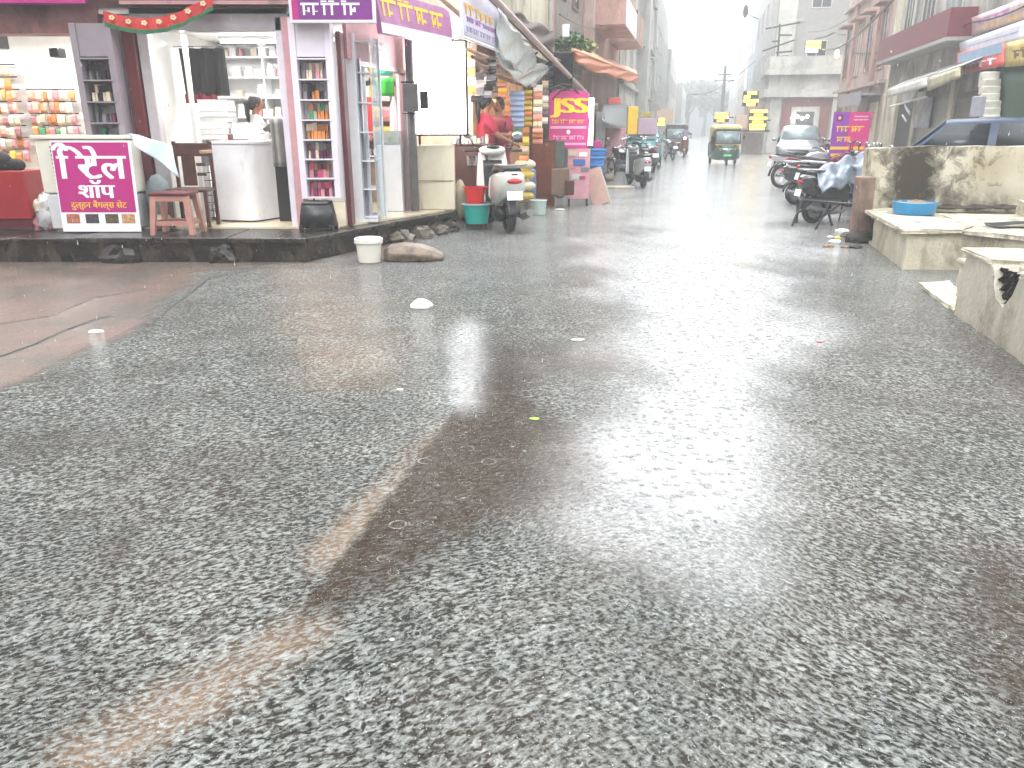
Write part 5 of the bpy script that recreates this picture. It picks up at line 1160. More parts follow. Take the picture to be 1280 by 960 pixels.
for lb_, us, mm in (('white shop awning board sloping over the shuttered shop', [(1110, 112), (1160, 96), (1160, 108), (1110, 122)], mat('awning_white', (.62,.6,.58), .4, .2, 3)),
                    ('second awning board with dark underside, nearer than the white one', [(1160, 97), (1200, 84), (1200, 97), (1160, 114)], mat('awning_olive', (.45,.42,.3), .4, .3, 3))):
    c4 = [SP(u, v, 5.7) for u, v in us]; b4 = [SP(u, v, 5.7)+(SM @ Vector((.8, 0, .35))) for u, v in us[:2]]
    t = thing('shop_awning', lb_, 'awning', tuple(c4[3]), -YAW)
    part('fascia', MB().grid(lambda i, j: tuple(c4[0].lerp(c4[1], i).lerp(c4[3].lerp(c4[2], i), j)), 6, 3), mm, t, solid=.04)
    part('roof', MB().grid(lambda i, j: tuple(c4[0].lerp(c4[1], i).lerp(b4[0].lerp(b4[1], i), j)+Vector((0,0,.02))), 6, 3), mat('awning_roof', (.5,.5,.48), .4, .2, 3), t, solid=.02)
stand(1158, 1194, 102, 122, 22.9, .1, mat('grey_sign_panel', (.34,.33,.32), .4, .1), 'blank_signboard', 'blank grey sign under the nearer awning', 'sign')
lone('awning_bracket', MB().tube([SP(1113, 133, 6.0), SP(1158, 121, 6.0)], .03, 6).tube([SP(1131, 131, 6.0), SP(1137, 141, 6.0)], .03, 6), WHITE, 'white tube bracket under the white awning board', 'bracket')

b = block('peach_building', 'peach pink old building with tall shaded windows beyond the maroon balcony', XR-.1, 13, 31.1, 41, 0, 9.8, PEACH)
F = FR(XR-.1, 41)
for x in (.8, 3.4, 5.6, 8.0):
    window(b, F, x, 3.6, .95, 2.0, PINKW, GLASSD if x != 3.4 else FRM, 1, True); window(b, F, x, 7.1, .95, 2.0, PINKW, GLASSD, 1, True)
part('cornice', MB(F).box(0, 9.9, -.25, 0, 3.0, 3.12).box(0, 9.9, -.2, 0, 6.4, 6.5), PEACH, b)
for x in (2.4, 7.1): part('pilaster', MB(F).box(x, x+.5, -.12, 0, 0, 9.7), PINKW, b)
part('ground_panel', MB(F).box(.5, 2.2, -.05, 0, .1, 2.5), mat('dark_shop_gap', (.07,.065,.065), .5, .3), b)
part('sign_strip', MB(F).box(5.2, 9.4, -.75, -.68, 2.3, 2.75).box(5.2, 9.4, -.67, 0, 2.62, 2.7), mat('faded_grey_sign', (.36,.34,.38), .5, .2), b)
part('notice', MB(F).box(8.0, 8.6, -.06, 0, 1.5, 2.1), mat('notice_grey', (.4,.42,.42), .5, .3, 9), b)
part('cream_door', MB(F).box(7.7, 9.1, -.04, 0, .1, 2.4), CREAM, b)

# temple-like gate building at the turn
g = thing('gate_building', 'pale gate building with stepped cornice and maroon framed doorway facing down the street', 'building', tuple(S(7, 52, 0)), -YAW)
GP = mat('pale_gate_stone', (.48,.47,.44), .5, .18, 2, dirt=(.2,.19,.18), damt=.45, dscale=.7)
def sxz(u, v, sy):                                   # street x and z where a sight line meets the plane street-y = sy
    d = PX(u, v, 1)-Vector((0,0,CAM_H)); q = SM.inverted() @ d; k = sy/q.y; return (q.x*k, CAM_H+d.z*k)
SY = 52
xl, zt = sxz(962, 60, SY); xr = 10.5
part('wall', MB(SM).box(xl+.1, xr, SY, SY+4, 0, sxz(960, 122, SY)[1]), GP, g)
zc_ = sxz(960, 122, SY)[1]; z3 = sxz(960, 105, SY)[1]; z4 = sxz(960, 90, SY)[1]; z5 = sxz(960, 72, SY)[1]
part('cornice', MB(SM).box(xl-.1, xr, SY-.45, SY+4, zc_+.002, zc_+.45), GP, g)
part('frieze', MB(SM).box(xl+.15, xr, SY-.1, SY+4, zc_+.452, z4-.2), GP, g)
part('cornice', MB(SM).box(xl-.15, xr, SY-.5, SY+4, z4-.198, z4+.12), GP, g)
part('parapet', MB(SM).box(xl+.1, xr, SY-.15, SY+4, z4+.122, z5+.05), GP, g)
for u0, u1 in ((962, 976), (1040, 1056)):
    a = sxz(u0, 130, SY)[0]; c = sxz(u1, 130, SY)[0]; part('column', MB(SM).box(a, c, SY-.25, SY, 0, zc_), GP, g, bevel=.03)
a = sxz(978, 130, SY)[0]; c = sxz(1038, 130, SY)[0]; zz = sxz(1000, 122, SY)[1]; zi = sxz(1000, 133, SY)[1]
part('door_surround', MB(SM).box(a, a+.55, SY-.12, SY, 0, zz-.05).box(c-.55, c, SY-.12, SY, 0, zz-.05).box(a+.55, c-.55, SY-.12, SY, zi, zz-.05), mat('maroon_surround', (.24,.09,.09), .5, .15), g)
part('door_frame', MB(SM).box(a+.56, a+.85, SY-.09, SY, 0, zi-.01).box(c-.85, c-.56, SY-.09, SY, 0, zi-.01).box(a+.85, c-.85, SY-.09, SY, zi-.3, zi-.01), GP, g)
part('doorway', MB(SM).box(a+.85, c-.85, SY-.03, SY-.005, 0, zi-.3), mat('grey_interior', (.12,.13,.12), .4, .6, 5), g)
q = sxz(990, 148, SY); 
for k in range(4): part('lamp', MB(SM).ball((q[0]+.28*k, SY-.2, q[1]+.1*(k % 2)), .09, 8), mat('lamp_white_glow', (1,1,1), .5, emit=5), g)
part('ornament', MB(SM).ball((sxz(1045, 68, SY)[0], SY-.3, sxz(1045, 68, SY)[1]), (.14,.05,.25), 10), mat('gold_glow', (.9,.7,.3), .5, emit=1), g)
part('side_wall', MB(SM).box(xl-.9, xl+.1, SY+.8, SY+4, 0, zc_-.3), PINKW, g)

b = block('tall_grey_building', 'tall grey building rising behind the pale gate building', 4.6, 14, 57, 76, 0, 16, mat('slate_render', (.33,.32,.31), .6, .1, 2, dirt=(.2,.2,.19), damt=.3, dscale=.5))
F = FF(4.6, 57); part('corner_column', MB(F).box(.1, 1.2, -.25, 0, 0, 15.9), GP, b)
a = sxz(1018, 20, 57)[0]-4.6; window(b, F, a, 9.5, 1.6, 4.0, FRM, mat('sky_pane', (.5,.6,.6), .1), 0)
for z in (4.5, 8.0, 11.5): part('ledge', MB(F).box(1.2, a-.6, -.12, 0, z, z+.15), GREYP, b)
for z in (5.2, 8.8): window(b, F, 2.1, z, 1.1, 1.6, FRM, GLASSD, 1)
F = FR(4.6, 76)
for k in range(4):
    for z in (5, 8.5, 12): window(b, F, 1.5+4.5*k, z, 1.8, 1.6, FRM, GLASSD, 1)
part('wall_extension', MB(SM).box(11, 14, 50, 56.9, 0, 14), PEACH, b)
b = block('blue_grey_building', 'blue-grey house just beyond the tall grey one, with a light window', 5.0, 12, 76.5, 92, 0, 13.5, mat('blue_grey_render', (.28,.31,.36), .6, .1, 2))
window(b, FF(5.0, 76.5), .3, 9, 1.2, 1.8, FRM, GLASSL); window(b, FF(5.0, 76.5), .3, 5.5, 1.2, 1.8, FRM, GLASSD)
F = FR(5.0, 92)
for k in range(3):
    for z in (5, 8.5): window(b, F, 1.5+4.5*k, z, 1.8, 1.6, FRM, GLASSL)
part('roof_tank', MB(SM).lathe((5.3, 78, 14.2), [(0,0), (.5,0), (.5,1), (.2,1.2), (0,1.2)], 12), BLACK, b)
b = block('far_building', 'pinkish far house on the right where the street bends', 5.0, 13, 92.5, 112, 0, 10.5, mat('dusty_pink_render', (.42,.35,.35), .6, .1, 2))
for k in range(4): window(b, FR(5.0, 112), 1.5+4.5*k, 4.6, 1.8, 1.6, FRM, GLASSL); 
part('white_window', MB(SM).box(4.9, 5.0, 93, 95, 5.5, 8), WHITEP, b)
b = block('far_building', 'last low block on the right in front of the hazy trees', 5.3, 15, 113, 150, 0, 8, GREYP)
for k in range(5): window(b, FR(5.3, 150), 2+6*k, 4.3, 2, 1.4, FRM, GLASSL)
b = block('far_building', 'long dim block closing the end of the street below the trees', -8, 14, 178, 190, 0, 6.5, mat('dark_blue_grey_render', (.2,.23,.25), .6, .1, 2))  # plain dark blue-grey wall colour
for k in range(6): window(b, FF(-8, 178), 1.5+3.4*k, 3.6, 1.6, 1.4, FRM, GLASSD)

# illuminated yellow LED signs
LY = mat('led_yellow', (1,.85,.1), .5, emit=1.25, ecol=(1,.78,.05)); LR = mat('led_red', (1,.2,.02), .5, emit=1.6, ecol=(1,.16,.01))
def led(label, u0, v0, u1, v1, Y, rows, dish=False):
    a = PX(u0, v1, Y); c = PX(u1, v0, Y); t = thing('led_sign', label, 'sign', tuple(a)); w = c.x-a.x; h = c.z-a.z
    if dish: part('case', MB().lathe((a.x+w/2, Y+.1, a.z+h/2), [(0,0), (w/2,0), (w/2,.1), (0,.1)], 24, axis='Y'), BLACK, t)
    else: part('case', MB().box(a.x, c.x, Y, Y+.15, a.z, c.z), BLACK, t, bevel=.02)
    n = len(rows)
    for i, (mm, f0, f1) in enumerate(rows):
        z1_ = c.z-h*(i+.12)/n; z0_ = c.z-h*(i+.85)/n
        part('led_row', MB().box(a.x+w*f0, a.x+w*f1, Y-.03, Y-.003, z0_, z1_), mm, t)
    part('bracket', MB().tube([(a.x+w*.8, Y+.12, a.z+h*.5), (a.x+w*1.6, Y+1.4, a.z+h*.5)], .05, 6), DARKM, t)
led('square illuminated sign of yellow and red rows left of the pale gate building', 935, 137, 960, 163, 46, [(LY,.02,.98), (LR,.25,.75), (LY,.02,.98), (LR,.2,.8), (LY,.05,.95), (LY,.08,.9)])
led('small round yellow illuminated sign above the square one', 928, 114, 949, 133, 46, [(LY,.25,.85), (LY,.05,.45), (LY,.02,.98), (LY,.25,.8)], False)
led('distant yellow and red illuminated sign above the green autorickshaw', 892, 140, 912, 153, 60, [(LY,.05,.9), (LY,.05,.95), (LR,.2,.7)])
led('yellow and white illuminated sign on top of the gate building', 1006, 51, 1027, 66, 50.5, [(LY,.02,.96), (LY,.02,.98), (mat('lamp_white_glow', (1,1,1), .5), .02, .8)])
led('small yellow illuminated sign far down the left side', 822, 147, 832, 158, 44, [(LY,.1,.9), (LY,.0,.9)])
stand(838, 852, 158, 166, 46, .2, mat('far_pink_cloth', (.75,.25,.35), .6), 'pink_awning', 'small pink awning far down the left side above the dark rickshaw', 'awning')
stand(820, 842, 136, 158, 50, .5, mat('far_tan_board', (.55,.42,.33), .6), 'tan_stall', 'tan stall front far down the left side', 'stall')
stand(919, 934, 144, 160, 50, .3, mat('far_tan_board', (.55,.42,.33), .6), 'tan_board', 'tan board beside the square illuminated sign', 'board')
stand(928, 955, 166, 196, 48, .5, mat('brown_stall_box', (.3,.25,.22), .6, .2), 'kiosk', 'dim brown kiosk behind the green autorickshaw', 'kiosk')
lone('kiosk_roof', MB().box(*(lambda a, c: (a.x, c.x, 47.2, 48.6, c.z-.12, c.z))(PX(924, 168, 48), PX(957, 162, 48))), DARKM, 'dark roof plate on the brown kiosk', 'roof', bevel=.02)

# street poles, aerials and overhead wires
def spole(label, u, vt, vb, Y, r=.09, arms=()):
    a = PX(u, vt, Y); x = a.x; t = thing('street_pole', label, 'pole', (x, Y, 0))
    part('pole', MB().tube([(x, Y, 0), (x, Y, a.z)], [r*1.2, r*.8], 10), mat('pole_grey', (.25,.27,.26), .5, .1), t)
    for v, w in arms: z = PX(u, v, Y).z; part('crossarm', MB().box(x-w, x+w, Y-.05, Y+.05, z-.05, z+.05), DARKM, t)
    for v, w in arms[:1]:
        z = PX(u, v, Y).z
        for k in (-1, 1): part('insulator', MB().lathe((x+k*w*.8, Y, z+.05), [(0,0), (.05,0), (.06,.12), (0,.15)], 8), WHITE, t)
    return t
spole('distant electricity pole with crossarms and transformer against the trees', 907, 82, 190, 70, .16, ((101, .9), (93, .6)))
t = thing('roof_aerial', 'dark rooftop aerial with slanted arms above the gate building', 'aerial', tuple(PX(975, 72, 51)))
pa = PX(975, 30, 51); pb = PX(972, 72, 51)
part('mast', MB().tube([pb, pa], .06, 6), DARKM, t)
for (u0, v0, u1, v1) in ((957, 36, 1000, 28), (973, 44, 990, 44), (965, 52, 975, 51), (953, 64, 993, 50), (970, 66, 990, 64), (970, 71, 986, 70)):
    part('arm', MB().tube([PX(u0, v0, 51), PX(u1, v1, 51)], .05, 5), DARKM, t)
part('rope_light', MB().ball(PX(984, 84, 51), .13, 8), BLACK, t)
def wire(label, pts, r=.02):
    P_ = [PX(*p) for p in pts]; out = []
    for i in range(len(P_)-1):
        for k in range(8): q = P_[i].lerp(P_[i+1], k/8); q.z -= .25*math.sin(math.pi*k/8)*((P_[i+1]-P_[i]).length/14); out.append(q)
    out.append(P_[-1]); lone('overhead_wire', MB().tube(out, r, 5), BLACK, label, 'wire')
wire('thick overhead cable from the gate building up to the peach building', [(1028, 62, 50), (1122, -6, 24)], .045)
wire('thin overhead wire crossing to the distant pole', [(864, 118, 58), (905, 106, 70)], .03)
wire('overhead wire from the distant pole to the right-hand houses', [(909, 104, 70), (944, 76, 66)], .03)
wire('dark wire sweeping over the small green balcony beside the peach building', [(1020, 48, 48), (1044, 40, 44), (1062, 42, 40)], .05)
lone('street_lamp_head', MB().ball(PX(932, 14, 60), (.2,.3,.45), 10), DARKM, 'small dark lamp head against the sky at upper right', 'lamp')
lone('lamp_arm', MB().tube([PX(933, 16, 60), PX(942, 22, 68), PX(950, 24, 77)], .05, 6), DARKM, 'thin arm holding the dark lamp head', 'arm')

# --- trees at the end of the street
TL = mat('far_foliage', (.05,.085,.045), .6, .5, .6); TK = mat('tree_bark', (.08,.06,.045), .8, .3, 6)
def tree(label, x, y, h, r, seed):
    t = thing('tree', label, 'tree', (x, y, 0), 0, 'trees at the end of the street'); rr = random.Random(seed)
    part('trunk', MB().tube([(x, y, 0), (x+.2, y, h*.35), (x-.1, y, h*.6)], [.4, .3, .15], 8).tube([(x+.1, y, h*.35), (x+r*.5, y+.4, h*.65)], [.2, .08], 6).tube([(x, y, h*.33), (x-r*.5, y-.4, h*.62)], [.2, .08], 6), TK, t)
    mb = MB(); cl = [(rr.uniform(-.75,.75)*r, rr.uniform(-.6,.6)*r, h*.68+rr.uniform(-.28,.3)*h*.8*(.9)) for _ in range(13)]
    for cx, cy, cz in cl:
        cr_ = r*rr.uniform(.28, .45)
        for i in range(190):
            d = Vector((rr.gauss(0,1), rr.gauss(0,1), rr.gauss(0,1))).normalized()*cr_*rr.random()**.33
            p = Vector((x+cx, y+cy, cz))+Vector((d.x, d.y, d.z*.8)); s = rr.uniform(.25, .5)
            M = Matrix.Translation(p) @ Matrix.Rotation(rr.random()*6.28, 4, 'Z') @ Matrix.Rotation(rr.uniform(-1.2,1.2), 4, 'X')
            mb.add([(0,-s,0), (s*.55,0,0), (0,s,0), (-s*.55,0,0)], [(0,1,2,3)], M)
    part('crown', mb, TL, t, smooth=0)
names = 'far left behind the low houses|second from the left at the end of the street|in the middle over the dark rickshaw|tallest, behind the distant pole|right of the distant pole|low, over the green autorickshaw|rightmost at the end of the street|rear left in the back row|rear middle in the back row|rear right in the back row'.split('|')
for i, (u, Y, vt) in enumerate(((822, 150, 110), (842, 158, 104), (862, 150, 102), (884, 162, 98), (902, 150, 104), (918, 156, 112), (936, 150, 118), (850, 200, 100), (876, 205, 96), (905, 200, 102))):
    a = PX(u, vt, Y); tree('hazy tree '+names[i], a.x, Y, a.z, a.z*.42, 50+i)
struct('hills', MB().grid(lambda a, b: (-140+280*a, 350+60*b, -1+(9+5*math.sin(a*9+1)+3*math.sin(a*23))*math.sin(math.pi*min(b*1.0, .5))), 80, 4), mat('far_hill', (.06,.08,.06), .8, .3, .1))
# --- unseen houses beside and behind the viewpoint, added to shade the shop fronts
OB = mat('weathered_house_wall', (.3,.26,.22), .6, .2, 2, dirt=(.15,.12,.1), damt=.4, dscale=.7)
for lb_, a in (('unseen weathered house added for shade on the near right beside the crossing', (5.6, 13, -13, 3.2)), ('unseen weathered house added for shade across the side lane, left of the viewpoint', (-16, -8.2, -13, 2.2)), ('unseen weathered house added for shade, closing the street behind the viewpoint', (-14, 13, -24, -15))):
    b = block('house', lb_, *a, 0, 8.5, OB)
    F = FR(a[0], a[3]) if a[0] > 0 else (SM @ Matrix.Translation((a[1], a[2], 0)) @ Matrix.Rotation(R(90), 4, 'Z') if a[3] > -10 else SM @ Matrix.Translation((a[1], a[3], 0)) @ Matrix.Rotation(R(180), 4, 'Z'))
    for k in range(4):
        for z in (1.0, 4.6): window(b, F, 1.2+3.4*k, z, 1.4, 1.5, FRD, GLASSD, 1, z > 3)
# ================================================================== right foreground: plastered platforms and wall
def carve(mb, cutters):
    """solid with holes cut out; returns a mesh builder holding the result"""
    me = bpy.data.meshes.new('c'); me.from_pydata(mb.v, [], mb.f); o = bpy.data.objects.new('c', me); COL.objects.link(o); oc = []
    for c in cutters:
        m2 = bpy.data.meshes.new('k'); m2.from_pydata(c.v, [], c.f); o2 = bpy.data.objects.new('k', m2); COL.objects.link(o2); oc.append(o2)
        md = o.modifiers.new('b', 'BOOLEAN'); md.object = o2; md.operation = 'DIFFERENCE'; md.solver = 'EXACT'
    for q in [o]+oc:
        bm = bmesh.new(); bm.from_mesh(q.data); bmesh.ops.recalc_face_normals(bm, faces=bm.faces); bm.to_mesh(q.data); bm.free()
    bpy.context.view_layer.update()
    r = bpy.data.meshes.new_from_object(o.evaluated_get(bpy.context.evaluated_depsgraph_get()))
    out = MB(); out.v = [tuple(v.co) for v in r.vertices]; out.f = [tuple(p.vertices) for p in r.polygons]
    for q in oc+[o]: bpy.data.objects.remove(q)
    bpy.data.meshes.remove(r); return out
def rough_block(poly, z0, z1, seed, amp=.012, M=SM, step=.12):
    """prism whose sides and top are divided and knocked about like hand plastering"""
    rr = random.Random(seed); n = len(poly); ring = []
    a = sum(poly[i][0]*poly[(i+1)%n][1]-poly[(i+1)%n][0]*poly[i][1] for i in range(n))
    if a < 0: poly = poly[::-1]
    for i in range(n):
        p, q = poly[i], poly[(i+1)%n]; L = math.hypot(q[0]-p[0], q[1]-p[1]); k = max(1, int(L/step))
        for j in range(k): ring.append((p[0]+(q[0]-p[0])*j/k, p[1]+(q[1]-p[1])*j/k))
    rings_ = []; nz = 4
    for k in range(nz+1):
        z = z0+(z1-z0)*k/nz
        rings_.append([(x+rr.uniform(-amp, amp), y+rr.uniform(-amp, amp), z+(rr.uniform(-amp, amp)*.6 if k == nz else 0)) for x, y in ring])
    mb = MB(M); mb.loft(rings_); return mb
pf = thing('platform', 'cream plastered platform with worn top at the right of the road below the stained wall', 'platform', tuple(S(3, 10.4, 0)), -YAW)
P1 = [(2.42, 11.9), (2.36, 9.32), (2.98, 9.4), (3.45, 8.9), (6.8, 8.6), (7.2, 12.4)]
hole = MB(SM).prism([(2.2, 11.2), (2.2, 11.62), (2.62, 11.62), (2.66, 11.2)], .04, .34)
part('base', carve(rough_block(P1, -.05, .40, 3), [hole]), LIME, pf, bevel=.006, smooth=25)
part('niche_back', MB(SM).box(2.63, 2.7, 11.1, 11.7, .0, .38), BLACK, pf)
rr = random.Random(6)
# worn coping slabs on the top, laid edge to edge
slabs = [[(2.33, 11.92), (2.30, 10.7), (3.1, 10.66), (3.12, 11.95)], [(2.30, 10.68), (2.29, 9.27), (2.9, 9.34), (3.1, 9.7), (3.1, 10.64)], [(2.92, 9.34), (3.42, 8.86), (4.5, 8.76), (4.5, 9.9), (3.12, 9.9), (3.12, 9.68)],
         [(4.52, 8.76), (6.8, 8.55), (6.9, 10), (4.52, 9.9)], [(3.12, 9.92), (5.2, 9.92), (5.2, 11.2), (3.14, 11.2)]]
for i, sl_ in enumerate(slabs): part('slab', rough_block(sl_, .402, .447+.004*(i % 2), 20+i, .008), mat('worn_coping', (.62,.58,.48), .22, .25, 6, bump=.5, dirt=(.2,.17,.12), damt=.42, dscale=4), pf)
part('upper_step', rough_block([(4.05, 10.45), (7.2, 9.9), (7.3, 11.6), (4.1, 11.3)], .44, .60, 41), LIME, pf)
part('slab', rough_block([(3.98, 10.38), (7.2, 9.8), (7.3, 10.9), (4.02, 11.1)], .602, .64, 42, .008), mat('worn_coping', (.6,.56,.46), .22), pf)
b2 = thing('platform', 'nearer cream platform block with a broken dark hole at the right edge of the photo', 'platform', tuple(S(3, 5.8, 0)), -YAW)
P2 = [(2.25, 7.06), (2.27, 3.6), (5.5, 3.6), (5.6, 7.2)]
hp = MB(SM); hp.loft([[(x, y+.02*math.sin(z*30), z) for y, z in ((6.42, .53), (6.36, .40), (6.22, .30), (6.08, .27), (5.98, .38), (5.93, .53))] for x in (2.0, 2.42)])
part('base', carve(rough_block(P2, -.05, .52, 9, .014), [hp]), mat('limewashed_concrete_grey', (.5,.47,.4), .35, .15, 4, bump=.35, bscale=26, dirt=(.14,.12,.09), damt=.3, dscale=1.8), b2, bevel=.006)
part('broken_core', MB(SM).grid(lambda a, b: (2.305+.02*math.sin(a*31+b*17)+.012*math.sin(a*70+b*55), 5.88+.6*a, .24+.275*b), 24, 16), mat('broken_masonry', (.06,.045,.04), .7, .5, 20, bump=1, bscale=40), b2)
part('slab', rough_block([(2.22, 7.09), (2.24, 6.45), (2.62, 6.4), (2.62, 5.95), (2.24, 5.9), (2.24, 3.6), (5.6, 3.6), (5.7, 7.25)], .522, .562, 10, .007), mat('worn_coping', (.6,.56,.46), .22), b2)
sp_ = thing('step', 'small low cream step between the two platforms', 'step', tuple(S(2.7, 7.5, 0)), -YAW)
part('base', rough_block([(2.46, 7.1), (2.44, 7.72), (3.6, 7.9), (3.6, 7.1)], -.03, .34, 12), LIME, sp_)
part('slab', rough_block([(2.43, 7.1), (2.41, 7.75), (3.6, 7.93), (3.6, 7.1)], .342, .375, 13, .006), mat('worn_coping', (.6,.56,.46), .22), sp_)
struct('kerb_stone', rough_block([(2.27, 8.3), (2.26, 7.12), (2.45, 7.12), (2.6, 8.5)], -.03, .035, 15), LIME)
dw = thing('wall', 'cream boundary wall with a broad black mould stain behind the blue tub', 'wall', (6.5, 11.1, 0))
mwall = bpy.data.materials.new('mould_stained_plaster'); mwall.use_nodes = True
_n = mwall.node_tree.nodes; _l = mwall.node_tree.links; _b = _n['Principled BSDF']; _b.inputs['Roughness'].default_value = .55
tc = _n.new('ShaderNodeTexCoord'); n1 = _n.new('ShaderNodeTexNoise'); n1.inputs['Scale'].default_value = 4.5; n1.inputs['Detail'].default_value = 9; n1.inputs['Roughness'].default_value = .72; n1.inputs['Distortion'].default_value = .5
_l.new(tc.outputs['Object'], n1.inputs[0]); sx2 = _n.new('ShaderNodeSeparateXYZ'); _l.new(tc.outputs['Object'], sx2.inputs[0])
def _ramp(x, pts):
    r = _n.new('ShaderNodeValToRGB'); r.color_ramp.elements[0].position = pts[0][0]; r.color_ramp.elements[0].color = (pts[0][1],)*3+(1,)
    r.color_ramp.elements[1].position = pts[-1][0]; r.color_ramp.elements[1].color = (pts[-1][1],)*3+(1,)
    for p_, v_ in pts[1:-1]: e = r.color_ramp.elements.new(p_); e.color = (v_,)*3+(1,)
    _l.new(x, r.inputs[0]); return r.outputs[0]
mr_ = _n.new('ShaderNodeMapRange'); mr_.inputs[1].default_value = -1.75; mr_.inputs[2].default_value = 2.0; _l.new(sx2.outputs[0], mr_.inputs[0])
band = _ramp(mr_.outputs[0], [(0, .26), (.07, .14), (.12, .30), (.17, .50), (.25, .48), (.31, .24), (.45, .15), (.7, .03)])
ad = _n.new('ShaderNodeMath'); ad.operation = 'ADD'; _l.new(band, ad.inputs[0]); _l.new(n1.outputs[0], ad.inputs[1])
st_ = _ramp(ad.outputs[0], [(.66, 0), (.76, .6), (.92, 1)])
zr = _n.new('ShaderNodeMapRange'); zr.inputs[1].default_value = .75; zr.inputs[2].default_value = .42; _l.new(sx2.outputs[2], zr.inputs[0])
zm = _n.new('ShaderNodeMath'); zm.operation = 'MULTIPLY'; _l.new(zr.outputs[0], zm.inputs[0]); _l.new(_ramp(n1.outputs[0], [(.38, 0), (.6, 1)]), zm.inputs[1])
mxx = _n.new('ShaderNodeMath'); mxx.operation = 'MAXIMUM'; _l.new(st_, mxx.inputs[0]); _l.new(zm.outputs[0], mxx.inputs[1])
n2 = _n.new('ShaderNodeTexNoise'); n2.inputs['Scale'].default_value = 1.4; n2.inputs['Detail'].default_value = 6; _l.new(tc.outputs['Object'], n2.inputs[0])
c1 = _n.new('ShaderNodeMix'); c1.data_type = 'RGBA'; c1.inputs[6].default_value = (.40,.35,.25,1); c1.inputs[7].default_value = (.56,.52,.42,1); _l.new(_ramp(n2.outputs[0], [(.35,0),(.62,1)]), c1.inputs[0])
c2 = _n.new('ShaderNodeMix'); c2.data_type = 'RGBA'; c2.inputs[7].default_value = (.026,.019,.010,1); _l.new(mxx.outputs[0], c2.inputs[0]); _l.new(c1.outputs[2], c2.inputs[6]); _l.new(c2.outputs[2], _b.inputs['Base Color'])
bb_ = _n.new('ShaderNodeBump'); bb_.inputs['Strength'].default_value = .5; bb_.inputs['Distance'].default_value = .03; _l.new(n1.outputs[0], bb_.inputs['Height']); _l.new(bb_.outputs[0], _b.inputs['Normal'])
wl = MB()
def wf(i, j, front):
    x = 4.9+4.4*i; z = (1.235+.03*min(1, i*6)+.004*math.sin(i*40))*j
    return (x+(.03*(1-j) if i == 0 else 0), (10.93 if front else 11.18)+.012*math.sin(i*30+j*5)*(1 if front else 0)+.008*math.sin(i*77), z)
NX, NZ = 60, 12
vs = [wf(i/NX, j/NZ, True) for j in range(NZ+1) for i in range(NX+1)]+[wf(i/NX, j/NZ, False) for j in range(NZ+1) for i in range(NX+1)]
o_ = (NX+1)*(NZ+1); fs = []
for j in range(NZ):
    for i in range(NX): a = j*(NX+1)+i; fs.append((a, a+1, a+NX+2, a+NX+1)); fs.append((o_+a, o_+a+NX+1, o_+a+NX+2, o_+a+1))
    a = j*(NX+1); fs.append((a, a+NX+1, o_+a+NX+1, o_+a)); a += NX; fs.append((a, o_+a, o_+a+NX+1, a+NX+1))
for i in range(NX): a = NZ*(NX+1)+i; fs.append((a, a+1, o_+a+1, o_+a))
wl.add(vs, fs); part('plaster_wall', wl, mwall, dw, bevel=0)
# blue tub with brown leavings
p = Vector((5.17, 10.1, .452)); t = thing('blue_tub', 'low bright blue round tub of brown leavings standing on the platform', 'tub', tuple(p))
part('tub', MB().lathe(p, [(0,.005), (.245,.005), (.262,.15), (.25,.155), (.238,.02)], 40), mat('cyan_blue_plastic', (.02,.27,.47), .35, .12, dirt=(.1,.2,.25), damt=.1), t)
cl = MB(); rr = random.Random(9)
for i in range(60): a = rr.random()*6.28; r_ = rr.random()**.5*.21; cl.ball((p.x+r_*math.cos(a), p.y+r_*math.sin(a), p.z+.13+.02*rr.random()), (.035,.025,.018), 6)
part('leavings', cl, mat('brown_leavings', (.28,.2,.12), .7, .4, 20), t, kind='stuff')
# coil of cable on the slab
cc = S(3.75, 9.75, .46); t = MB()
for k in range(3): t.tube([(cc.x+(.48+.03*k)*math.cos(a)*(1+.04*math.sin(a*3+k)), cc.y+(.22+.02*k)*math.sin(a)+.01*k, cc.z+.008*k+.006*math.sin(a*5)) for a in np.linspace(0, 6.1, 40)], .008, 6)
lone('cable_coil', t, mat('grey_cable', (.08,.08,.09), .4), 'loose oval coil of dark cable lying on the platform right of the blue tub', 'cable')
lone('wet_sacking', MB().grid(lambda a, b: (5.7+1.2*a, 10.55+.3*b+.03*math.sin(a*12), .48+.02*math.sin(a*20+b*9)*math.sin(b*8)), 24, 8), mat('dark_wet_sacking', (.07,.05,.04), .5, .3, 9), 'dark wet sacking lying along the foot of the stained wall', 'sacking', solid=.02)
# post at the platform corner
p = Vector((4.93, 10.95-.02, 0))
pt = thing('concrete_post', 'reddish grey leaning post between the black stand and the stained wall', 'post', tuple(on(1076, 298)))
q = on(1073, 302); part('shaft', MB().loft([[(q.x+a*.11-.02*k, q.y+b*.1, z) for a, b in ((-1,-1),(1,-1),(1,1),(-1,1))] for k, z in ((0, -.02), (.6, .4), (1.4, .88))]), mat('pinkish_concrete', (.3,.21,.17), .6, .3, 6, bump=.4, dirt=(.08,.06,.05), damt=.5), pt, bevel=.02)
part('foot', MB().ball((q.x-.02, q.y-.05, .05), (.2,.16,.12), 10), mat('dark_mud_clod', (.05,.04,.03), .6, .4, 9, bump=.6), pt)
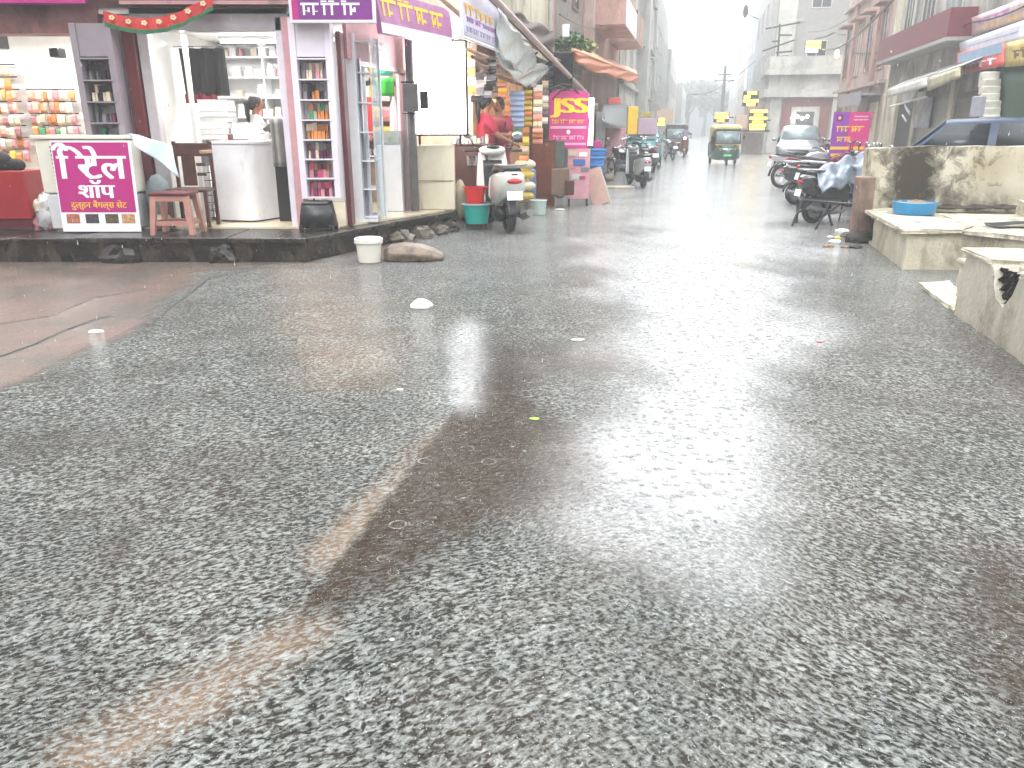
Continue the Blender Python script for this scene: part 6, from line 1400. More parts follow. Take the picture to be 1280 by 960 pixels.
# debris near the post
rr = random.Random(15); dm = [mat('wet_white_paper', (.75,.75,.72), .4), mat('brown_leavings', (.28,.2,.12), .7), mat('dark_mud_clod', (.05,.04,.03), .6), mat('yellow_wrapper', (.8,.7,.1), .4)]
for i, (u, v, s, mi, lb_) in enumerate(((1043, 303, .09, 0, 'white scrap of rubbish beside the leaning post'), (1047, 298, .05, 3, 'yellow wrapper on the rubbish beside the leaning post'), (1035, 309, .08, 1, 'brown scrap at the road edge left of the leaning post'), (1060, 296, .13, 2, 'dark mud clod between black stand and leaning post'),
                                   (1068, 310, .1, 2, 'dark mud clod in front of the leaning post'), (1056, 310, .06, 1, 'brown scrap in front of the leaning post'), (1038, 297, .05, 0, 'small pale scrap near the foot of the black stand'), (1052, 290, .12, 0, 'pale flat chunk under the black stand'))):
    g = on(u, v); mb = MB(); mb.ball((g.x, g.y, .01), (s, s*.7, s*.35), 8); mb.v = [(x+rr.uniform(-.15,.15)*s, y+rr.uniform(-.15,.15)*s, max(z, -.01)) for x, y, z in mb.v]
    lone('debris', mb, dm[mi], lb_, 'rubbish', loc=(g.x, g.y, 0), smooth=0)
# black metal stand
bs2 = thing('metal_stand', 'low black metal barrier frame with splayed legs at the right road edge', 'stand', tuple(on(1010, 286)))
A = on(990, 283); Bq = on(1060, 291); A0 = Vector((A.x+.15, A.y+.1, .40)); B0 = Vector((Bq.x+.05, Bq.y+.25, .40))
part('rail', MB().tube([A0, B0], .022, 8), BLACK, bs2); part('rail', MB().tube([A0+Vector((.1,.45,0)), B0+Vector((.1,.45,0))], .022, 8), BLACK, bs2)
for P0, dx in ((A0, -.15), (A0+Vector((.1,.45,0)), -.02), (A0.lerp(B0, .62), -.22), (A0.lerp(B0, .62)+Vector((.1,.45,0)), .12)): part('leg', MB().tube([P0, (P0.x+dx, P0.y-.1, 0)], .02, 8), BLACK, bs2)
part('brace', MB().tube([A0.lerp(B0, .25), (A0.x-.05, A0.y-.03, .2)], .014, 6), BLACK, bs2); part('brace', MB().tube([A0.lerp(B0, .85), (A0.lerp(B0, .62).x-.08, A0.lerp(B0, .62).y-.04, .2)], .014, 6), BLACK, bs2)
part('crossbar', MB().tube([A0, A0+Vector((.1,.45,0))], .018, 8), BLACK, bs2)
# ================================================================== vehicles (each built facing +y about its own origin)
def wheel(t, y, r, w, x=0, spokes=0, rimm=None, name='wheel'):
    M = _root[t.name]
    wt = part(name, MB(M).torus((x, y, r), r-w*.5, w*.5, 30, 8, 'X', 1.0), RUBBER, t)
    if spokes:
        part('rim', MB(M).torus((x, y, r), r-w*1.05, .014, 28, 6, 'X'), rimm or CHROME, wt)
        s = MB(M)
        for k in range(spokes): a = k*6.2832/spokes; s.tube([(x+.02*(-1)**k, y+.03*math.cos(a), r+.03*math.sin(a)), (x, y+(r-w)*math.cos(a+.25), r+(r-w)*math.sin(a+.25))], .004 if spokes > 8 else .014, 5)
        part('spokes', s, rimm or CHROME, wt)
    else: part('rim', MB(M).lathe((x-w*.3, y, r), [(0,0), (r-w*.9,.01), (r-w*.85,w*.3), (r-w*.9,w*.6), (0,w*.6)], 20, axis='X'), rimm or STEEL, wt)
    part('hub', MB(M).lathe((x-.05, y, r), [(0,0), (.05,0), (.05,.1), (0,.1)], 12, axis='X'), DARKM, wt)
def mirrors(t, x, y, z0, z1, m=BLACK, face=None):
    M = _root[t.name]
    for s in (-1, 1):
        k = part('mirror', MB(M).ball((s*x, y, z1), (.065,.022,.045), 12), m, t)
        part('mirror_glass', MB(M).ball((s*x, y-.012, z1), (.056,.014,.037), 12), face or CHROME, k)
        part('stem', MB(M).tube([(s*.2, y+.02, z0), (s*(x-.02), y, z1-.03)], .007, 6), BLACK, k)
def scooter(label, loc, rz, col, group='parked two-wheelers', seatc=BLACK, plate=True, headlit=False, name='scooter'):
    t = thing(name, label, 'scooter', loc, rz, group); M = _root[t.name]
    wheel(t, -.62, .22, .1); wheel(t, .64, .22, .09)
    body = MB(M); rings_ = []
    for y, w, zb, zt in ((-.93, .06, .62, .74), (-.86, .13, .5, .78), (-.68, .17, .42, .78), (-.45, .175, .34, .76), (-.2, .165, .3, .72), (-.08, .12, .3, .6)):
        rings_.append([(s*w*k, y, z) for s, k, z in ((-1,.6,zb), (-1,1,zb+(zt-zb)*.35), (-1,.92,zt-.04), (-1,.6,zt), (1,.6,zt), (1,.92,zt-.04), (1,1,zb+(zt-zb)*.35), (1,.6,zb))])
    body.loft(rings_); part('body', body, col, t, bevel=.008)
    part('seat', MB(M).loft([[(s*w*k, y, z) for s, k, z in ((-1,1,zt-.07), (-1,.85,zt), (1,.85,zt), (1,1,zt-.07))] for y, w, zt in ((-.8,.1,.83), (-.6,.14,.86), (-.3,.15,.82), (-.08,.1,.8))]), seatc, t, bevel=.015)
    part('floorboard', MB(M).box(-.16, .16, -.1, .34, .27, .32), BLACK, t, bevel=.01)
    part('front_apron', MB(M).grid(lambda a, b: ((a-.5)*(.42-.1*b*b), .4+.17*b*.6-.10*abs(a-.5)*2*(1-.3*b)+.03, .3+.68*b), 12, 10), col, t, solid=.03)
    part('inner_panel', MB(M).grid(lambda a, b: ((a-.5)*.32, .38+.08*b, .32+.55*b), 6, 6), BLACK, t, solid=.02)
    part('front_mudguard', MB(M).grid(lambda a, b: ((b-.5)*.13*(1-.25*abs(a-.5)), .64-.27*math.cos(math.pi*(.1+.8*a)), .22+.27*math.sin(math.pi*(.1+.8*a))-.03*(2*b-1)**2), 14, 4), col, t, solid=.01)
    part('fork', MB(M).tube([(.055, .64, .22), (.055, .52, .6)], .018, 8), DARKM, t); part('fork', MB(M).tube([(-.055, .64, .22), (-.055, .52, .6)], .018, 8), DARKM, t)
    part('handlebar_cover', MB(M).ball((0, .47, 1.0), (.17,.11,.075), 16), col, t)
    part('instrument', MB(M).ball((0, .40, 1.045), (.085,.06,.03), 12), GLASSD, t)
    hb_ = part('handlebar', MB(M).tube([(-.34, .38, 1.0), (-.15, .45, 1.0), (.15, .45, 1.0), (.34, .38, 1.0)], .012, 8), DARKM, t)
    for s in (-1, 1): part('grip', MB(M).tube([(s*.35, .375, 1.0), (s*.23, .42, 1.0)], .02, 8), BLACK, hb_)
    mirrors(t, .3, .42, 1.03, 1.2, col, WHITE if headlit is None else None)
    part('headlight', MB(M).ball((0, .565, .98), (.08,.03,.05), 12), mat('headlight_glow', (1,.95,.9), .3, emit=5, ecol=(1,.93,.9)) if headlit else GLASSL, t)
    part('tail_light', MB(M).ball((0, -.925, .67), (.085,.03,.032), 12), mat('red_lens', (.5,.01,.02), .2), t)
    part('rear_mudguard', MB(M).grid(lambda a, b: ((b-.5)*.14, -.62-.27*math.cos(math.pi*(.03+.42*a)), .22+.27*math.sin(math.pi*(.03+.42*a))), 8, 3), BLACK, t, solid=.01)
    part('grab_rail', MB(M).tube([(-.13, -.45, .84), (-.15, -.8, .86), (-.08, -.93, .86), (.08, -.93, .86), (.15, -.8, .86), (.13, -.45, .84)], .014, 8), STEEL, t)
    if plate:
        p_ = part('number_plate', MB(M).cbox((0, -.945, .5), (.17, .012, .11), 0, R(-12)), WHITEP, t)
    part('exhaust', MB(M).tube([(.17, -.2, .2), (.19, -.5, .2), (.19, -.85, .28)], [.02, .05, .045], 10), STEEL, t)
    part('engine_case', MB(M).ball((-.1, -.5, .24), (.07,.26,.1), 12), DARKM, t)
    part('side_stand', MB(M).tube([(-.1, -.05, .27), (-.22, .0, 0)], .012, 6), DARKM, t)
    return t
def motorcycle(label, loc, rz, col, group='parked two-wheelers', plate=True):
    t = thing('motorcycle', label, 'motorcycle', loc, rz, group); M = _root[t.name]
    wheel(t, -.62, .31, .085, spokes=20, name='wheel'); wheel(t, .68, .31, .075, spokes=20)
    part('tank', MB(M).loft([[(s*w*k, y, z) for s, k, z in ((-1,.7,zb), (-1,1,zb+.08), (-1,.8,zt-.02), (-.0,1,zt), (1,.8,zt-.02), (1,1,zb+.08), (1,.7,zb))] for y, w, zb, zt in ((-.05,.09,.66,.82), (.08,.14,.62,.9), (.28,.15,.64,.93), (.42,.1,.7,.9), (.46,.06,.74,.85))]), col, t, bevel=.012)
    part('seat', MB(M).loft([[(s*w*k, y, z) for s, k, z in ((-1,1,zt-.07), (-1,.85,zt), (1,.85,zt), (1,1,zt-.07))] for y, w, zt in ((-.82,.1,.88), (-.6,.13,.87), (-.25,.13,.81), (-.03,.1,.82))]), BLACK, t, bevel=.015)
    part('tail_fairing', MB(M).loft([[(s*w, y, z) for s, z in ((-1,zb), (-1,zt), (1,zt), (1,zb))] for y, w, zb, zt in ((-.98,.05,.76,.84), (-.8,.1,.68,.82), (-.4,.12,.62,.78), (-.15,.1,.6,.76))]), col, t, bevel=.01)
    part('engine', MB(M).box(-.12, .12, -.12, .2, .26, .46).box(-.09, .09, .06, .22, .46, .64), STEEL, t, bevel=.02)
    for k in range(5): part('cooling_fin', MB(M).box(-.11, .11, .04, .24, .47+.033*k, .48+.033*k), STEEL, t)
    fr = MB(M).tube([(0,.5,.86), (0,.3,.62), (0,.22,.3), (0,-.2,.28), (0,-.3,.62), (0,.42,.8)], .018, 8)
    for s in (-1, 1): fr.tube([(s*.09,-.2,.3), (s*.09,-.62,.31)], .016, 6).tube([(s*.1,-.6,.33), (s*.1,-.5,.7)], .022, 8)
    part('frame', fr, BLACK, t)
    for s in (-1, 1): part('fork', MB(M).tube([(s*.08,.68,.31), (s*.08,.5,.9)], .02, 8), CHROME, t)
    hb_ = part('handlebar', MB(M).tube([(-.36,.3,1.0), (-.2,.42,1.02), (-.06,.48,.94), (.06,.48,.94), (.2,.42,1.02), (.36,.3,1.0)], .012, 8), CHROME, t)
    for s in (-1, 1): part('grip', MB(M).tube([(s*.37,.29,1.0), (s*.25,.38,1.015)], .019, 8), BLACK, hb_)
    mirrors(t, .3, .38, 1.02, 1.2)
    part('headlight', MB(M).lathe((0,.52,.86), [(0,0), (.06,0), (.085,.08), (0,.1)], 16, axis='Y'), GLASSL, t); part('headlight_shell', MB(M).ball((0,.52,.87), (.1,.07,.1), 12), col, t)
    part('front_mudguard', MB(M).grid(lambda a, b: ((b-.5)*.12, .68-.35*math.cos(math.pi*(.15+.6*a)), .31+.35*math.sin(math.pi*(.15+.6*a))), 14, 3), col, t, solid=.008)
    part('rear_mudguard', MB(M).grid(lambda a, b: ((b-.5)*.14, -.62-.36*math.cos(math.pi*(.0+.6*a)), .31+.36*math.sin(math.pi*(.0+.6*a))), 14, 3), BLACK, t, solid=.008)
    part('tail_light', MB(M).ball((0,-.99,.79), (.07,.03,.04), 10), mat('red_lens', (.5,.01,.02), .2), t)
    if plate: part('number_plate', MB(M).cbox((0,-1.0,.62), (.2,.01,.13), 0, R(-15)), WHITEP, t)
    part('exhaust', MB(M).tube([(.12,.2,.3), (.14,.0,.24), (.15,-.5,.28), (.15,-.85,.34)], [.02,.02,.045,.04], 10), CHROME, t)
    part('chain_cover', MB(M).cbox((-.11,-.4,.34), (.02,.5,.09)), DARKM, t)
    part('footrest', MB(M).tube([(-.24,.0,.3), (.24,.0,.3)], .012, 6), DARKM, t)
    return t
SILV = mat('silver_paint', (.55,.56,.58), .25, .05, metal=.3, coat=.5); SCW = mat('pearl_white_paint', (.66,.65,.62), .22, .04, coat=.6); GREYPT = mat('dark_grey_paint', (.05,.055,.06), .25, .1, coat=.6)
REDPT = mat('dark_red_paint', (.2,.01,.015), .25, .1, coat=.6)
# the white scooter in front of the left stalls
rzs = R(13); rw = Vector((-.06, 11.75, 0)); c_ = rw+Vector((-math.sin(rzs)*.62, math.cos(rzs)*.62, 0))
sc0 = scooter('white scooter with dark rear wheel parked by the teal and red tubs, seen from behind', (c_.x, c_.y, 0), rzs, SCW, 'scooters parked on the left')
M_ = _root[sc0.name]
sc0.scale = (1.34, 1.14, 1.16)
part('red_sticker', MB(M_).cbox((0, -.915, .735), (.07, .02, .05)), REDPT, sc0)
def place(u, v, Y=None):
    g = on(u, v); return (g.x, g.y, 0)
scooter('silver-white scooter with red tail light parked at the front of the left-hand row', place(795, 233), R(8), SILV, 'scooters parked on the left')
motorcycle('black motorcycle parked left of the silver scooter on the left side', place(776, 226), R(18), GREYPT, 'motorcycles parked on the left')
scooter('grey scooter parked second in the left-hand row behind the silver one', place(798, 219), R(5), GREYPT, 'scooters parked on the left')
motorcycle('dark motorcycle parked between the second scooter and the teal car', place(812, 216), R(0), GREYPT, 'motorcycles parked on the left')
motorcycle('dark motorcycle in the far left row beyond the teal car', place(836, 200), R(5), GREYPT, 'motorcycles parked on the left')
# right side
motorcycle('black motorcycle with big spoked rear wheel parked sideways behind the black stand', tuple(Vector(place(1005, 254))+Vector((.62*math.sin(R(98)), .62*math.cos(R(98)), 0))), R(-98), REDPT, 'motorcycles parked on the right')
motorcycle('dark motorcycle with silver tank nearest the grey car on the right', tuple(Vector(place(984, 236))+Vector((.5, .2, 0))), R(-85), SILV, 'motorcycles parked on the right')
scooter('pale scooter with white mirrors behind the covered one', tuple(Vector(place(1055, 258))), R(-120), SCW, 'scooters parked on the right')
scooter('grey scooter parked between the spoked motorcycle and the covered one', tuple(Vector(place(1032, 256))), R(-95), GREYPT, 'scooters parked on the right')
cvs = scooter('dark scooter under a crumpled silver-blue rain cover beside the leaning post', tuple(Vector(place(1058, 278))), R(-80), GREYPT, 'scooters parked on the right')
q = Vector(place(1058, 278)); CM = Matrix.Translation(q) @ Matrix.Rotation(R(-80), 4, 'Z')
lone('rain_cover', MB(CM).grid(lambda a, b: ((a-.5)*(.68+.1*math.sin(b*9)), -.72+1.3*b, 1.02+.12*math.sin(b*2.6)-.5*abs(a-.5)**1.6*2-.18*(1-b)+.035*math.sin(a*21+b*7)+.03*math.sin(b*27+a*5)), 34, 40),
     mat('silver_blue_cover', (.26,.29,.34), .25, .8, 2.5, metal=.3, bump=.5, bscale=12), 'crumpled silver and blue rain cover thrown over a scooter by the leaning post', 'cover', solid=.008)
motorcycle('dark red motorcycle parked between the spoked one and the banner', tuple(Vector(place(1022, 243))+Vector((.3, .2, 0))), R(-100), REDPT, 'motorcycles parked on the right')
scooter('dark scooter parked at the rear of the right-hand row beside the grey car', tuple(Vector(place(1000, 228))+Vector((.4, .2, 0))), R(-75), GREYPT, 'scooters parked on the right')
motorcycle('black motorcycle nearest the covered scooter, half behind the black stand', tuple(Vector(place(1030, 262))+Vector((.45, .1, 0))), R(-92), GREYPT, 'motorcycles parked on the right')
# the purple and pink banner between the bikes
YB = 19; a = PX(1036, 197, YB); c = PX(1091, 140, YB); w = c.x-a.x; h = c.z-.75; HM = Matrix.Translation((a.x, YB, .75)) @ Matrix.Rotation(R(2), 4, 'Z')
hb2 = thing('shop_banner', 'purple to pink standing banner with yellow Hindi lines behind the parked bikes', 'banner', (a.x, YB, 0))
part('sheet', MB(HM).box(0, w*.42, 0, .02, 0, h), mat('violet_banner', (.32,.08,.42), .4, .1), hb2); part('sheet', MB(HM).box(w*.42, w, 0, .02, 0, h), mat('rose_banner', (.62,.06,.27), .4, .1), hb2)
part('emblem', MB(HM).box(w*.08, w*.24, -.005, -.001, h*.82, h*.94), mat('dark_plum_print', (.15,.02,.12), .4), hb2); part('emblem_mark', MB(HM).ball((w*.16, -.006, h*.88), (.04,.004,.04), 8), mat('peach_print', (.75,.45,.35), .4), hb2)
part('lettering', script_mb(w*.54, w*.94, h*.895, h*.925, -.004, 71, 3, HM), WHITEP, hb2, smooth=0); part('lettering', script_mb(w*.54, w*.94, h*.83, h*.86, -.004, 72, 3, HM), WHITEP, hb2, smooth=0)
part('lettering', script_mb(w*.1, w*.88, h*.6, h*.74, -.004, 73, 2, HM), YELLOWP, hb2, smooth=0); part('lettering', script_mb(w*.14, w*.55, h*.4, h*.52, -.004, 74, 1, HM), YELLOWP, hb2, smooth=0)
part('printed_band', MB(HM).box(w*.0, w*.5, -.004, -.001, h*.24, h*.3), YELLOWP, hb2); part('printed_band', MB(HM).box(w*.6, w*.9, -.004, -.001, h*.24, h*.3), YELLOWP, hb2); part('printed_band', MB(HM).box(w*.04, w*.46, -.004, -.001, h*.1, h*.16), YELLOWP, hb2)
for x in (.04, w-.04): part('post', MB(HM).tube([(x, .04, -.75), (x, .04, h)], .02, 8), DARKM, hb2)

def car(label, loc, rz, col, L=3.9, W=1.6, H=1.5, name='car', group=None, wsl=(.55,.32), lamps=True):
    t = thing(name, label, 'car', loc, rz, group); M = _root[t.name]; hw = W/2; hl = L/2
    yb0, yb1 = hl*wsl[0], hl*wsl[1]-.15          # windscreen foot and head
    rt = -hl*.62; rf = -hl*.93                   # roof tail, rear glass foot
    belt = H*.6
    def ring(y, wl, zb, zs, zbelt, wr, zr): return [(-wl*.9, y, zb), (-wl, y, zs), (-wl*.985, y, zbelt), (-wr, y, zr-.06), (-wr*.8, y, zr), (0, y, zr+.015), (wr*.8, y, zr), (wr, y, zr-.06), (wl*.985, y, zbelt), (wl, y, zs), (wl*.9, y, zb)]
    st = [(hl, hw*.78, .3, .45, belt-.28, hw*.7, belt-.2), (hl-.1, hw*.92, .22, .45, belt-.16, hw*.82, belt-.06), (hl-.5, hw*.98, .2, .5, belt-.08, hw*.86, belt+.03), (yb0, hw, .2, .5, belt, hw*.86, belt+.1),
          (yb1, hw, .2, .5, belt+.02, hw*.74, H-.03), (0, hw, .2, .5, belt+.03, hw*.75, H), (rt, hw, .2, .5, belt+.04, hw*.72, H-.04), (rf, hw*.96, .22, .5, belt+.03, hw*.8, belt+.12), (-hl, hw*.86, .3, .5, belt-.06, hw*.74, belt)]
    rings_ = [ring(*s_) for s_ in st]
    part('body', MB(M).loft(rings_), col, t, smooth=50)
    off = lambda p, k=.012: p
    def sidewin(s, y0, y1):
        def zw(y): # roof-edge height and half width at y by interpolation
            ks = sorted([(q[0], q[5], q[6]) for q in st]); return (np.interp(y, [k[0] for k in ks], [k[1] for k in ks]), np.interp(y, [k[0] for k in ks], [k[2] for k in ks]))
        g0 = belt+.05; ps = [y0]+([yb1] if y1 < yb1 < y0 else [])+[y1]; vs_ = [(s*(hw*.985+.006), y, g0) for y in ps]
        for y in ps[::-1]: wq, zq = zw(y); vs_.append((s*(wq+.012), y, max(zq-.085, g0+.01)))
        return MB(M).add(vs_, [tuple(range(len(vs_))) if s > 0 else tuple(range(len(vs_)))[::-1]])
        wa, za = zw(y0); wb, zb_ = zw(y1)
        return MB(M).add([(s*(hw*.985+.006), y0, g0), (s*(hw*.985+.006), y1, g0), (s*(wb+.012), y1, max(zb_-.1, g0+.01)), (s*(wa+.012), y0, max(za-.1, g0+.01))], [(0,1,2,3) if s > 0 else (3,2,1,0)])
    for s in (-1, 1):
        part('side_window', sidewin(s, yb0-.1, .12), GLASSD, t, solid=.008); part('side_window', sidewin(s, .0, rt+.18), GLASSD, t, solid=.008)
        part('window_trim', MB(M).tube([(s*(hw*.985+.01), yb0-.15, belt+.045), (s*(hw*.985+.01), rt, belt+.065)], .01, 5), CHROME, t)
        part('door_handle', MB(M).box(s*hw-.02, s*hw+.02, -.15, .02, belt-.1, belt-.075), col, t)
        for y in (hl-.72, -hl+.68): wheel(t, y, .29, .17, s*(hw-.07))
        part('mirror', MB(M).ball((s*(hw+.08), yb0-.25, belt+.12), (.09,.06,.06), 10), col, t)
        if lamps:
            part('headlight', MB(M).ball((s*hw*.66, hl-.07, belt-.24), (.17,.07,.08), 12), GLASSL, t)
            part('tail_light', MB(M).ball((s*hw*.76, -hl+.06, belt-.06), (.1,.06,.13), 12), mat('red_lens', (.5,.01,.02), .2), t)
    part('windscreen', MB(M).add([(-hw*.8, yb0-.03, belt+.12), (hw*.8, yb0-.03, belt+.12), (hw*.66, yb1+.04, H-.07), (-hw*.66, yb1+.04, H-.07)], [(0,1,2,3)]).v and (lambda mb: mb)(MB(M).add([(-hw*.8, yb0-.02, belt+.145), (hw*.8, yb0-.02, belt+.145), (hw*.66, yb1+.05, H-.045), (-hw*.66, yb1+.05, H-.045)], [(0,1,2,3)])), GLASSL, t, solid=.01)
    part('rear_window', MB(M).add([(hw*.72, rf-.0, belt+.2), (-hw*.72, rf-.0, belt+.2), (-hw*.62, rt-.05, H-.09), (hw*.62, rt-.05, H-.09)], [(0,1,2,3)]), GLASSL, t, solid=.03)
    part('grille', MB(M).box(-hw*.45, hw*.45, hl-.06, hl+.012, belt-.36, belt-.24), BLACK, t); part('bumper', MB(M).box(-hw*.84, hw*.84, hl-.12, hl+.03, .28, .42), col, t, bevel=.03)
    part('bumper', MB(M).box(-hw*.86, hw*.86, -hl-.03, -hl+.12, .3, .46), BLACK, t, bevel=.03)
    part('number_plate', MB(M).box(-.22, .22, -hl-.038, -hl-.031, .5, .6), WHITEP, t)
    return t
BLUE = mat('dark_blue_paint', (.02,.05,.12), .35, .1, spec=.3)
car('dark blue car parked behind the stained wall at the right edge', (8.15, 13.6, 0), R(60), BLUE, 4.2, 1.65, 1.66, wsl=(.62,.42))
car('pale grey car parked beside the gate building behind the motorbikes', tuple(Vector(place(1008, 213))+Vector((.3, 2.0, 0))), math.pi-YAW-R(6), mat('grey_car_paint', (.3,.31,.33), .25, .05, metal=.3, coat=.5), 3.7, 1.65, 1.6)
car('small teal car parked facing up the street on the left', tuple(Vector(place(808, 211))+Vector((.1, 1.6, 0))), -YAW+R(2), mat('teal_car_paint', (.06,.32,.33), .3, .1, coat=.5), 3.4, 1.45, 1.5)

def autorickshaw(label, loc, rz, colb, colc, band, detail=True):
    t = thing('autorickshaw', label, 'autorickshaw', loc, rz, 'autorickshaws on the street'); M = _root[t.name]
    wheel(t, .95, .2, .1, name='front_wheel'); wheel(t, -.75, .21, .11, -.56); wheel(t, -.75, .21, .11, .56)
    lower = [(1.22,.16,.35,.62), (1.15,.3,.3,.86), (.9,.46,.26,.92), (.55,.6,.24,.62), (.1,.64,.24,.46), (-.5,.66,.24,.5), (-1.1,.66,.28,1.0), (-1.25,.6,.32,.98)]
    part('body', MB(M).loft([[(-w*.8,y,zb), (-w,y,zb+.08), (-w,y,zt-.06), (-w*.85,y,zt), (w*.85,y,zt), (w,y,zt-.06), (w,y,zb+.08), (w*.8,y,zb)] for y, w, zb, zt in lower]), colb, t, bevel=.015)
    part('canopy', MB(M).loft([[(-w,y,zb), (-w,y,zt-.1), (-w*.8,y,zt), (w*.8,y,zt), (w,y,zt-.1), (w,y,zb), (w-.03,y,zb), (w-.03,y,zt-.12), (-w+.03,y,zt-.12), (-w+.03,y,zb)] for y, w, zb, zt in ((.72,.56,1.5,1.68), (.4,.62,1.48,1.74), (-.6,.64,1.0,1.74), (-1.15,.62,.98,1.66))]), colc, t, bevel=.01)
    part('back_cover', MB(M).box(-.6, .6, -1.2, -1.16, .98, 1.6), colc, t)
    part('windscreen', MB(M).add([(-.5,.94,.98), (.5,.94,.98), (.5,.74,1.46), (-.5,.74,1.46)], [(0,1,2,3)]), mat('rain_glass', (.3,.36,.36), .1, .3, 6), t, solid=.01)
    part('screen_frame', MB(M).tube([(-.53,.95,.95), (-.54,.72,1.5), (.54,.72,1.5), (.53,.95,.95), (-.53,.95,.95)], .03, 8), BLACK, t)
    part('front_band', MB(M).loft([[(-.52,.955,.86), (.52,.955,.86), (.52,.93,.86), (-.52,.93,.86)], [(-.52,.965,.97), (.52,.965,.97), (.52,.93,.97), (-.52,.93,.97)]]), band, t)
    part('trim', MB(M).tube([(-.45,1.0,.8), (-.2,1.2,.72), (.2,1.2,.72), (.45,1.0,.8)], .025, 8), CHROME, t)
    part('headlight', MB(M).ball((0,1.235,.64), (.1,.04,.1), 14), GLASSL, t)
    part('indicator', MB(M).ball((-.3,1.12,.7), (.05,.03,.04), 8), YELLOWP, t); part('indicator', MB(M).ball((.3,1.12,.7), (.05,.03,.04), 8), YELLOWP, t)
    part('number_plate', MB(M).box(-.16,.16,1.225,1.235,.42,.5), mat('pale_green_plate', (.2,.75,.4), .3) if detail else WHITEP, t)
    part('front_mudguard', MB(M).grid(lambda a, b: ((b-.5)*.16, .95-.25*math.cos(math.pi*(.0+.8*a)), .2+.25*math.sin(math.pi*(.0+.8*a))), 12, 3), BLACK, t, solid=.01)
    for s in (-1, 1):
        part('post', MB(M).tube([(s*.6,-.2,.45), (s*.6,-.2,1.6)], .02, 6), BLACK, t)
        part('mirror', MB(M).ball((s*.68,.9,1.2), (.05,.02,.08), 10), BLACK, t)
    part('bench', MB(M).box(-.55,.55,-1.0,-.5,.5,.72).box(-.55,.55,-1.1,-.98,.72,1.2), BLACK, t, bevel=.03)
    part('driver_seat', MB(M).box(-.25,.25,-.05,.3,.5,.72), BLACK, t, bevel=.03)
    part('handlebar', MB(M).tube([(-.3,.6,.98), (0,.7,.95), (.3,.6,.98)], .015, 6), BLACK, t)
    return t
ga = place(905, 208)
ar = autorickshaw('green and yellow autorickshaw driving towards us in the middle of the street', (ga[0]+.3, ga[1]+1.2, 0), math.pi-YAW+R(4), mat('rickshaw_green', (.006,.12,.055), .3, .1, coat=.4), mat('rickshaw_canopy', (.7,.62,.3), .5, .1), mat('rickshaw_yellow', (.75,.45,.08), .4, .1))
ar.scale = (.94,)*3
person('driver in a khaki shirt sitting inside the green autorickshaw', (ga[0]+.28, ga[1]+1.35, .02), math.pi-YAW, dict(pel=(0,0,.76), wai=(0,0,.92), che=(0,.02,1.1), nck=(0,.03,1.24), hd=(0,.05,1.3), Lk=(-.15,.38,.72), La=(-.15,.4,.38), Rk=(.15,.38,.72), Ra=(.15,.4,.38), Le=(-.26,.1,.98), Lw=(-.26,.35,.98), Re=(.26,.1,.98), Rw=(.26,.35,.98)),
       'shirt', 'trousers', HAIR, mat('khaki_shirt', (.3,.24,.15), .7), mat('dark_trousers', (.02,.02,.03), .8), skirt=False, sleeves='long')
gb = place(859, 197)
autorickshaw('dark autorickshaw with grey canopy behind the scooter rider far down the street', (gb[0], gb[1]+3.2, 0), math.pi-YAW, mat('rickshaw_dark', (.05,.055,.07), .3, .1, coat=.3), mat('rickshaw_dark_canopy', (.1,.11,.13), .5, .1), mat('rickshaw_grey', (.2,.21,.23), .4), False)
scooter('scooter with lit headlight ridden towards us in front of the dark autorickshaw', (gb[0]-.05, gb[1]+.6, 0), math.pi-YAW, REDPT, 'moving two-wheelers', headlit=True)
person('rider in a grey-blue raincoat on the scooter with lit headlight', (gb[0]-.05+.05, gb[1]+.85, 0), math.pi-YAW, dict(pel=(0,0,.92), wai=(0,.02,1.08), che=(0,.05,1.27), nck=(0,.08,1.4), hd=(0,.1,1.47), Lk=(-.16,.42,.78), La=(-.12,.42,.38), Rk=(.16,.42,.78), Ra=(.12,.42,.38), Le=(-.3,.22,1.15), Lw=(-.3,.5,1.05), Re=(.3,.22,1.15), Rw=(.3,.5,1.05)),
       'raincoat', 'trousers', mat('dark_helmet', (.05,.05,.06), .2), mat('grey_blue_raincoat', (.25,.28,.35), .4), mat('dark_trousers', (.02,.02,.03), .8), skirt=False, sleeves='long')
# ================================================================== more stall clutter down the left side
rr = random.Random(77)
pal = [SMALL[i] for i in (0, 1, 3, 4, 5, 7, 9, 10, 11, 8)]
words = 'orange and cream|pink and white|dark and grey|yellow and salmon|blue and grey|mixed pale|rose and amber|green and white|grey and black|cream and yellow'.split('|')
cp = [(3,4), (0,7), (8,5), (10,11), (9,5), (7,4), (1,3), (6,7), (5,8), (4,10)]
for i, (u, v0, v1, xs, w) in enumerate(((588, 60, 118, -3.35, .16), (602, 92, 132, -3.5, .2), (614, 70, 108, -3.1, .15), (628, 96, 130, -3.2, .14), (690, 80, 112, -3.2, .2), (742, 128, 152, -3.2, .25), (750, 150, 178, -3.1, .25), (764, 166, 188, -3.2, .3), (775, 140, 160, -3.3, .3), (790, 170, 186, -3.4, .35))):
    hang_strip(u, v0, v1, xs, w, [SMALL[cp[i][0]], SMALL[cp[i][1]]], words[i]+' packets hanging '+('beside the lightbox', 'behind the lightbox edge', 'under the plastic sheet', 'over the crimson-clad people', 'above the JSS banner', 'in the pale pink stall front', 'beside the blue crates', 'behind the parked motorbikes', 'under the grey awning', 'near the teal car')[i], 5)
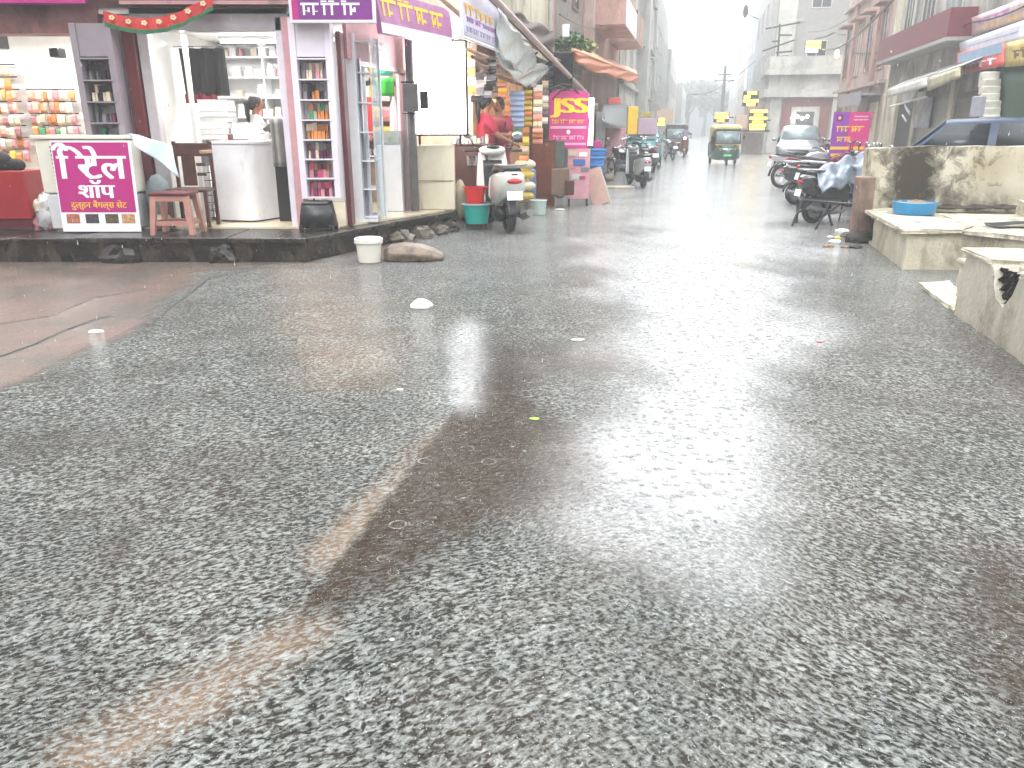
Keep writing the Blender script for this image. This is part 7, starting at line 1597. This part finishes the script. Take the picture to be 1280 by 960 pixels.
for i, (u, v, s, mi, lb_) in enumerate(((752, 222, .22, 5, 'grey sack behind the blue crates'), (762, 226, .16, 4, 'cream sack at the road edge before the motorbikes'), (744, 238, .1, 3, 'small amber bundle at the foot of the pinkish board'), (700, 248, .12, 5, 'grey bundle on the ground in front of the sticker panel'), (712, 243, .1, 1, 'dusky bundle on the ground under the sticker panel'),
                              (650, 272, .1, 8, 'black bundle between scooter and mint bucket'), (768, 205, .25, 1, 'rose-coloured bundle against the pale pink stall'))):
    g = on(u, v); b = MB().ball((g.x, g.y+.1, s*.6), (s, s*.8, s*.7), 10); b.v = [(x+rr.uniform(-.1,.1)*s, y+rr.uniform(-.1,.1)*s, max(0, z+rr.uniform(-.1,.1)*s)) for x, y, z in b.v]
    lone('bundle', b, SMALL[mi], lb_, 'bundle', loc=(g.x, g.y, 0))
for i, (u0, u1, vt, vb, Y, mm, lb_) in enumerate(((706, 718, 226, 244, 15.3, WOOD, 'low brown box beside the weathered carton'), (742, 752, 176, 186, 18, MAGENTA, 'small magenta sign above the blue crates'), (760, 776, 122, 130, 24, mat('red_sign', (.62,.16,.15), .45), 'small red sign over the grey awning'),
                                        (800, 815, 140, 147, 33, mat('ochre_sign', (.55,.45,.16), .45), 'ochre sign on the far left shops'), (812, 826, 128, 138, 38, GREYP, 'grey sign board on the far left shops'))):
    stand(u0, u1, vt, vb, Y, .12, mm, 'shop_sign' if 'sign' in lb_ else 'wooden_box', lb_, 'sign' if 'sign' in lb_ else 'box')
# cables along both facades
for i, (pts, lb_) in enumerate((([(596, 2, 12), (660, 52, 16), (745, 88, 24), (800, 92, 38)], 'sagging black cable along the left awnings'), ([(1280, 8, 17), (1215, 28, 20), (1130, 52, 27), (1066, 66, 36)], 'cable stapled along the right-hand facades'), ([(700, 18, 18), (760, 30, 28), (818, 62, 60)], 'cable running along the salmon building'),
                              ([(1066, 20, 38), (1010, 40, 50)], 'short cable from the peach building to the gate roof'))): wire(lb_, pts, .018)
# falling drops in the air
rd = MB(); rr = random.Random(4)
for i in range(2600):
    Y = 1.2+12*rr.random()**.7; u = rr.uniform(-30, 1310); v = rr.uniform(-30, 800); p = PX(u, v, Y)
    if p.z < .03: continue
    r_ = .0011; l_ = .007
    rd.add([(p.x, p.y, p.z-l_*.5), (p.x+r_, p.y, p.z-l_*.2), (p.x-.5*r_, p.y+.87*r_, p.z-l_*.2), (p.x-.5*r_, p.y-.87*r_, p.z-l_*.2), (p.x+.0006, p.y, p.z+l_)], [(0,2,1), (0,3,2), (0,1,3), (1,2,4), (2,3,4), (3,1,4)])
lone('rain', rd, mat('rain_drop', (.9,.9,.92), .05, 0, trans=.5), 'falling raindrops in the air over the road', 'rain', kind='stuff', smooth=0)
# ================================================================== rain-laden air
hz = MB().box(-152, 152, -52, 424, -1.2, 27)
hm_ = bpy.data.materials.new('rain_haze'); hm_.use_nodes = True; hn = hm_.node_tree.nodes; hn.remove(hn['Principled BSDF'])
pv = hn.new('ShaderNodeVolumePrincipled'); pv.inputs['Color'].default_value = (.97,.985,1,1); pv.inputs['Density'].default_value = .004; pv.inputs['Anisotropy'].default_value = .2
hm_.node_tree.links.new(pv.outputs[0], hn['Material Output'].inputs['Volume'])
struct('haze', hz, hm_, kind='stuff', smooth=0)
